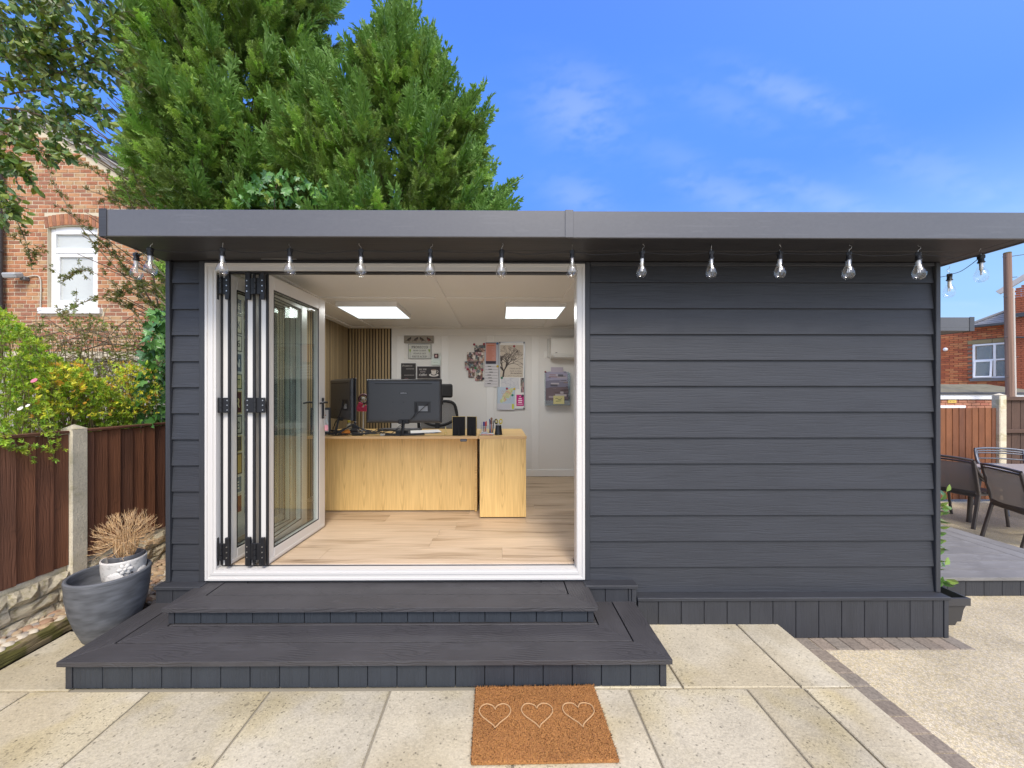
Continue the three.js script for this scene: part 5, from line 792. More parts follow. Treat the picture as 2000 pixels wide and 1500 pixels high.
// brick house beyond the fence
{
  const zf = -4.69, h = thing('brick_house', 'red brick gable-ended house with one white window, beyond the fence on the left', 'house'), verge = (x) => x < -8.9 ? 6.72 + (x + 8.9) * 0.585 : 6.72 - (x + 8.9) * 0.585;
  const sh = new THREE.Shape(); sh.moveTo(-12.4, GY); sh.lineTo(-6.0, GY); sh.lineTo(-6.0, verge(-6.0)); sh.lineTo(-8.9, 6.72); sh.lineTo(-12.4, verge(-12.4)); sh.closePath();
  const wx0 = -8.56, wx1 = -7.62, wy0 = 3.14, wy1 = 4.72, arch = (x) => wy1 - 0.055 * Math.pow((x - (wx0 + wx1) / 2) / 0.47, 2);
  const hole = new THREE.Path(); hole.moveTo(wx0, wy0); hole.lineTo(wx1, wy0); hole.lineTo(wx1, wy1 - 0.055); hole.quadraticCurveTo((wx0 + wx1) / 2, wy1 + 0.055, wx0, wy1 - 0.055); sh.holes.push(hole);
  const wall = part('wall', new THREE.ExtrudeGeometry(sh, { depth: 0.24, bevelEnabled: false }).translate(0, 0, zf - 0.2445), M.mortar, h);
  const st = cbox(0.2135, 0.064, 0.10, 0.003, { u: 0.1, v: 0.1 }), hd = cbox(0.102, 0.064, 0.10, 0.003, { u: 0.4, v: 0.2 }), all = [];
  for (let r = 0, y = 2.35; y < 6.7; y += 0.0755, r++) for (let i = 0, x = -9.75 + (r % 2 ? 0.1125 : 0); x < -5.55; x += r % 6 === 5 ? 0.1135 : 0.2255, i++) {
    const header = r % 6 === 5, w = header ? 0.104 : 0.216; if (y + 0.05 > verge(x + w / 2) - 0.06) continue;
    let a = x - w / 2, b = x + w / 2; if (y > wy0 - 0.14 && y < wy1 + 0.235) { const s0 = y < wy0 - 0.02 ? wx0 - 0.14 : y > wy1 - 0.03 ? wx0 - 0.06 : wx0 - 0.006, s1 = y < wy0 - 0.02 ? wx1 + 0.11 : y > wy1 - 0.03 ? wx1 + 0.06 : wx1 + 0.006; if (b > s0 && a < s1) { if (a < s0) b = s0; else if (b > s1) a = s1; else continue; if (b - a < 0.025) continue; } }
    all.push([(a + b) / 2, y, header, (b - a) / w]);
  }
  const seen = (b) => { const d = CZ - zf, px = PX + b[0] * F / d, py = PY - (b[1] - CY) * F / d; return (px > -5 && px < 335 && py > 330 && py < 625 ? 0 : 1); };
  all.sort((a, b) => seen(a) - seen(b) || Math.hypot(a[0], a[1] - CY) - Math.hypot(b[0], b[1] - CY));
  const more = M.brick.map(() => []);
  all.forEach(([x, y, hdr, cut], i) => { const k = Math.floor(R() * 5), z = zf - 0.05 + rr(-0.002, 0.003), g = hdr ? hd : st; if (i < 285) part('brick', g, M.brick[k], wall, [x, y, z]).scale.x = cut; else more[k].push(g.clone().scale(cut, 1, 1).translate(x, y, z)); });
  more.forEach((l, k) => { const m = part('bricks', merge(l), M.brick[k], wall); m.userData.kind = 'stuff'; });
  // closers round the window and the flat arch of soldiers
  for (let i = 0; i < 14; i++) { const t = (i - 6.5) / 6.5, x = (wx0 + wx1) / 2 + t * 0.49; part('brick', cbox(0.066, 0.215, 0.10, 0.004), M.brick[i % 2 ? 0 : 4], wall, [x, arch(x) + 0.112, zf - 0.044], [0, 0, -t * 0.11]); }
  // window
  const wn = part('window', [bx(wx0, wx0 + 0.085, wy0, wy1 - 0.05, zf - 0.14, zf - 0.06, 0.006), bx(wx1 - 0.085, wx1, wy0, wy1 - 0.05, zf - 0.14, zf - 0.06, 0.006), bx(wx0 + 0.086, wx1 - 0.086, wy0, wy0 + 0.10, zf - 0.14, zf - 0.06, 0.006), bx(wx0 + 0.086, wx1 - 0.086, wy1 - 0.15, wy1 - 0.006, zf - 0.14, zf - 0.06, 0.006), bx(wx0 + 0.086, wx1 - 0.086, 4.20, 4.30, zf - 0.14, zf - 0.055, 0.006), bx(wx0 + 0.086, wx0 + 0.15, wy0 + 0.101, 4.199, zf - 0.13, zf - 0.066, 0.006), bx(wx1 - 0.15, wx1 - 0.086, wy0 + 0.101, 4.199, zf - 0.13, zf - 0.066, 0.006), bx(wx0 + 0.151, wx1 - 0.151, 4.135, 4.199, zf - 0.13, zf - 0.066, 0.006), bx(wx0 + 0.151, wx1 - 0.151, wy0 + 0.101, wy0 + 0.165, zf - 0.13, zf - 0.066, 0.006)], M.windowWhite, h);
  const frosted = phys([0.86, 0.88, 0.86], 0.25, { transmission: 0.55, thickness: 0 });
  part('pane', bx(wx0 + 0.15, wx1 - 0.15, wy0 + 0.165, 4.135, zf - 0.105, zf - 0.10, 0), frosted, wn); part('pane', bx(wx0 + 0.086, wx1 - 0.086, 4.30, wy1 - 0.15, zf - 0.105, zf - 0.10, 0), frosted, wn);
  part('curtain', bx(wx0 + 0.05, wx0 + 0.55, wy0, wy1, zf - 0.20, zf - 0.18, 0), M.curtain, wn); part('room_wall', bx(wx0 - 0.1, wx1 + 0.1, wy0 - 0.1, wy1 + 0.1, zf - 0.45, zf - 0.42, 0), std([0.30, 0.31, 0.31], 0.9), wn);
  part('sill', bx(wx0 - 0.13, wx1 + 0.10, wy0 - 0.115, wy0 - 0.001, zf - 0.12, zf + 0.06, 0.01), M.windowWhite, h);
  // roof verge
  const rf = part('roof', [bar(V(-9.05, 6.90, zf - 2.4), V(-5.25, 6.90 - 3.8 * 0.585, zf - 2.4), 0.05, 5.0, 0.01), bar(V(-8.75, 6.90, zf - 2.4), V(-12.55, 6.90 - 3.8 * 0.585, zf - 2.4), 0.05, 5.0, 0.01)].map((g) => g), M.tileGrey, h);
  part('verge_strip', [bar(V(-8.9, 6.79, zf + 0.02), V(-5.3, 6.79 - 3.6 * 0.585, zf + 0.02), 0.10, 0.10, 0.01), bar(V(-8.9, 6.79, zf + 0.02), V(-12.5, 6.79 - 3.6 * 0.585, zf + 0.02), 0.10, 0.10, 0.01)], std([0.42, 0.41, 0.40], 0.8), rf);
  const dp = part('drainpipe', [rod(V(-9.36, 2.4, zf + 0.09), V(-9.36, 5.9, zf + 0.09), 0.055, 0.055, 16), ...[3.15, 4.2, 5.2].map((y) => new THREE.CylinderGeometry(0.066, 0.066, 0.06, 16).translate(-9.36, y, zf + 0.09))], M.pipe, h);
  part('drainpipe', [rod(V(-9.50, 2.4, zf + 0.07), V(-9.50, 5.9, zf + 0.07), 0.04, 0.04, 12)], M.pipe, h);
  const sl = thing('security_light', 'grey floodlight on the brick wall left of the white window', 'security light', [-8.98, 3.72, zf]);
  part('lamp_head', [cbox(0.25, 0.10, 0.16, 0.02).rotateX(0.35).translate(-0.05, 0, 0.14)], std([0.33, 0.34, 0.35], 0.5), sl); part('bracket', bx(0.0, 0.10, -0.07, 0.0, 0, 0.09, 0.01), M.greyPlastic, sl);
  part('conduit', tube([V(0.08, 0.0, 0.03), V(0.18, 0.03, 0.02), V(0.28, 0.02, 0.015), V(0.31, -0.05, 0.015), V(0.31, -0.6, 0.015)], 0.012, 24, 6), std([0.50, 0.46, 0.38], 0.7), sl);
  const ext = thing('rendered_wall', 'low grey rendered wall behind the shrubs, in front of the brick house', 'wall');
  const grey = std([0.33, 0.31, 0.28], 0.9, { map: fascTex }); part('render', bx(-9.6, -5.6, GY, 2.06, -4.10, -3.95, 0.01), grey, ext); part('coping', bx(-9.65, -5.55, 2.061, 2.115, -4.14, -3.91, 0.012), grey, ext);
}
// ---------------------------------------------------------------- right side: deck, outbuilding, patio set, fence, houses
{
  const d = thing('side_deck', 'raised grey composite deck on the right of the garden room', 'deck');
  const x0 = 2.985, x1 = 4.92, zf = -0.432, yt = 0.060, th = 0.024, zb = -2.2;
  part('frame', bx(x0 + 0.02, x1 - 0.03, GY, yt - th - 0.002, zb, zf - 0.04, 0), M.felt, d);
  for (let x = x0, i = 0; x < x1 - 0.05; x += 0.1455, i++) part('riser_board', bx(x + 0.0018, Math.min(x1 - 0.022, x + 0.1455) - 0.0018, GY + 0.002, yt - th - 0.001, zf - 0.038, zf - 0.021, 0.002, { grain: 'y' }), M.plinth, d);
  const b = 0.145, g = 0.006;
  for (let r = 0; r < 2; r++) { const a = r * (b + g), c = a + b; part('deck_board', plank([[x0, zf - a], [x1 - a - 0.001, zf - a], [x1 - c, zf - c], [x0, zf - c]], yt - th, yt, 0.001), M.deckGrey, d); part('deck_board', plank([[x1 - a, zf - a - 0.001], [x1 - a, zb], [x1 - c, zb], [x1 - c, zf - c - 0.001]], yt - th, yt, 0.001, 'z'), M.deckGrey, d); }
  for (let z = zf - 2 * (b + g); z > zb + 0.1; z -= b + g) part('deck_board', plank(rect(x0, x1 - 2 * (b + g), z - b, z), yt - th, yt, 0.001), M.deckGrey, d);
  part('nosing_strip', bx(x0, x1 - 0.015, yt - th - 0.012, yt - th - 0.0005, zf - 0.030, zf - 0.016, 0.001), M.deck, d);
}
{
  const o = thing('outbuilding', 'dark flat-roofed outbuilding behind the deck, its roof edge showing on the right', 'outbuilding');
  part('wall', bx(3.15, 5.24, GY, 2.30, -5.2, -2.27, 0.004), M.clad, o);
  const rf = part('roof', bx(3.05, 5.59, 2.275, 2.395, -5.4, -1.91, 0.003), M.felt, o);
  part('fascia_panel', bx(3.03, 5.605, 2.252, 2.412, -1.908, -1.892, 0.003), M.fascia, rf); part('fascia_panel', bx(5.592, 5.607, 2.252, 2.412, -5.4, -1.909, 0.003), M.fascia, rf);
  part('fascia_corner', [bx(5.556, 5.612, 2.249, 2.416, -1.8915, -1.887, 0.001), bx(5.6075, 5.612, 2.249, 2.416, -2.0, -1.8916, 0.001)], M.pipe, rf);
  part('soffit_board', bx(3.05, 5.59, 2.256, 2.274, -5.4, -1.91, 0.002), M.soffit, rf); part('drip_line', bx(3.03, 5.55, 2.297, 2.3015, -1.8915, -1.889, 0), M.greyPlastic, rf);
}
{ // trough and its shrub beside the plinth
  const t = thing('plant_trough', 'dark plastic plant trough at the right corner of the garden room', 'trough', [0, GY, 0]);
  const q = (y, i, c) => [V(2.995 + i, y, -0.045 - i), V(3.235 - i + c, y, -0.045 - i), V(3.235 - i + c, y, -0.70 + i), V(2.995 + i, y, -0.70 + i)];
  const ring = (A, B) => A.map((p, k) => [A[k], A[(k + 1) % 4], B[(k + 1) % 4], B[k]]);
  part('trough_body', faces([...ring(q(0.002, 0.035, -0.03), q(0.155, 0.012, -0.004)), ...ring(q(0.155, 0.012, -0.004), q(0.155, 0, 0)), ...ring(q(0.155, 0, 0), q(0.205, 0, 0)), ...ring(q(0.205, 0, 0), q(0.205, 0.014, 0)), ...ring(q(0.205, 0.014, 0), q(0.03, 0.03, 0))]), std([0.045, 0.043, 0.043], 0.55, { side: THREE.DoubleSide }), t);
  part('soil', faces([q(0.16, 0.018, 0).reverse()]), std([0.055, 0.042, 0.03], 1, { side: THREE.DoubleSide }), t);
}
function chair(name, label, mat, sling, pos, turn) {                 // sling-backed armchair facing local +z
  const c = thing(name, label, 'garden chair', pos, turn, 'chairs round the garden table');
  const b = (a, e, w = 0.034, h = 0.024) => bar(a, e, w, h, 0.004);
  for (const s of [-1, 1]) {
    part('rear_leg', [b(V(s * 0.245, 0, -0.30), V(s * 0.245, 0.40, -0.215)), b(V(s * 0.245, 0.395, -0.215), V(s * 0.245, 0.80, -0.295))], mat, c);
    part('front_leg', [tube([V(s * 0.255, 0.0, 0.23), V(s * 0.255, 0.16, 0.20), V(s * 0.255, 0.40, 0.17), V(s * 0.255, 0.56, 0.17)], 0.015, 14, 8)], mat, c);
    part('armrest', [tube([V(s * 0.246, 0.815, -0.30), V(s * 0.256, 0.72, -0.265), V(s * 0.268, 0.615, -0.19), V(s * 0.272, 0.575, -0.06), V(s * 0.265, 0.565, 0.19)], 0.014, 24, 8), tube([V(s * 0.236, 0.79, -0.285), V(s * 0.245, 0.69, -0.255), V(s * 0.252, 0.585, -0.18), V(s * 0.255, 0.545, -0.06), V(s * 0.25, 0.54, 0.18)], 0.010, 24, 6)], mat, c);
  }
  part('top_rail', [tube([V(-0.25, 0.815, -0.30), V(-0.12, 0.828, -0.325), V(0.12, 0.828, -0.325), V(0.25, 0.815, -0.30)], 0.015, 18, 8), tube([V(-0.235, 0.785, -0.292), V(-0.12, 0.794, -0.312), V(0.12, 0.794, -0.312), V(0.235, 0.785, -0.292)], 0.011, 18, 6)], mat, c);
  part('cross_rail', [b(V(-0.235, 0.42, -0.225), V(0.235, 0.42, -0.225)), b(V(-0.235, 0.385, -0.215), V(0.235, 0.385, -0.215)), b(V(-0.245, 0.40, 0.20), V(0.245, 0.40, 0.20)), b(V(-0.235, 0.40, -0.21), V(-0.235, 0.40, 0.19)), b(V(0.235, 0.40, -0.21), V(0.235, 0.40, 0.19))], mat, c);
  if (sling) { const g = new THREE.PlaneGeometry(0.45, 0.355, 10, 6), p = g.attributes.position; for (let i = 0; i < p.count; i++) { const x = p.getX(i), y = p.getY(i); p.setZ(i, -0.018 + 0.35 * x * x - 0.006 * Math.sin(y * 40 + x * 9)); } g.rotateX(-0.195); part('back_sling', g.translate(0, 0.605, -0.258), phys([0.24, 0.20, 0.17], 0.7, { side: THREE.DoubleSide, transmission: 0.5, thickness: 0 }), c); }
  else for (let i = 0; i < 5; i++) part('back_bar', tube([V(-0.235, 0.46 + i * 0.075, -0.235 - i * 0.012), V(0, 0.465 + i * 0.075, -0.262 - i * 0.012), V(0.235, 0.46 + i * 0.075, -0.235 - i * 0.012)], 0.009, 14, 6), mat, c);
  for (let i = 0; i < 6; i++) part('seat_slat', bx(-0.24, 0.24, 0.414, 0.428, -0.19 + i * 0.065, -0.145 + i * 0.065, 0.003), mat, c);
  return c;
}
chair('garden_chair', 'brown sling-back garden chair at the corner of the building, its arm towards the table', M.chairMetal, true, [5.90, GY, -2.215], Math.PI / 2 + 0.16);
chair('garden_chair', 'brown sling-back garden chair nearest the camera, cut by the right edge', M.chairMetal, true, [5.64, GY, -1.36], Math.PI / 2 - 0.40);
chair('garden_chair', 'bluish metal garden chair with barred back, beyond the table', M.chairBlue, false, [7.02, GY, -2.52], -0.35);
{
  const t = thing('garden_table', 'brown metal garden table among the chairs on the right', 'table', [6.62, GY, -1.75]);
  part('table_top', [new RoundedBoxGeometry(1.62, 0.03, 0.86, 3, 0.012).translate(0, 0.715, 0)], M.tableTop, t);
  part('table_apron', [bx(-0.76, 0.76, 0.655, 0.6995, -0.46, -0.43, 0.003), bx(-0.76, 0.76, 0.655, 0.6995, 0.43, 0.46, 0.003)], M.chairMetal, t);
  for (const [x, z] of [[-0.72, -0.42], [-0.72, 0.42], [0.72, -0.42], [0.72, 0.42]]) part('leg', rod(V(x, 0, z), V(x * 0.96, 0.699, z * 0.96), 0.022, 0.026, 12), M.chairMetal, t);
  part('foot_rail', bar(V(-0.7, 0.11, 0.1), V(-0.25, 0.11, 0.1), 0.05, 0.02, 0.003), M.chairMetal, t);
}
{ // fence on the right
  const f = thing('right_fence', 'reddish brown boarded fence with a pale concrete post, behind the garden chairs', 'fence');
  const d = 5.55, z = CZ - d, yt = at(0, 797, d).y, xp = at(1960, 0, d).x;
  const p1 = part('fence_panel', bx(4.9, xp - 0.055, GY + 0.05, yt - 0.02, z - 0.03, z - 0.014, 0), M.fenceDark[1], f);
  for (let x = 4.9; x < xp - 0.06; x += 0.098) part('fence_board', faces([[V(x, GY + 0.04, z - 0.004), V(Math.min(x + 0.116, xp - 0.054), GY + 0.04, z - 0.012), V(Math.min(x + 0.116, xp - 0.054), yt + rr(-0.004, 0.004), z - 0.012), V(x, yt + rr(-0.004, 0.004), z - 0.004)], [V(x, GY + 0.04, z - 0.014), V(x, GY + 0.04, z - 0.004), V(x, yt, z - 0.004), V(x, yt, z - 0.014)]], 'y'), pick(M.fenceRight), p1);
  const yp = at(0, 772, d).y;
  part('fence_post', [bx(xp - 0.052, xp + 0.052, GY, yp, z - 0.07, z + 0.03, 0.008, { grain: 'y' }), new THREE.ConeGeometry(0.0735, 0.03, 4, 1).rotateY(Math.PI / 4).translate(xp, yp + 0.015, z - 0.02)], M.concrete, f);
  const p2 = part('fence_panel', bx(xp + 0.055, xp + 1.9, GY + 0.05, yp - 0.03, z - 0.05, z - 0.035, 0), M.fenceDark[1], f);
  for (let x = xp + 0.056; x < xp + 1.85; x += 0.135) part('fence_board', bx(x, x + 0.128, GY + 0.04, yp - 0.02, z - 0.034, z - 0.020, 0.002, { grain: 'y' }), pick(M.fenceDark), p2);
  for (const y of [yp - 0.075, yp - 0.56, yp - 1.1]) part('fence_rail', bx(xp + 0.056, xp + 1.88, y, y + 0.055, z - 0.0195, z + 0.02, 0.003), M.fenceDark[0], p2);
}
// brick house on the right: local x runs along the wall, local z faces this garden
function brickwork(parent, x0, x1, y0, y1, skip, mats, rowH = 0.075, lenB = 0.225) {
  const L = mats.map(() => []), st = cbox(lenB - 0.011, rowH - 0.011, 0.05, 0.003, { u: 0, v: 0 });
  for (let r = 0, y = y0; y < y1; y += rowH, r++) for (let x = x0 - (r % 2 ? lenB / 2 : 0); x < x1; x += lenB) { const a = Math.max(x0, x), b = Math.min(x1, x + lenB - 0.011); if (b - a < 0.03 || (skip && skip(a, b, y))) continue; const g = st.clone(); g.scale((b - a) / (lenB - 0.011), 1, 1); L[Math.floor(R() * mats.length)].push(g.translate((a + b) / 2, y + rowH / 2, rr(-0.024, -0.020))); }
  L.forEach((l, i) => { if (l.length) { const m = part('bricks', merge(l), mats[i], parent); m.userData.kind = 'stuff'; } });
}
{
  const h = thing('far_brick_house', 'red brick house with grey roof and white two-by-two window, behind the right fence', 'house', [17.55, 0, -11.6], 0);
  // wall direction on plan (0.45, 0.89): nearer to the right
  h.rotation.y = Math.atan2(-0.89, 0.45);
  // place by photo pixel: distance along the wall from the origin
  const along = (px) => { const k = (px - PX) / F; return (k * (CZ + 11.6) - 17.55) / (0.45 + k * 0.89); };
  const depthAt = (s) => CZ + 11.6 - 0.89 * s, yOf = (py, s) => CY - (py - PY) / F * depthAt(s);
  const sL = along(1800), sW0 = along(1904), sW1 = along(1985), yEave = yOf(633, along(1940)), yTop = yOf(671, along(1925)), yBot = yOf(738, along(1940));
  const wall = part('wall', bx(sL, along(1999), -1.5, yEave, -0.35, -0.030, 0), M.mortarDark, h);
  brickwork(wall, sL, along(1992), yOf(778, 0), yEave - 0.02, (a, b, y) => b > sW0 + 0.02 && a < sW1 - 0.02 && y > yBot - 0.12 && y < yTop + 0.16, M.brickRed);
  const W = sW1 - sW0, H = yTop - yBot, fr = 0.06, m = part('window', [bx(sW0, sW0 + fr, yBot, yTop, -0.06, 0.01, 0.004), bx(sW1 - fr, sW1, yBot, yTop, -0.06, 0.01, 0.004), bx(sW0 + fr, sW1 - fr, yBot, yBot + fr, -0.06, 0.01, 0.004), bx(sW0 + fr, sW1 - fr, yTop - fr, yTop, -0.06, 0.01, 0.004), bx(sW0 + fr, sW1 - fr, yBot + H * 0.5, yBot + H * 0.5 + 0.06, -0.055, 0.014, 0.004), bx(sW0 + W * 0.52, sW0 + W * 0.52 + 0.06, yBot + fr, yTop - fr, -0.05, 0.018, 0.004)], M.windowWhite, h);
  const gl = phys([0.75, 0.82, 0.85], 0.03, { transmission: 0.8, thickness: 0 });
  for (const [a, b, y0, y1] of [[0.1, 0.5, 0.56, 0.94], [0.58, 0.93, 0.56, 0.94], [0.58, 0.93, 0.06, 0.48]]) part('pane', bx(sW0 + W * a, sW0 + W * b, yBot + H * y0, yBot + H * y1, -0.02, -0.015, 0), gl, m);
  const ow = W * 0.47, oh = H * 0.5, vent = part('opening_light', [bx(0, 0.05, -oh, 0, 0, 0.045, 0.004), bx(ow - 0.05, ow, -oh, 0, 0, 0.045, 0.004), bx(0.05, ow - 0.05, -oh, -oh + 0.05, 0, 0.045, 0.004), bx(0.05, ow - 0.05, -0.05, 0, 0, 0.045, 0.004)], M.windowWhite, m, [sW0 + W * 0.04, yBot + H * 0.51, 0.02], [-0.16, 0, 0]); vent.userData.label = 'lower left casement pushed open';
  part('pane', bx(sW0 + W * 0.04 + 0.05, sW0 + W * 0.04 + ow - 0.05, yBot + 0.06, yBot + H * 0.5, 0.05, 0.055, 0), gl, m);
  part('curtain', [bx(sW0 + 0.05, sW0 + W * 0.6, yBot, yTop, -0.22, -0.20, 0), ...[0, 1, 2, 3, 4, 5, 6].map((i) => rod(V(sW0 + 0.12 + i * 0.11, yBot, -0.20), V(sW0 + 0.12 + i * 0.11, yTop, -0.20), 0.035, 0.035, 8))], std([0.66, 0.68, 0.66], 0.9), m);
  part('room_wall', bx(sW0, sW1, yBot, yTop, -0.34, -0.30, 0), std([0.10, 0.10, 0.10], 0.9), m);
  part('lintel', [bx(sW0 - 0.12, sW0 + W * 0.49, yTop + 0.015, yTop + 0.155, -0.06, 0.012, 0.006), bx(sW0 + W * 0.5, sW1 + 0.1, yTop + 0.015, yTop + 0.155, -0.06, 0.012, 0.006)], M.stoneLintel, h);
  part('sill', bx(sW0 - 0.06, sW1 + 0.1, yBot - 0.11, yBot - 0.005, -0.06, 0.07, 0.006), M.slate, h);
  const slope = 0.52, rf = part('roof', faces([[V(sL, yEave - 0.02, 0.22), V(along(1999), yEave - 0.02, 0.22), V(along(1999), yEave + 4 * slope, -3.8), V(sL + 1.4, yEave + 4 * slope, -3.8)]]), std([0.30, 0.29, 0.275], 0.8, { side: THREE.DoubleSide }), h);
  // hipped edge: the roof rises from the left corner; tile courses as thin strips
  const sC = along(1893), dx = along(1999) - sC; rf.geometry = faces([[V(sC, yEave, 0.20), V(along(1999), yEave, 0.20), V(along(1999), yEave + dx * 0.60, -0.9), V(along(1999) - 0.01, yEave + dx * 0.60, -0.9)]]);
  for (let i = 1; i < 9; i++) { const t = i / 9; part('tile_course', bar(V(sC + dx * t, yEave + dx * 0.60 * t, 0.20 - 1.1 * t + 0.012), V(along(1999), yEave + dx * 0.60 * t, 0.20 - 1.1 * t + 0.012), 0.02, 0.02, 0.003), M.tileGrey, rf); }
  part('hip_ridge', bar(V(sC, yEave + 0.02, 0.20), V(along(1999), yEave + dx * 0.60 + 0.02, -0.88), 0.09, 0.06, 0.01), std([0.20, 0.195, 0.19], 0.8), rf);
  part('gutter', bar(V(along(1912), yEave - 0.03, 0.26), V(along(1999), yEave - 0.03, 0.26), 0.10, 0.10, 0.02), M.pipe, h);
  part('vent_cap', ball(0.07, 12, 8).translate(along(1851), yOf(682, along(1851)), 0.04), M.windowWhite, h);
  // taller gabled wing at the right edge
  const sG = along(1983), gy = yOf(563, sG), w2 = part('gable_wing', bx(sG, sG + 2.2, -1.5, gy - 0.35, -0.6, 0.28, 0), M.mortarDark, h);
  const bw = part('gable_brick', [bx(sG, sG + 0.001, gy - 0.36, gy - 0.35, 0.27, 0.28, 0)], M.mortarDark, w2); { const g = []; const st = cbox(0.214, 0.064, 0.05, 0.003); for (let y = 1.0, r = 0; y < gy + 0.9; y += 0.075, r++) for (let x = sG + (r % 2 ? 0.1125 : 0); x < sG + 1.1; x += 0.225) if (y < gy - 0.08 + (x - sG) * 0.75) g.push(st.clone().translate(x + 0.11, y, 0.29)); bw.geometry = merge(g); bw.material = M.brickRed[1]; bw.userData.kind = 'stuff'; }
  part('barge_board', bar(V(sG - 0.25, gy - 0.12, 0.36), V(sG + 1.4, gy + 1.12, 0.36), 0.16, 0.10, 0.01), std([0.50, 0.48, 0.46], 0.6), w2);
  part('wall_box', bx(sG + 0.12, sG + 0.5, yOf(622, sG), yOf(614, sG), 0.32, 0.42, 0.01), M.pipe, w2); part('overflow_pipe', bar(V(sG - 0.05, yOf(658, sG), 0.36), V(sG + 0.5, yOf(664, sG), 0.36), 0.05, 0.05, 0.01), M.pipe, w2);
}
{
  const g = thing('brick_garage', 'low brick outhouse with lean-to roof and white fascia board, behind the right fence', 'outhouse', [0, 0, 0]), d = 9.6, z = CZ - d, X = (px) => at(px, 0, d).x, Y = (py) => at(0, py, d).y;
  const wall = part('wall', bx(X(1780), X(2040), -1.2, Y(768), z - 2, z - 0.03, 0), M.mortarDark, g);
  const L = M.brickRed.map(() => []); const st = cbox(0.214, 0.064, 0.05, 0.003, { u: 0, v: 0 }); for (let y = Y(815), r = 0; y < Y(783); y += 0.075, r++) for (let x = X(1790) + (r % 2 ? 0.1125 : 0); x < X(2030); x += 0.225) L[Math.floor(R() * 4)].push(st.clone().translate(x, y + 0.03, z - 0.022));
  L.forEach((l, i) => { const m = part('bricks', merge(l), std([[0.42, 0.17, 0.10], [0.37, 0.14, 0.09], [0.46, 0.21, 0.13], [0.40, 0.18, 0.11]][i], 0.9), wall); m.userData.kind = 'stuff'; });
  part('fascia_board', bx(X(1780), X(2040), Y(780), Y(770.5), z - 0.01, z + 0.05, 0.004), M.windowWhite, g);
  part('gutter', bx(X(1780), X(2040), Y(770), Y(766.5), z + 0.0, z + 0.10, 0.01), M.pipe, g);
  part('roof', faces([[V(X(1780), Y(766), z + 0.08), V(X(2040), Y(766), z + 0.08), V(X(2040), Y(748), z - 1.1), V(X(1780), Y(748), z - 1.1)]]), std([0.27, 0.27, 0.22], 0.9, { side: THREE.DoubleSide, map: concTex }), g);
  part('white_rail', bx(X(1780), X(1886), Y(797), Y(792), z + 0.01, z + 0.05, 0.004), M.windowWhite, g);
  const s = thing('yellow_plate', 'small yellow plate on the outhouse wall above the right fence', 'sign', [X(1862), Y(784), z + 0.012]); part('plate', cbox(0.22, 0.085, 0.02, 0.004), std([0.62, 0.42, 0.10], 0.6), s); part('lettering', [bx(-0.07, -0.03, -0.012, 0.012, 0.0102, 0.0115, 0), bx(0.0, 0.06, -0.006, 0.004, 0.0102, 0.0115, 0)], std([0.35, 0.22, 0.05], 0.7), s);
}
{
  const p = thing('utility_pole', 'weathered wooden utility pole with step irons, in front of the far house', 'utility pole', [0, 0, 0]), d = 9.0, a = at(1981, 830, d), b = at(1973, 493, d);
  part('pole', rod(V(a.x, -0.3, a.z), b, 0.075, 0.066, 14), M.poleWood, p); part('pole_cap', new THREE.CylinderGeometry(0.062, 0.07, 0.03, 14).translate(b.x, b.y + 0.012, b.z), M.mossTimber, p);
  for (let i = 0; i < 7; i++) { const y = b.y - 0.1 - i * 0.48, t = (b.y - y) / (b.y + 0.3), x = mix(b.x, a.x, t), s = i % 2 ? 1 : -1; part('step_iron', rod(V(x + s * 0.05, y, b.z + 0.02), V(x + s * 0.17, y + 0.005, b.z + 0.04), 0.008, 0.008, 6), M.pipe, p); }
  part('conduit', rod(V(a.x + 0.062, -0.2, a.z + 0.04), V(mix(b.x, a.x, 0.2) + 0.062, b.y - 0.85, b.z + 0.04), 0.026, 0.026, 10), std([0.50, 0.45, 0.40], 0.7), p);
  part('wire', tube([V(b.x, b.y - 0.08, b.z), V(b.x + 1.4, b.y + 0.02, b.z + 0.6), V(b.x + 3.0, b.y + 0.22, b.z + 1.2)], 0.008, 12, 5), M.pipe, p);
}
// ---------------------------------------------------------------- plants
function scatter(name, geo, mat, list, parent) {                       // many copies of one leaf or spray: { p, d (its axis), roll, s, c }
  const m = new THREE.InstancedMesh(geo, mat, list.length), q = new THREE.Quaternion(), q2 = new THREE.Quaternion(), M4 = new THREE.Matrix4(), c = new THREE.Color();
  list.forEach((l, i) => { q.setFromUnitVectors(UP, l.d); q2.setFromAxisAngle(UP, l.roll); q.multiply(q2); m.setMatrixAt(i, M4.compose(l.p, q, V(l.s, l.s * (l.sy ?? 1), l.s))); m.setColorAt(i, c.setRGB(...l.c)); });
  m.name = name; m.castShadow = m.receiveShadow = true; m.userData.kind = 'stuff'; parent.add(m); return m;
}
const tri = (list) => { const g = new THREE.BufferGeometry(); g.setAttribute('position', new THREE.Float32BufferAttribute(list.flat(), 3)); g.computeVertexNormals(); return g; };
const dirR = (r) => { const z = r() * 2 - 1, a = r() * 6.283, k = Math.sqrt(1 - z * z); return V(k * Math.cos(a), z, k * Math.sin(a)); };
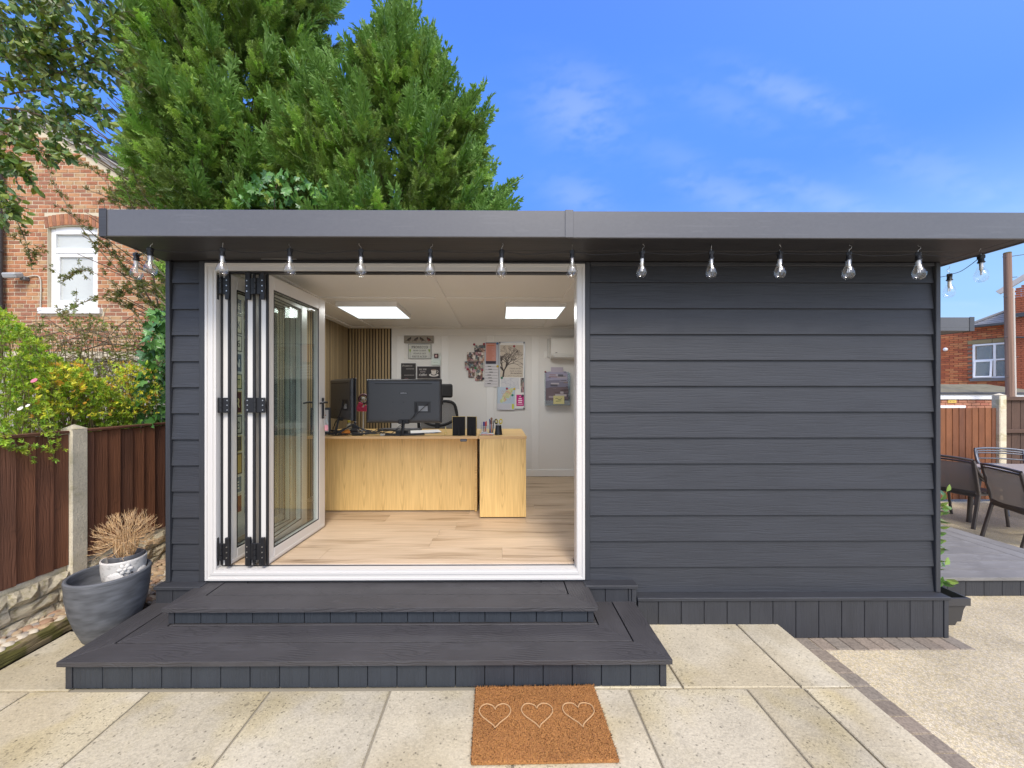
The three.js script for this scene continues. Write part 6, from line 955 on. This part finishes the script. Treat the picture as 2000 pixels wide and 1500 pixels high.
// feathery conifer spray, unit length along +y: a drooping fan of narrow scaly shoots
function spray(seed) {
  const r = rngOf(seed), L = [];
  const kite = (a, d, len, w, n) => { const s = V(0, 0, 0).crossVectors(d, n).normalize().multiplyScalar(w), m = a.clone().addScaledVector(d, len * 0.38).addScaledVector(n, 0.02), e = a.clone().addScaledVector(d, len).addScaledVector(n, -0.05 * len), l = m.clone().add(s), k = m.clone().sub(s); L.push([a.x, a.y, a.z, k.x, k.y, k.z, e.x, e.y, e.z], [a.x, a.y, a.z, e.x, e.y, e.z, l.x, l.y, l.z]); };
  kite(V(0, 0, 0), V(0, 1, 0), 0.8, 0.034, V(0, 0, 1)); kite(V(0, 0.6, 0), V(0.1, 1, 0.1).normalize(), 0.38, 0.04, V(0.2, 0, 1).normalize());
  for (let k = 0; k < 8; k++) for (const s of [-1, 1]) {
    const y = 0.04 + k * 0.11 + r() * 0.05, len = (0.40 - 0.022 * k) * (0.65 + 0.6 * r()), n = V((r() - 0.5) * 1.1, (r() - 0.5) * 0.8, 1).normalize(), d = V(s * (0.55 + 0.45 * r()), 0.75, (r() - 0.5) * 0.8 - 0.12).normalize(), a = V(0, y, 0);
    kite(a, d, len, 0.042, n);
    for (let j = 0; j < 3; j++) { const dd = d.clone().applyAxisAngle(n, (j ? 1 : -1) * (0.5 + 0.35 * r())); dd.z += (r() - 0.5) * 0.6; kite(a.clone().addScaledVector(d, len * (0.25 + 0.3 * r())), dd.normalize(), len * (0.42 + 0.3 * r()), 0.034, V((r() - 0.5) * 1.2, (r() - 0.5), 1).normalize()); }
  }
  return tri(L);
}
const sprays = [spray(1), spray(2), spray(3)];
const needle = leaf(WHITE, 0.65, 0.42);
function conifer(label, x, z, top, base, rad, seed, nBranch, up, profile, trim) {
  const r = rngOf(seed), t = thing('conifer', label, 'tree', [x, GY, z]), lists = [[], [], []], B = [];
  part('trunk', taper([V(0, 0, 0), V(0.05, top * 0.5, 0.05), V(0, top * 0.97, 0)], 0.24, 0.03, 12, 8), M.bark, t);
  for (let i = 0; i < nBranch; i++) {
    const k = Math.pow(r(), 1.0), y = mix(base, top, k), a = r() * 6.283, lump = 0.75 + 0.5 * vn(a * 1.9 + 3, y * 1.1, 50, 50, seed) + (r() < 0.12 ? 0.16 : 0), R0 = rad * profile(k) * lump;
    if (Math.sin(a) < -0.35 && r() < 0.75) continue;                        // the far side is never seen
    const lift = up * (0.5 + 0.8 * k) * (0.75 + 0.5 * r()), o = V(Math.cos(a), 0, Math.sin(a)), tip = V(o.x * R0, y + R0 * lift, o.z * R0), mid = V(o.x * R0 * 0.55, y + R0 * lift * 0.30, o.z * R0 * 0.55), s0 = V(o.x * 0.05, y, o.z * 0.05);
    if (i % 2 === 0) B.push(taper([s0, mid, tip], 0.022, 0.005, 6, 4));
    const curve = new THREE.CatmullRomCurve3([s0, mid, tip]), hue = r(), clumpShade = 0.72 + 0.5 * r(), n = Math.round(22 + R0 * 30);  // per-branch brightness paints the deep shade between clumps into the spray colour
    for (let j = 0; j < n; j++) {
      const f = 1 - 0.72 * Math.pow(r(), 1.6), p = curve.getPoint(f), tg = curve.getTangent(f), side = dirR(r), w = 0.10 + 0.30 * (1 - f);
      p.addScaledVector(side, w * 1.15 * r());
      const d = tg.clone().multiplyScalar(1.0).addScaledVector(side, 0.70).add(V(0, 0.14 - 0.34 * r(), 0)).normalize(), br = clumpShade * (0.42 + 0.85 * r() * (0.40 + 0.60 * f)), ye = r() * 0.7 + hue * 0.5;
      if (p.y + GY < 2.75 && p.z + z > -3.6) continue;
      if (trim && trim(p.x + x, p.y + GY, p.z + z, r)) continue;
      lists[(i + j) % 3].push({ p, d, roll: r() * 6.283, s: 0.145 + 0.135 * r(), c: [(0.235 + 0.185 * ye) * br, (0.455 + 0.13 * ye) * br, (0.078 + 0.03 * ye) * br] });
    }
    if (r() < 0.45 && !(trim && trim(tip.x + x, tip.y + GY, tip.z + z, r))) for (let j = 0; j < 3; j++) lists[j].push({ p: curve.getPoint(0.94), d: curve.getTangent(0.95).add(V((r() - 0.5) * 0.5, 0.35, (r() - 0.5) * 0.5)).normalize(), roll: r() * 6, s: 0.38 + 0.28 * r(), sy: 1.3, c: [0.20, 0.37, 0.065] });   // leading shoots
  }
  const b = part('limbs', merge(B), M.bark, t); b.userData.kind = 'stuff';
  lists.forEach((l, i) => scatter('foliage', sprays[i], needle, l, t));
}
conifer('tall broad bushy conifer behind the garden room, its top cut by the frame', -5.30, -5.15, 12.0, 1.4, 2.35, 11, 760, 0.44, (k) => (k < 0.30 ? 0.72 + 0.93 * k : 1) * Math.pow(1 - k * 0.80, 0.44), (X, Y, Z, r) => { const px = PX + X * F / (CZ - Z), py = PY - (Y - CY) * F / (CZ - Z), j = r() * 26; return px < 232 + j + 30 * vn(py / 26, Z * 3, 90, 90, 6) || (px < 325 + j && py > 405); })   // kept clear of the house;
conifer('conifer with a pointed top and ragged right side, standing right of the broad one', -1.98, -5.35, 8.85, 2.2, 2.75, 23, 560, 0.46, (k) => (k < 0.78 ? Math.pow(1 - k / 0.82, 0.47) : 0.20 * (1 - k) / 0.22 + 0.03));

// leaves
const leafShape = (w, fold, seed) => { const h = [[0, 0], [0.18, 0.55], [0.42, 1], [0.70, 0.78], [0.9, 0.3], [1, 0]], L = []; for (const s of [-1, 1]) for (let i = 0; i < 5; i++) { const [y0, a] = h[i], [y1, b] = h[i + 1], z = (y) => -0.18 * y * y * (seed ? 1 : 0.5), P = (y, k) => [s * k * w / 2, y, z(y) + Math.abs(k) * fold]; const A = P(y0, 0), Bq = P(y1, 0), C = P(y1, b), D = P(y0, a); if (s > 0) L.push(...A, ...C, ...Bq, ...A, ...D, ...C); else L.push(...A, ...Bq, ...C, ...A, ...C, ...D); } return tri(L); };
const broad = [leafShape(0.58, 0.10, 0), leafShape(0.64, 0.06, 1)];
const ivyG = (() => { const o = [[0, 0], [0.30, -0.10], [0.55, 0.08], [0.34, 0.30], [0.52, 0.62], [0.20, 0.58], [0, 1.0]], L = []; for (const s of [-1, 1]) for (let i = 0; i + 1 < o.length; i++) { const a = [s * o[i][0], o[i][1], -0.12 * Math.abs(o[i][0])], b = [s * o[i + 1][0], o[i + 1][1], -0.12 * Math.abs(o[i + 1][0])], c = [0, 0.32, 0.05]; L.push(...(s > 0 ? [...c, ...a, ...b] : [...c, ...b, ...a])); } return tri(L); })();
const tuft = (n, w, spread, seed) => { const r = rngOf(seed), base = leafShape(w, 0.05, 1), G = []; for (let i = 0; i < n; i++) { const g = base.clone(), s = 0.42 + 0.3 * r(); g.scale(s, s, s); g.rotateX(spread * (0.5 + 0.8 * r())); g.rotateY(i * 2.4 + r()); g.translate(0, i * 0.55 / n, 0); G.push(g); } return mergeGeometries(G); };
const tufts = [tuft(8, 0.36, 1.0, 4), tuft(7, 0.42, 0.85, 5)];
const twigM = std([0.10, 0.065, 0.04], 0.9), greenStem = std([0.13, 0.15, 0.05], 0.8), paleStem = std([0.26, 0.20, 0.11], 0.85);

{ // evergreen overhanging at the upper left
  const r = rngOf(321), t = thing('evergreen_tree', 'glossy-leaved evergreen tree overhanging the upper left corner', 'tree', [0, 0, 0]), L = [], tw = [];
  part('trunk', taper([V(-5.6, GY, -0.5), V(-5.5, 1.8, -0.45), V(-5.2, 3.6, -0.35), V(-4.9, 5.2, -0.3)], 0.14, 0.05, 12, 8), M.bark, t);
  const paths = [
    [[-330, 60, 3.2], [-120, -10, 3.1], [40, -10, 3.0], [120, 60, 2.9]], [[-330, 60, 3.2], [-80, 60, 3.2], [60, 60, 3.1], [110, 120, 3.0]], [[-330, 160, 3.1], [-80, 100, 3.0], [40, 115, 2.95], [95, 60, 2.9]],
    [[-330, 160, 3.3], [-60, 120, 3.2], [90, 110, 3.0], [170, 85, 2.9], [226, 28, 2.85]], [[-330, 200, 3.3], [-40, 170, 3.2], [110, 150, 3.05], [190, 125, 3.0], [240, 150, 2.95]], [[-330, 230, 3.2], [-40, 200, 3.1], [80, 180, 3.0], [160, 185, 2.95], [205, 235, 2.9]],
    [[-330, 250, 3.2], [-30, 215, 3.1], [70, 225, 3.0], [140, 255, 3.0], [185, 285, 2.95]], [[-330, 290, 3.1], [-40, 250, 3.05], [30, 270, 3.0], [90, 300, 2.95], [122, 300, 2.9]], [[-330, 330, 3.1], [-60, 290, 3.0], [10, 310, 2.95], [55, 335, 2.9]],
    [[-330, 340, 3.0], [-50, 330, 2.9], [0, 370, 2.85], [20, 420, 2.8]], [[-330, 100, 3.6], [-60, 30, 3.6], [60, 20, 3.5], [140, 10, 3.4]], [[-330, 130, 3.6], [-40, 150, 3.6], [60, 160, 3.5], [150, 140, 3.4], [200, 170, 3.3]], [[-330, 120, 3.0], [-90, -40, 2.9], [60, -50, 2.8], [200, 10, 2.8]], [[-330, 60, 3.4], [-60, 90, 3.4], [50, 85, 3.3], [100, 95, 3.2]], [[-330, 260, 3.5], [-20, 230, 3.5], [60, 250, 3.4], [130, 230, 3.3], [180, 215, 3.3]],
  ];
  const wet = [[0.13, 0.235, 0.034], [0.175, 0.27, 0.034], [0.075, 0.160, 0.036], [0.26, 0.33, 0.040], [0.16, 0.19, 0.055]];
  paths.forEach((pp, bi) => {
    const pts = [V(-5.3, 3.2 + bi * 0.05, -0.4), ...pp.map((q) => at(...q))], curve = new THREE.CatmullRomCurve3(pts);
    part('branch', taper(pts, 0.016, 0.003, 28, 5), twigM, t);
    const n = bi < 4 || bi === 10 || bi === 13 ? 50 : 38;
    for (let i = 0; i < n; i++) {
      const f = 0.46 + 0.54 * Math.pow(i / n, 0.9), p = curve.getPoint(f), d = curve.getTangent(f).multiplyScalar(0.8).add(dirR(r)).add(V(0.15, -0.25, 0)).normalize(), len = 0.08 + 0.12 * r(), e = p.clone().addScaledVector(d, len);
      tw.push(rod(p, e, 0.0022, 0.0012, 4));
      const m = 5 + Math.floor(r() * 4);
      for (let j = 0; j < m; j++) L.push({ p: p.clone().lerp(e, (j + 0.6) / m), d: d.clone().multiplyScalar(0.7).add(dirR(r)).normalize(), roll: r() * 6.283, s: 0.044 + 0.028 * r(), c: pick(wet) });
    }
  });
  const b = part('twigs', merge(tw), twigM, t); b.userData.kind = 'stuff';
  const px = (l) => PX + l.p.x * F / (CZ - l.p.z); L.sort((a, c) => (px(c) > 0) - (px(a) > 0) || (CZ - a.p.z) - (CZ - c.p.z));
  const mats = wet.map((c) => phys(c, 0.45, { transmission: 0.38, thickness: 0, side: THREE.DoubleSide }));
  L.slice(0, 270).forEach((l) => { const o = part('leaf', broad[l.roll > 3 ? 1 : 0], mats[wet.indexOf(l.c)], t); o.position.copy(l.p); o.quaternion.setFromUnitVectors(UP, l.d).multiply(new THREE.Quaternion().setFromAxisAngle(UP, l.roll)); o.scale.setScalar(l.s); });
  scatter('foliage', broad[0], phys(WHITE, 0.45, { transmission: 0.38, thickness: 0, side: THREE.DoubleSide }), L.slice(270), t);
}
// shrubs beyond the fence: a point inside their mass for a photo pixel, `back` metres behind the fence
const dFence = (px) => F * 2.98 / Math.max(60, PX - px);
const mass = (px, py, back) => at(px, py, dFence(px) + back);
const small = leaf(WHITE, 0.6, 0.5);
function shrub(name, label, seed, n, box, tones, size, o = {}) {
  const r = rngOf(seed), t = thing(name, label, 'shrub'), A = [[], []], S = [];
  for (let i = 0; i < n; i++) {
    const px = mix(box[0], box[1], r()), lo = box[3], hi = typeof box[2] === 'function' ? box[2](px) : box[2], k = r(), py = mix(hi, lo, k), clump = vn(px / 34 + 5, py / 30 + 5, 99, 99, seed);
    if (clump < (o.open ?? 0.30) && r() < 0.8) continue;
    const back = (o.near ?? 0.04) + (o.depth ?? 0.7) * r() * (0.4 + 0.6 * clump), p = mass(px, py, back);
    A[i % 2].push({ p, d: dirR(r).add(V(0.25, 0.55, 0.35)).normalize(), roll: r() * 6.283, s: size * (0.6 + 0.6 * r()), c: tones(r, px, py) });
    if (i % 9 === 0) { const q = mass(px + (r() - 0.5) * 60, Math.min(900, py + 60 + r() * 90), back + 0.15); S.push(taper([q, q.clone().lerp(p, 0.5).add(V((r() - 0.5) * 0.08, 0.03, 0)), p], 0.004, 0.0015, 6, 4)); }
  }
  const b = part('stems', merge(S), o.stem ?? paleStem, t); b.userData.kind = 'stuff';
  A.forEach((l, i) => scatter('foliage', tufts[i], small, l, t));
  return t;
}
const green = (r) => { const k = 0.6 + 0.7 * r(), y = r(); return [(0.29 + 0.24 * y) * k, (0.52 + 0.10 * y) * k, 0.040 * k]; };
const gold = (r) => { const k = 0.7 + 0.6 * r(); return r() < 0.10 ? [0.80 * k, 0.48 * k, 0.06 * k] : r() < 0.45 ? [0.50 * k, 0.66 * k, 0.06 * k] : [0.80 * k, 0.76 * k, 0.06 * k]; };
const dull = (r) => { const k = 0.55 + 0.6 * r(); return r() < 0.5 ? [0.30 * k, 0.38 * k, 0.06 * k] : [0.36 * k, 0.30 * k, 0.11 * k]; };
{
  const t = shrub('spiraea_shrub', 'bright green small-leaved shrub spilling over the fence at the left edge', 61, 5200, [-70, 262, (x) => (x < 40 ? 600 + x * 0.6 : x < 120 ? 628 + (x - 40) * 0.9 : 700 + (x - 120) * 0.62), 868], green, 0.040, { open: 0.33, depth: 0.75 });
  // shoots hanging in front of the fence
  const r = rngOf(64), A = [];
  for (const p of [[[-10, 800], [30, 862], [78, 903], [0]], [[60, 815], [95, 850], [112, 903]], [[88, 770], [104, 830], [131, 882]], [[-20, 840], [10, 862], [52, 880]], [[20, 835], [62, 868], [118, 878]]].map((l) => l.filter((q) => q.length > 1))) {
    const pts = p.map((q, i) => at(q[0], q[1], F * 2.90 / (PX - q[0]) + (i ? 0 : 0.15))), c = new THREE.CatmullRomCurve3(pts); part('shoot', taper(pts, 0.003, 0.0012, 14, 5), greenStem, t);
    for (let i = 0; i < 17; i++) A.push({ p: c.getPoint(0.15 + 0.85 * i / 17), d: dirR(r).add(V(0.2, -0.1, 0.3)).normalize(), roll: r() * 6, s: 0.028 + 0.014 * r(), c: green(r) });
  }
  scatter('foliage', tufts[0], small, A, t);
}
shrub('golden_shrub', 'yellow and orange leaved shrub in the middle of the planting above the fence', 71, 1250, [70, 312, (x) => 702 + Math.abs(x - 190) * 0.12, 815], gold, 0.040, { open: 0.50, near: -0.02, depth: 0.40 });
{ // tangle of bare rose stems in front of the house
  const r = rngOf(83), t = shrub('rambling_rose', 'tangled rose with bare brown stems in front of the brick house', 81, 2100, [50, 345, (x) => 618 + 20 * Math.sin(x / 30), 770], dull, 0.034, { open: 0.40, near: 0.35, depth: 0.9 }), A = [], S = [[], [], []];
  for (let i = 0; i < 190; i++) { const x = mix(40, 345, r()), y = mix(645, 775, r()), b = 0.4 + r() * 0.8, l = 60 + r() * 90, a = -0.2 - r() * 2.6, p = [mass(x, y, b), mass(x + Math.cos(a) * l * 0.5, y + Math.sin(a) * l * 0.32, b + 0.1), mass(x + Math.cos(a) * l + 12, y + Math.sin(a) * l * 0.40 + 10, b + 0.15)]; S[i % 3].push(taper(p, 0.0042, 0.0018, 10, 4)); }
  const long = [[[335, 650, 3.9], [265, 545, 4.0], [180, 455, 4.1], [118, 405, 4.2]], [[330, 640, 4.0], [262, 560, 4.1], [205, 500, 4.1], [150, 430, 4.2], [105, 350, 4.3], [60, 255, 4.3]], [[328, 600, 3.8], [250, 530, 4.0], [215, 470, 4.1], [205, 395, 4.2]], [[320, 610, 4.2], [245, 565, 4.3], [160, 530, 4.4], [122, 555, 4.4]], [[340, 560, 4.2], [262, 470, 4.3], [215, 365, 4.4], [150, 310, 4.5], [95, 265, 4.5]], [[300, 660, 4.0], [240, 590, 4.1], [170, 590, 4.2], [110, 625, 4.2]], [[330, 520, 4.0], [285, 440, 4.1], [240, 400, 4.2], [170, 372, 4.3]], [[310, 600, 3.9], [292, 500, 4.0], [258, 400, 4.1], [236, 330, 4.2]], [[20, 410, 4.2], [45, 450, 4.2], [62, 500, 4.2], [66, 525, 4.2]], [[330, 590, 3.7], [300, 560, 3.8], [270, 560, 3.9], [225, 585, 4.0]], [[325, 470, 4.0], [310, 430, 4.0], [280, 380, 4.1], [262, 340, 4.1]]];
  for (const l of long) { const pts = l.map((q) => at(...q)), c = new THREE.CatmullRomCurve3(pts); part('stem', taper(pts, 0.008, 0.003, 30, 5), r() < 0.6 ? twigM : paleStem, t); for (let i = 0; i < 36; i++) { const p = c.getPoint(r()), d = dirR(r).add(V(0.1, 0.3, 0.2)).normalize(); if (r() < 0.5) { const e = p.clone().addScaledVector(d, 0.06 + 0.16 * r()); S[0].push(rod(p, e, 0.0028, 0.0014, 4)); for (let j = 0; j < 4; j++) A.push({ p: p.clone().lerp(e, r()), d: dirR(r), roll: r() * 6, s: 0.035 + 0.02 * r(), c: [0.16 + 0.10 * r(), 0.19 + 0.06 * r(), 0.03] }); } else A.push({ p, d, roll: r() * 6, s: 0.035 + 0.025 * r(), c: r() < 0.7 ? [0.17, 0.20, 0.03] : [0.10, 0.13, 0.03] }); } }
  scatter('foliage', tufts[0], small, A, t);
  S.forEach((l, i) => { const m = part('stems', merge(l), [twigM, paleStem, std([0.17, 0.12, 0.075], 0.9)][i], t); m.userData.kind = 'stuff'; });
  const petals = (c, px, py, name, n, s) => { const g = []; for (let i = 0; i < n; i++) g.push(ball(s, 8, 6).scale(1, 0.35, 0.8).translate(s * 0.8, 0, 0).rotateZ(0.5).rotateY(i * 6.283 / n)); const p = mass(px, py, -0.02); const m = part('flower', g, std(c, 0.7), t, [p.x, p.y, p.z], [0.9, 0, 0]); m.userData.label = name; };
  petals([0.60, 0.16, 0.24], 73, 745, 'single pink rose flower', 7, 0.012); petals([0.72, 0.66, 0.55], 46, 799, 'white flower', 6, 0.010); petals([0.72, 0.68, 0.58], 60, 793, 'white flower', 6, 0.008);
}
{ // ivy beside the garden room and at the foot of the conifer
  const r = rngOf(91), tones = [[0.11, 0.27, 0.050], [0.075, 0.195, 0.048], [0.17, 0.36, 0.06], [0.09, 0.20, 0.085], [0.26, 0.36, 0.045]], mats = tones.map((c) => phys(c, 0.38, { transmission: 0.22, thickness: 0, side: THREE.DoubleSide }));
  const ivy = (label, n, pos, size, stems) => { const t = thing('ivy', label, 'climbing plant'); part('stem', stems.map((s) => taper(s, 0.007, 0.003, 20, 5)), twigM, t); for (let i = 0; i < n; i++) { const o = part('leaf', ivyG, mats[Math.floor(r() * r() * 5)], t), d = V((r() - 0.5) * 1.3, -0.45 - r() * 0.5, 0.1 + r() * 0.5).normalize(); o.position.copy(pos()); o.quaternion.setFromUnitVectors(UP, d).multiply(new THREE.Quaternion().setFromAxisAngle(UP, (r() - 0.5) * 1.8 + (d.y < 0 ? Math.PI : 0))); o.scale.setScalar(size * (0.6 + 0.8 * r())); } };
  ivy('broad-leaved green ivy climbing beside the left corner of the garden room', 285, () => { const py = 605 + 225 * Math.pow(r(), 0.85), k = (py - 590) / 240; return mass(mix(326 - 78 * (0.35 + 0.65 * k), 334, Math.pow(r(), 0.8)), py, 0.0 + 0.35 * r()); }, 0.072, [[mass(330, 850, 0.3), mass(310, 760, 0.25), mass(300, 690, 0.3), mass(318, 600, 0.3)], [mass(325, 840, 0.2), mass(290, 790, 0.15), mass(262, 760, 0.2)]]);
  ivy('pale green ivy growing into the conifer just above the roof', 150, () => { const a = r() * 6.28, q = Math.sqrt(r()); return at(552 + Math.cos(a) * q * 95, 392 - Math.abs(Math.sin(a)) * q * 62 + 10 * r(), 5.18 + 0.35 * r()); }, 0.10, [[at(540, 440, 5.4), at(535, 390, 5.35), at(548, 330, 5.5)]]);
}
{ // shrub in the trough at the right corner
  const r = rngOf(101), t = thing('trough_shrub', 'glossy green shrub growing in the trough, showing past the building corner', 'plant', [3.10, 0.06, -0.22]), A = [];
  for (let i = 0; i < 8; i++) { const y0 = 0.05 + i * 0.09, a = V((r() - 0.5) * 0.06, 0, (r() - 0.5) * 0.1), e = V(0.06 + r() * 0.13, y0 + 0.06, 0.10 * (r() - 0.3)), pts = [a, V(a.x * 0.5 + 0.01, y0 * 0.6, a.z), e]; part('stem', taper(pts, 0.004, 0.0016, 10, 5), greenStem, t); const c = new THREE.CatmullRomCurve3(pts); for (let j = 0; j < 13; j++) { const o = part('leaf', broad[j % 2], phys(j % 3 ? [0.10, 0.22, 0.045] : [0.20, 0.31, 0.05], 0.3, { transmission: 0.25, thickness: 0, side: THREE.DoubleSide }), t), p = c.getPoint(0.35 + 0.65 * j / 12); o.position.copy(p); o.quaternion.setFromUnitVectors(UP, dirR(r).add(V(0.8, 0.2, 0.2)).normalize()); o.scale.setScalar(0.056 + 0.028 * r()); } }
}

// ---------------------------------------------------------------- doormat
{
  const m = thing('doormat', 'orange-brown coir doormat with three pale heart outlines, in front of the steps', 'doormat', [0.190, 0.002, 0.788], 0.012), w = 0.605, d = 0.395, h = 0.016;
  part('mat_body', bx(-w / 2, w / 2, 0, h, -d / 2, d / 2, 0.004), M.coir, m);
  const r = rngOf(55), P = [], N = [], U = [];
  const tuftF = (x, z, hh, k) => { const a = r() * 6.283, b = 0.0016, dx = Math.cos(a) * b, dz = Math.sin(a) * b, ex = (r() - 0.5) * 0.008 + k[0], ez = (r() - 0.5) * 0.008 + k[1]; P.push(x - dx, h - 0.001, z - dz, x + dx, h - 0.001, z + dz, x + ex, h + hh, z + ez); N.push(0, 1, 0.2, 0, 1, 0.2, 0, 1, 0.2); const u0 = r(), v0 = r(); U.push(u0, v0, u0, v0, u0 + 0.004, v0); };
  for (let i = 0; i < 22000; i++) { const x = (r() - 0.5) * w, z = (r() - 0.5) * d, e = Math.min(w / 2 - Math.abs(x), d / 2 - Math.abs(z)), out = e < 0.006 ? 0.006 : 0; tuftF(x, z, 0.0015 + 0.0025 * r(), [Math.sign(x) * out * (w / 2 - Math.abs(x) < 0.006 ? 1 : 0), Math.sign(z) * out * (d / 2 - Math.abs(z) < 0.006 ? 1 : 0)]); }
  const g = new THREE.BufferGeometry(); g.setAttribute('position', new THREE.Float32BufferAttribute(P, 3)); g.setAttribute('normal', new THREE.Float32BufferAttribute(N, 3)); g.setAttribute('uv', new THREE.Float32BufferAttribute(U, 2));
  const fb = part('coir_fibres', g, std([1.0, 1.0, 1.0], 1, { map: coirTex, side: THREE.DoubleSide }), m); fb.userData.kind = 'stuff';
  for (const cx of [-0.203, -0.006, 0.188]) {
    const pts = []; for (let i = 0; i < 40; i++) { const t = i / 40 * 6.283, x = 16 * Math.pow(Math.sin(t), 3), y = 13 * Math.cos(t) - 5 * Math.cos(2 * t) - 2 * Math.cos(3 * t) - Math.cos(4 * t); pts.push(V(cx + x * 0.0046 + (r() - 0.5) * 0.002, h + 0.0045, -0.018 - (y + 2) * 0.0046 + (r() - 0.5) * 0.002)); }
    part('heart_outline', tube(pts, 0.0032, 90, 5, true), M.coirPale, m);
  }
}

renderer.render(scene, camera);
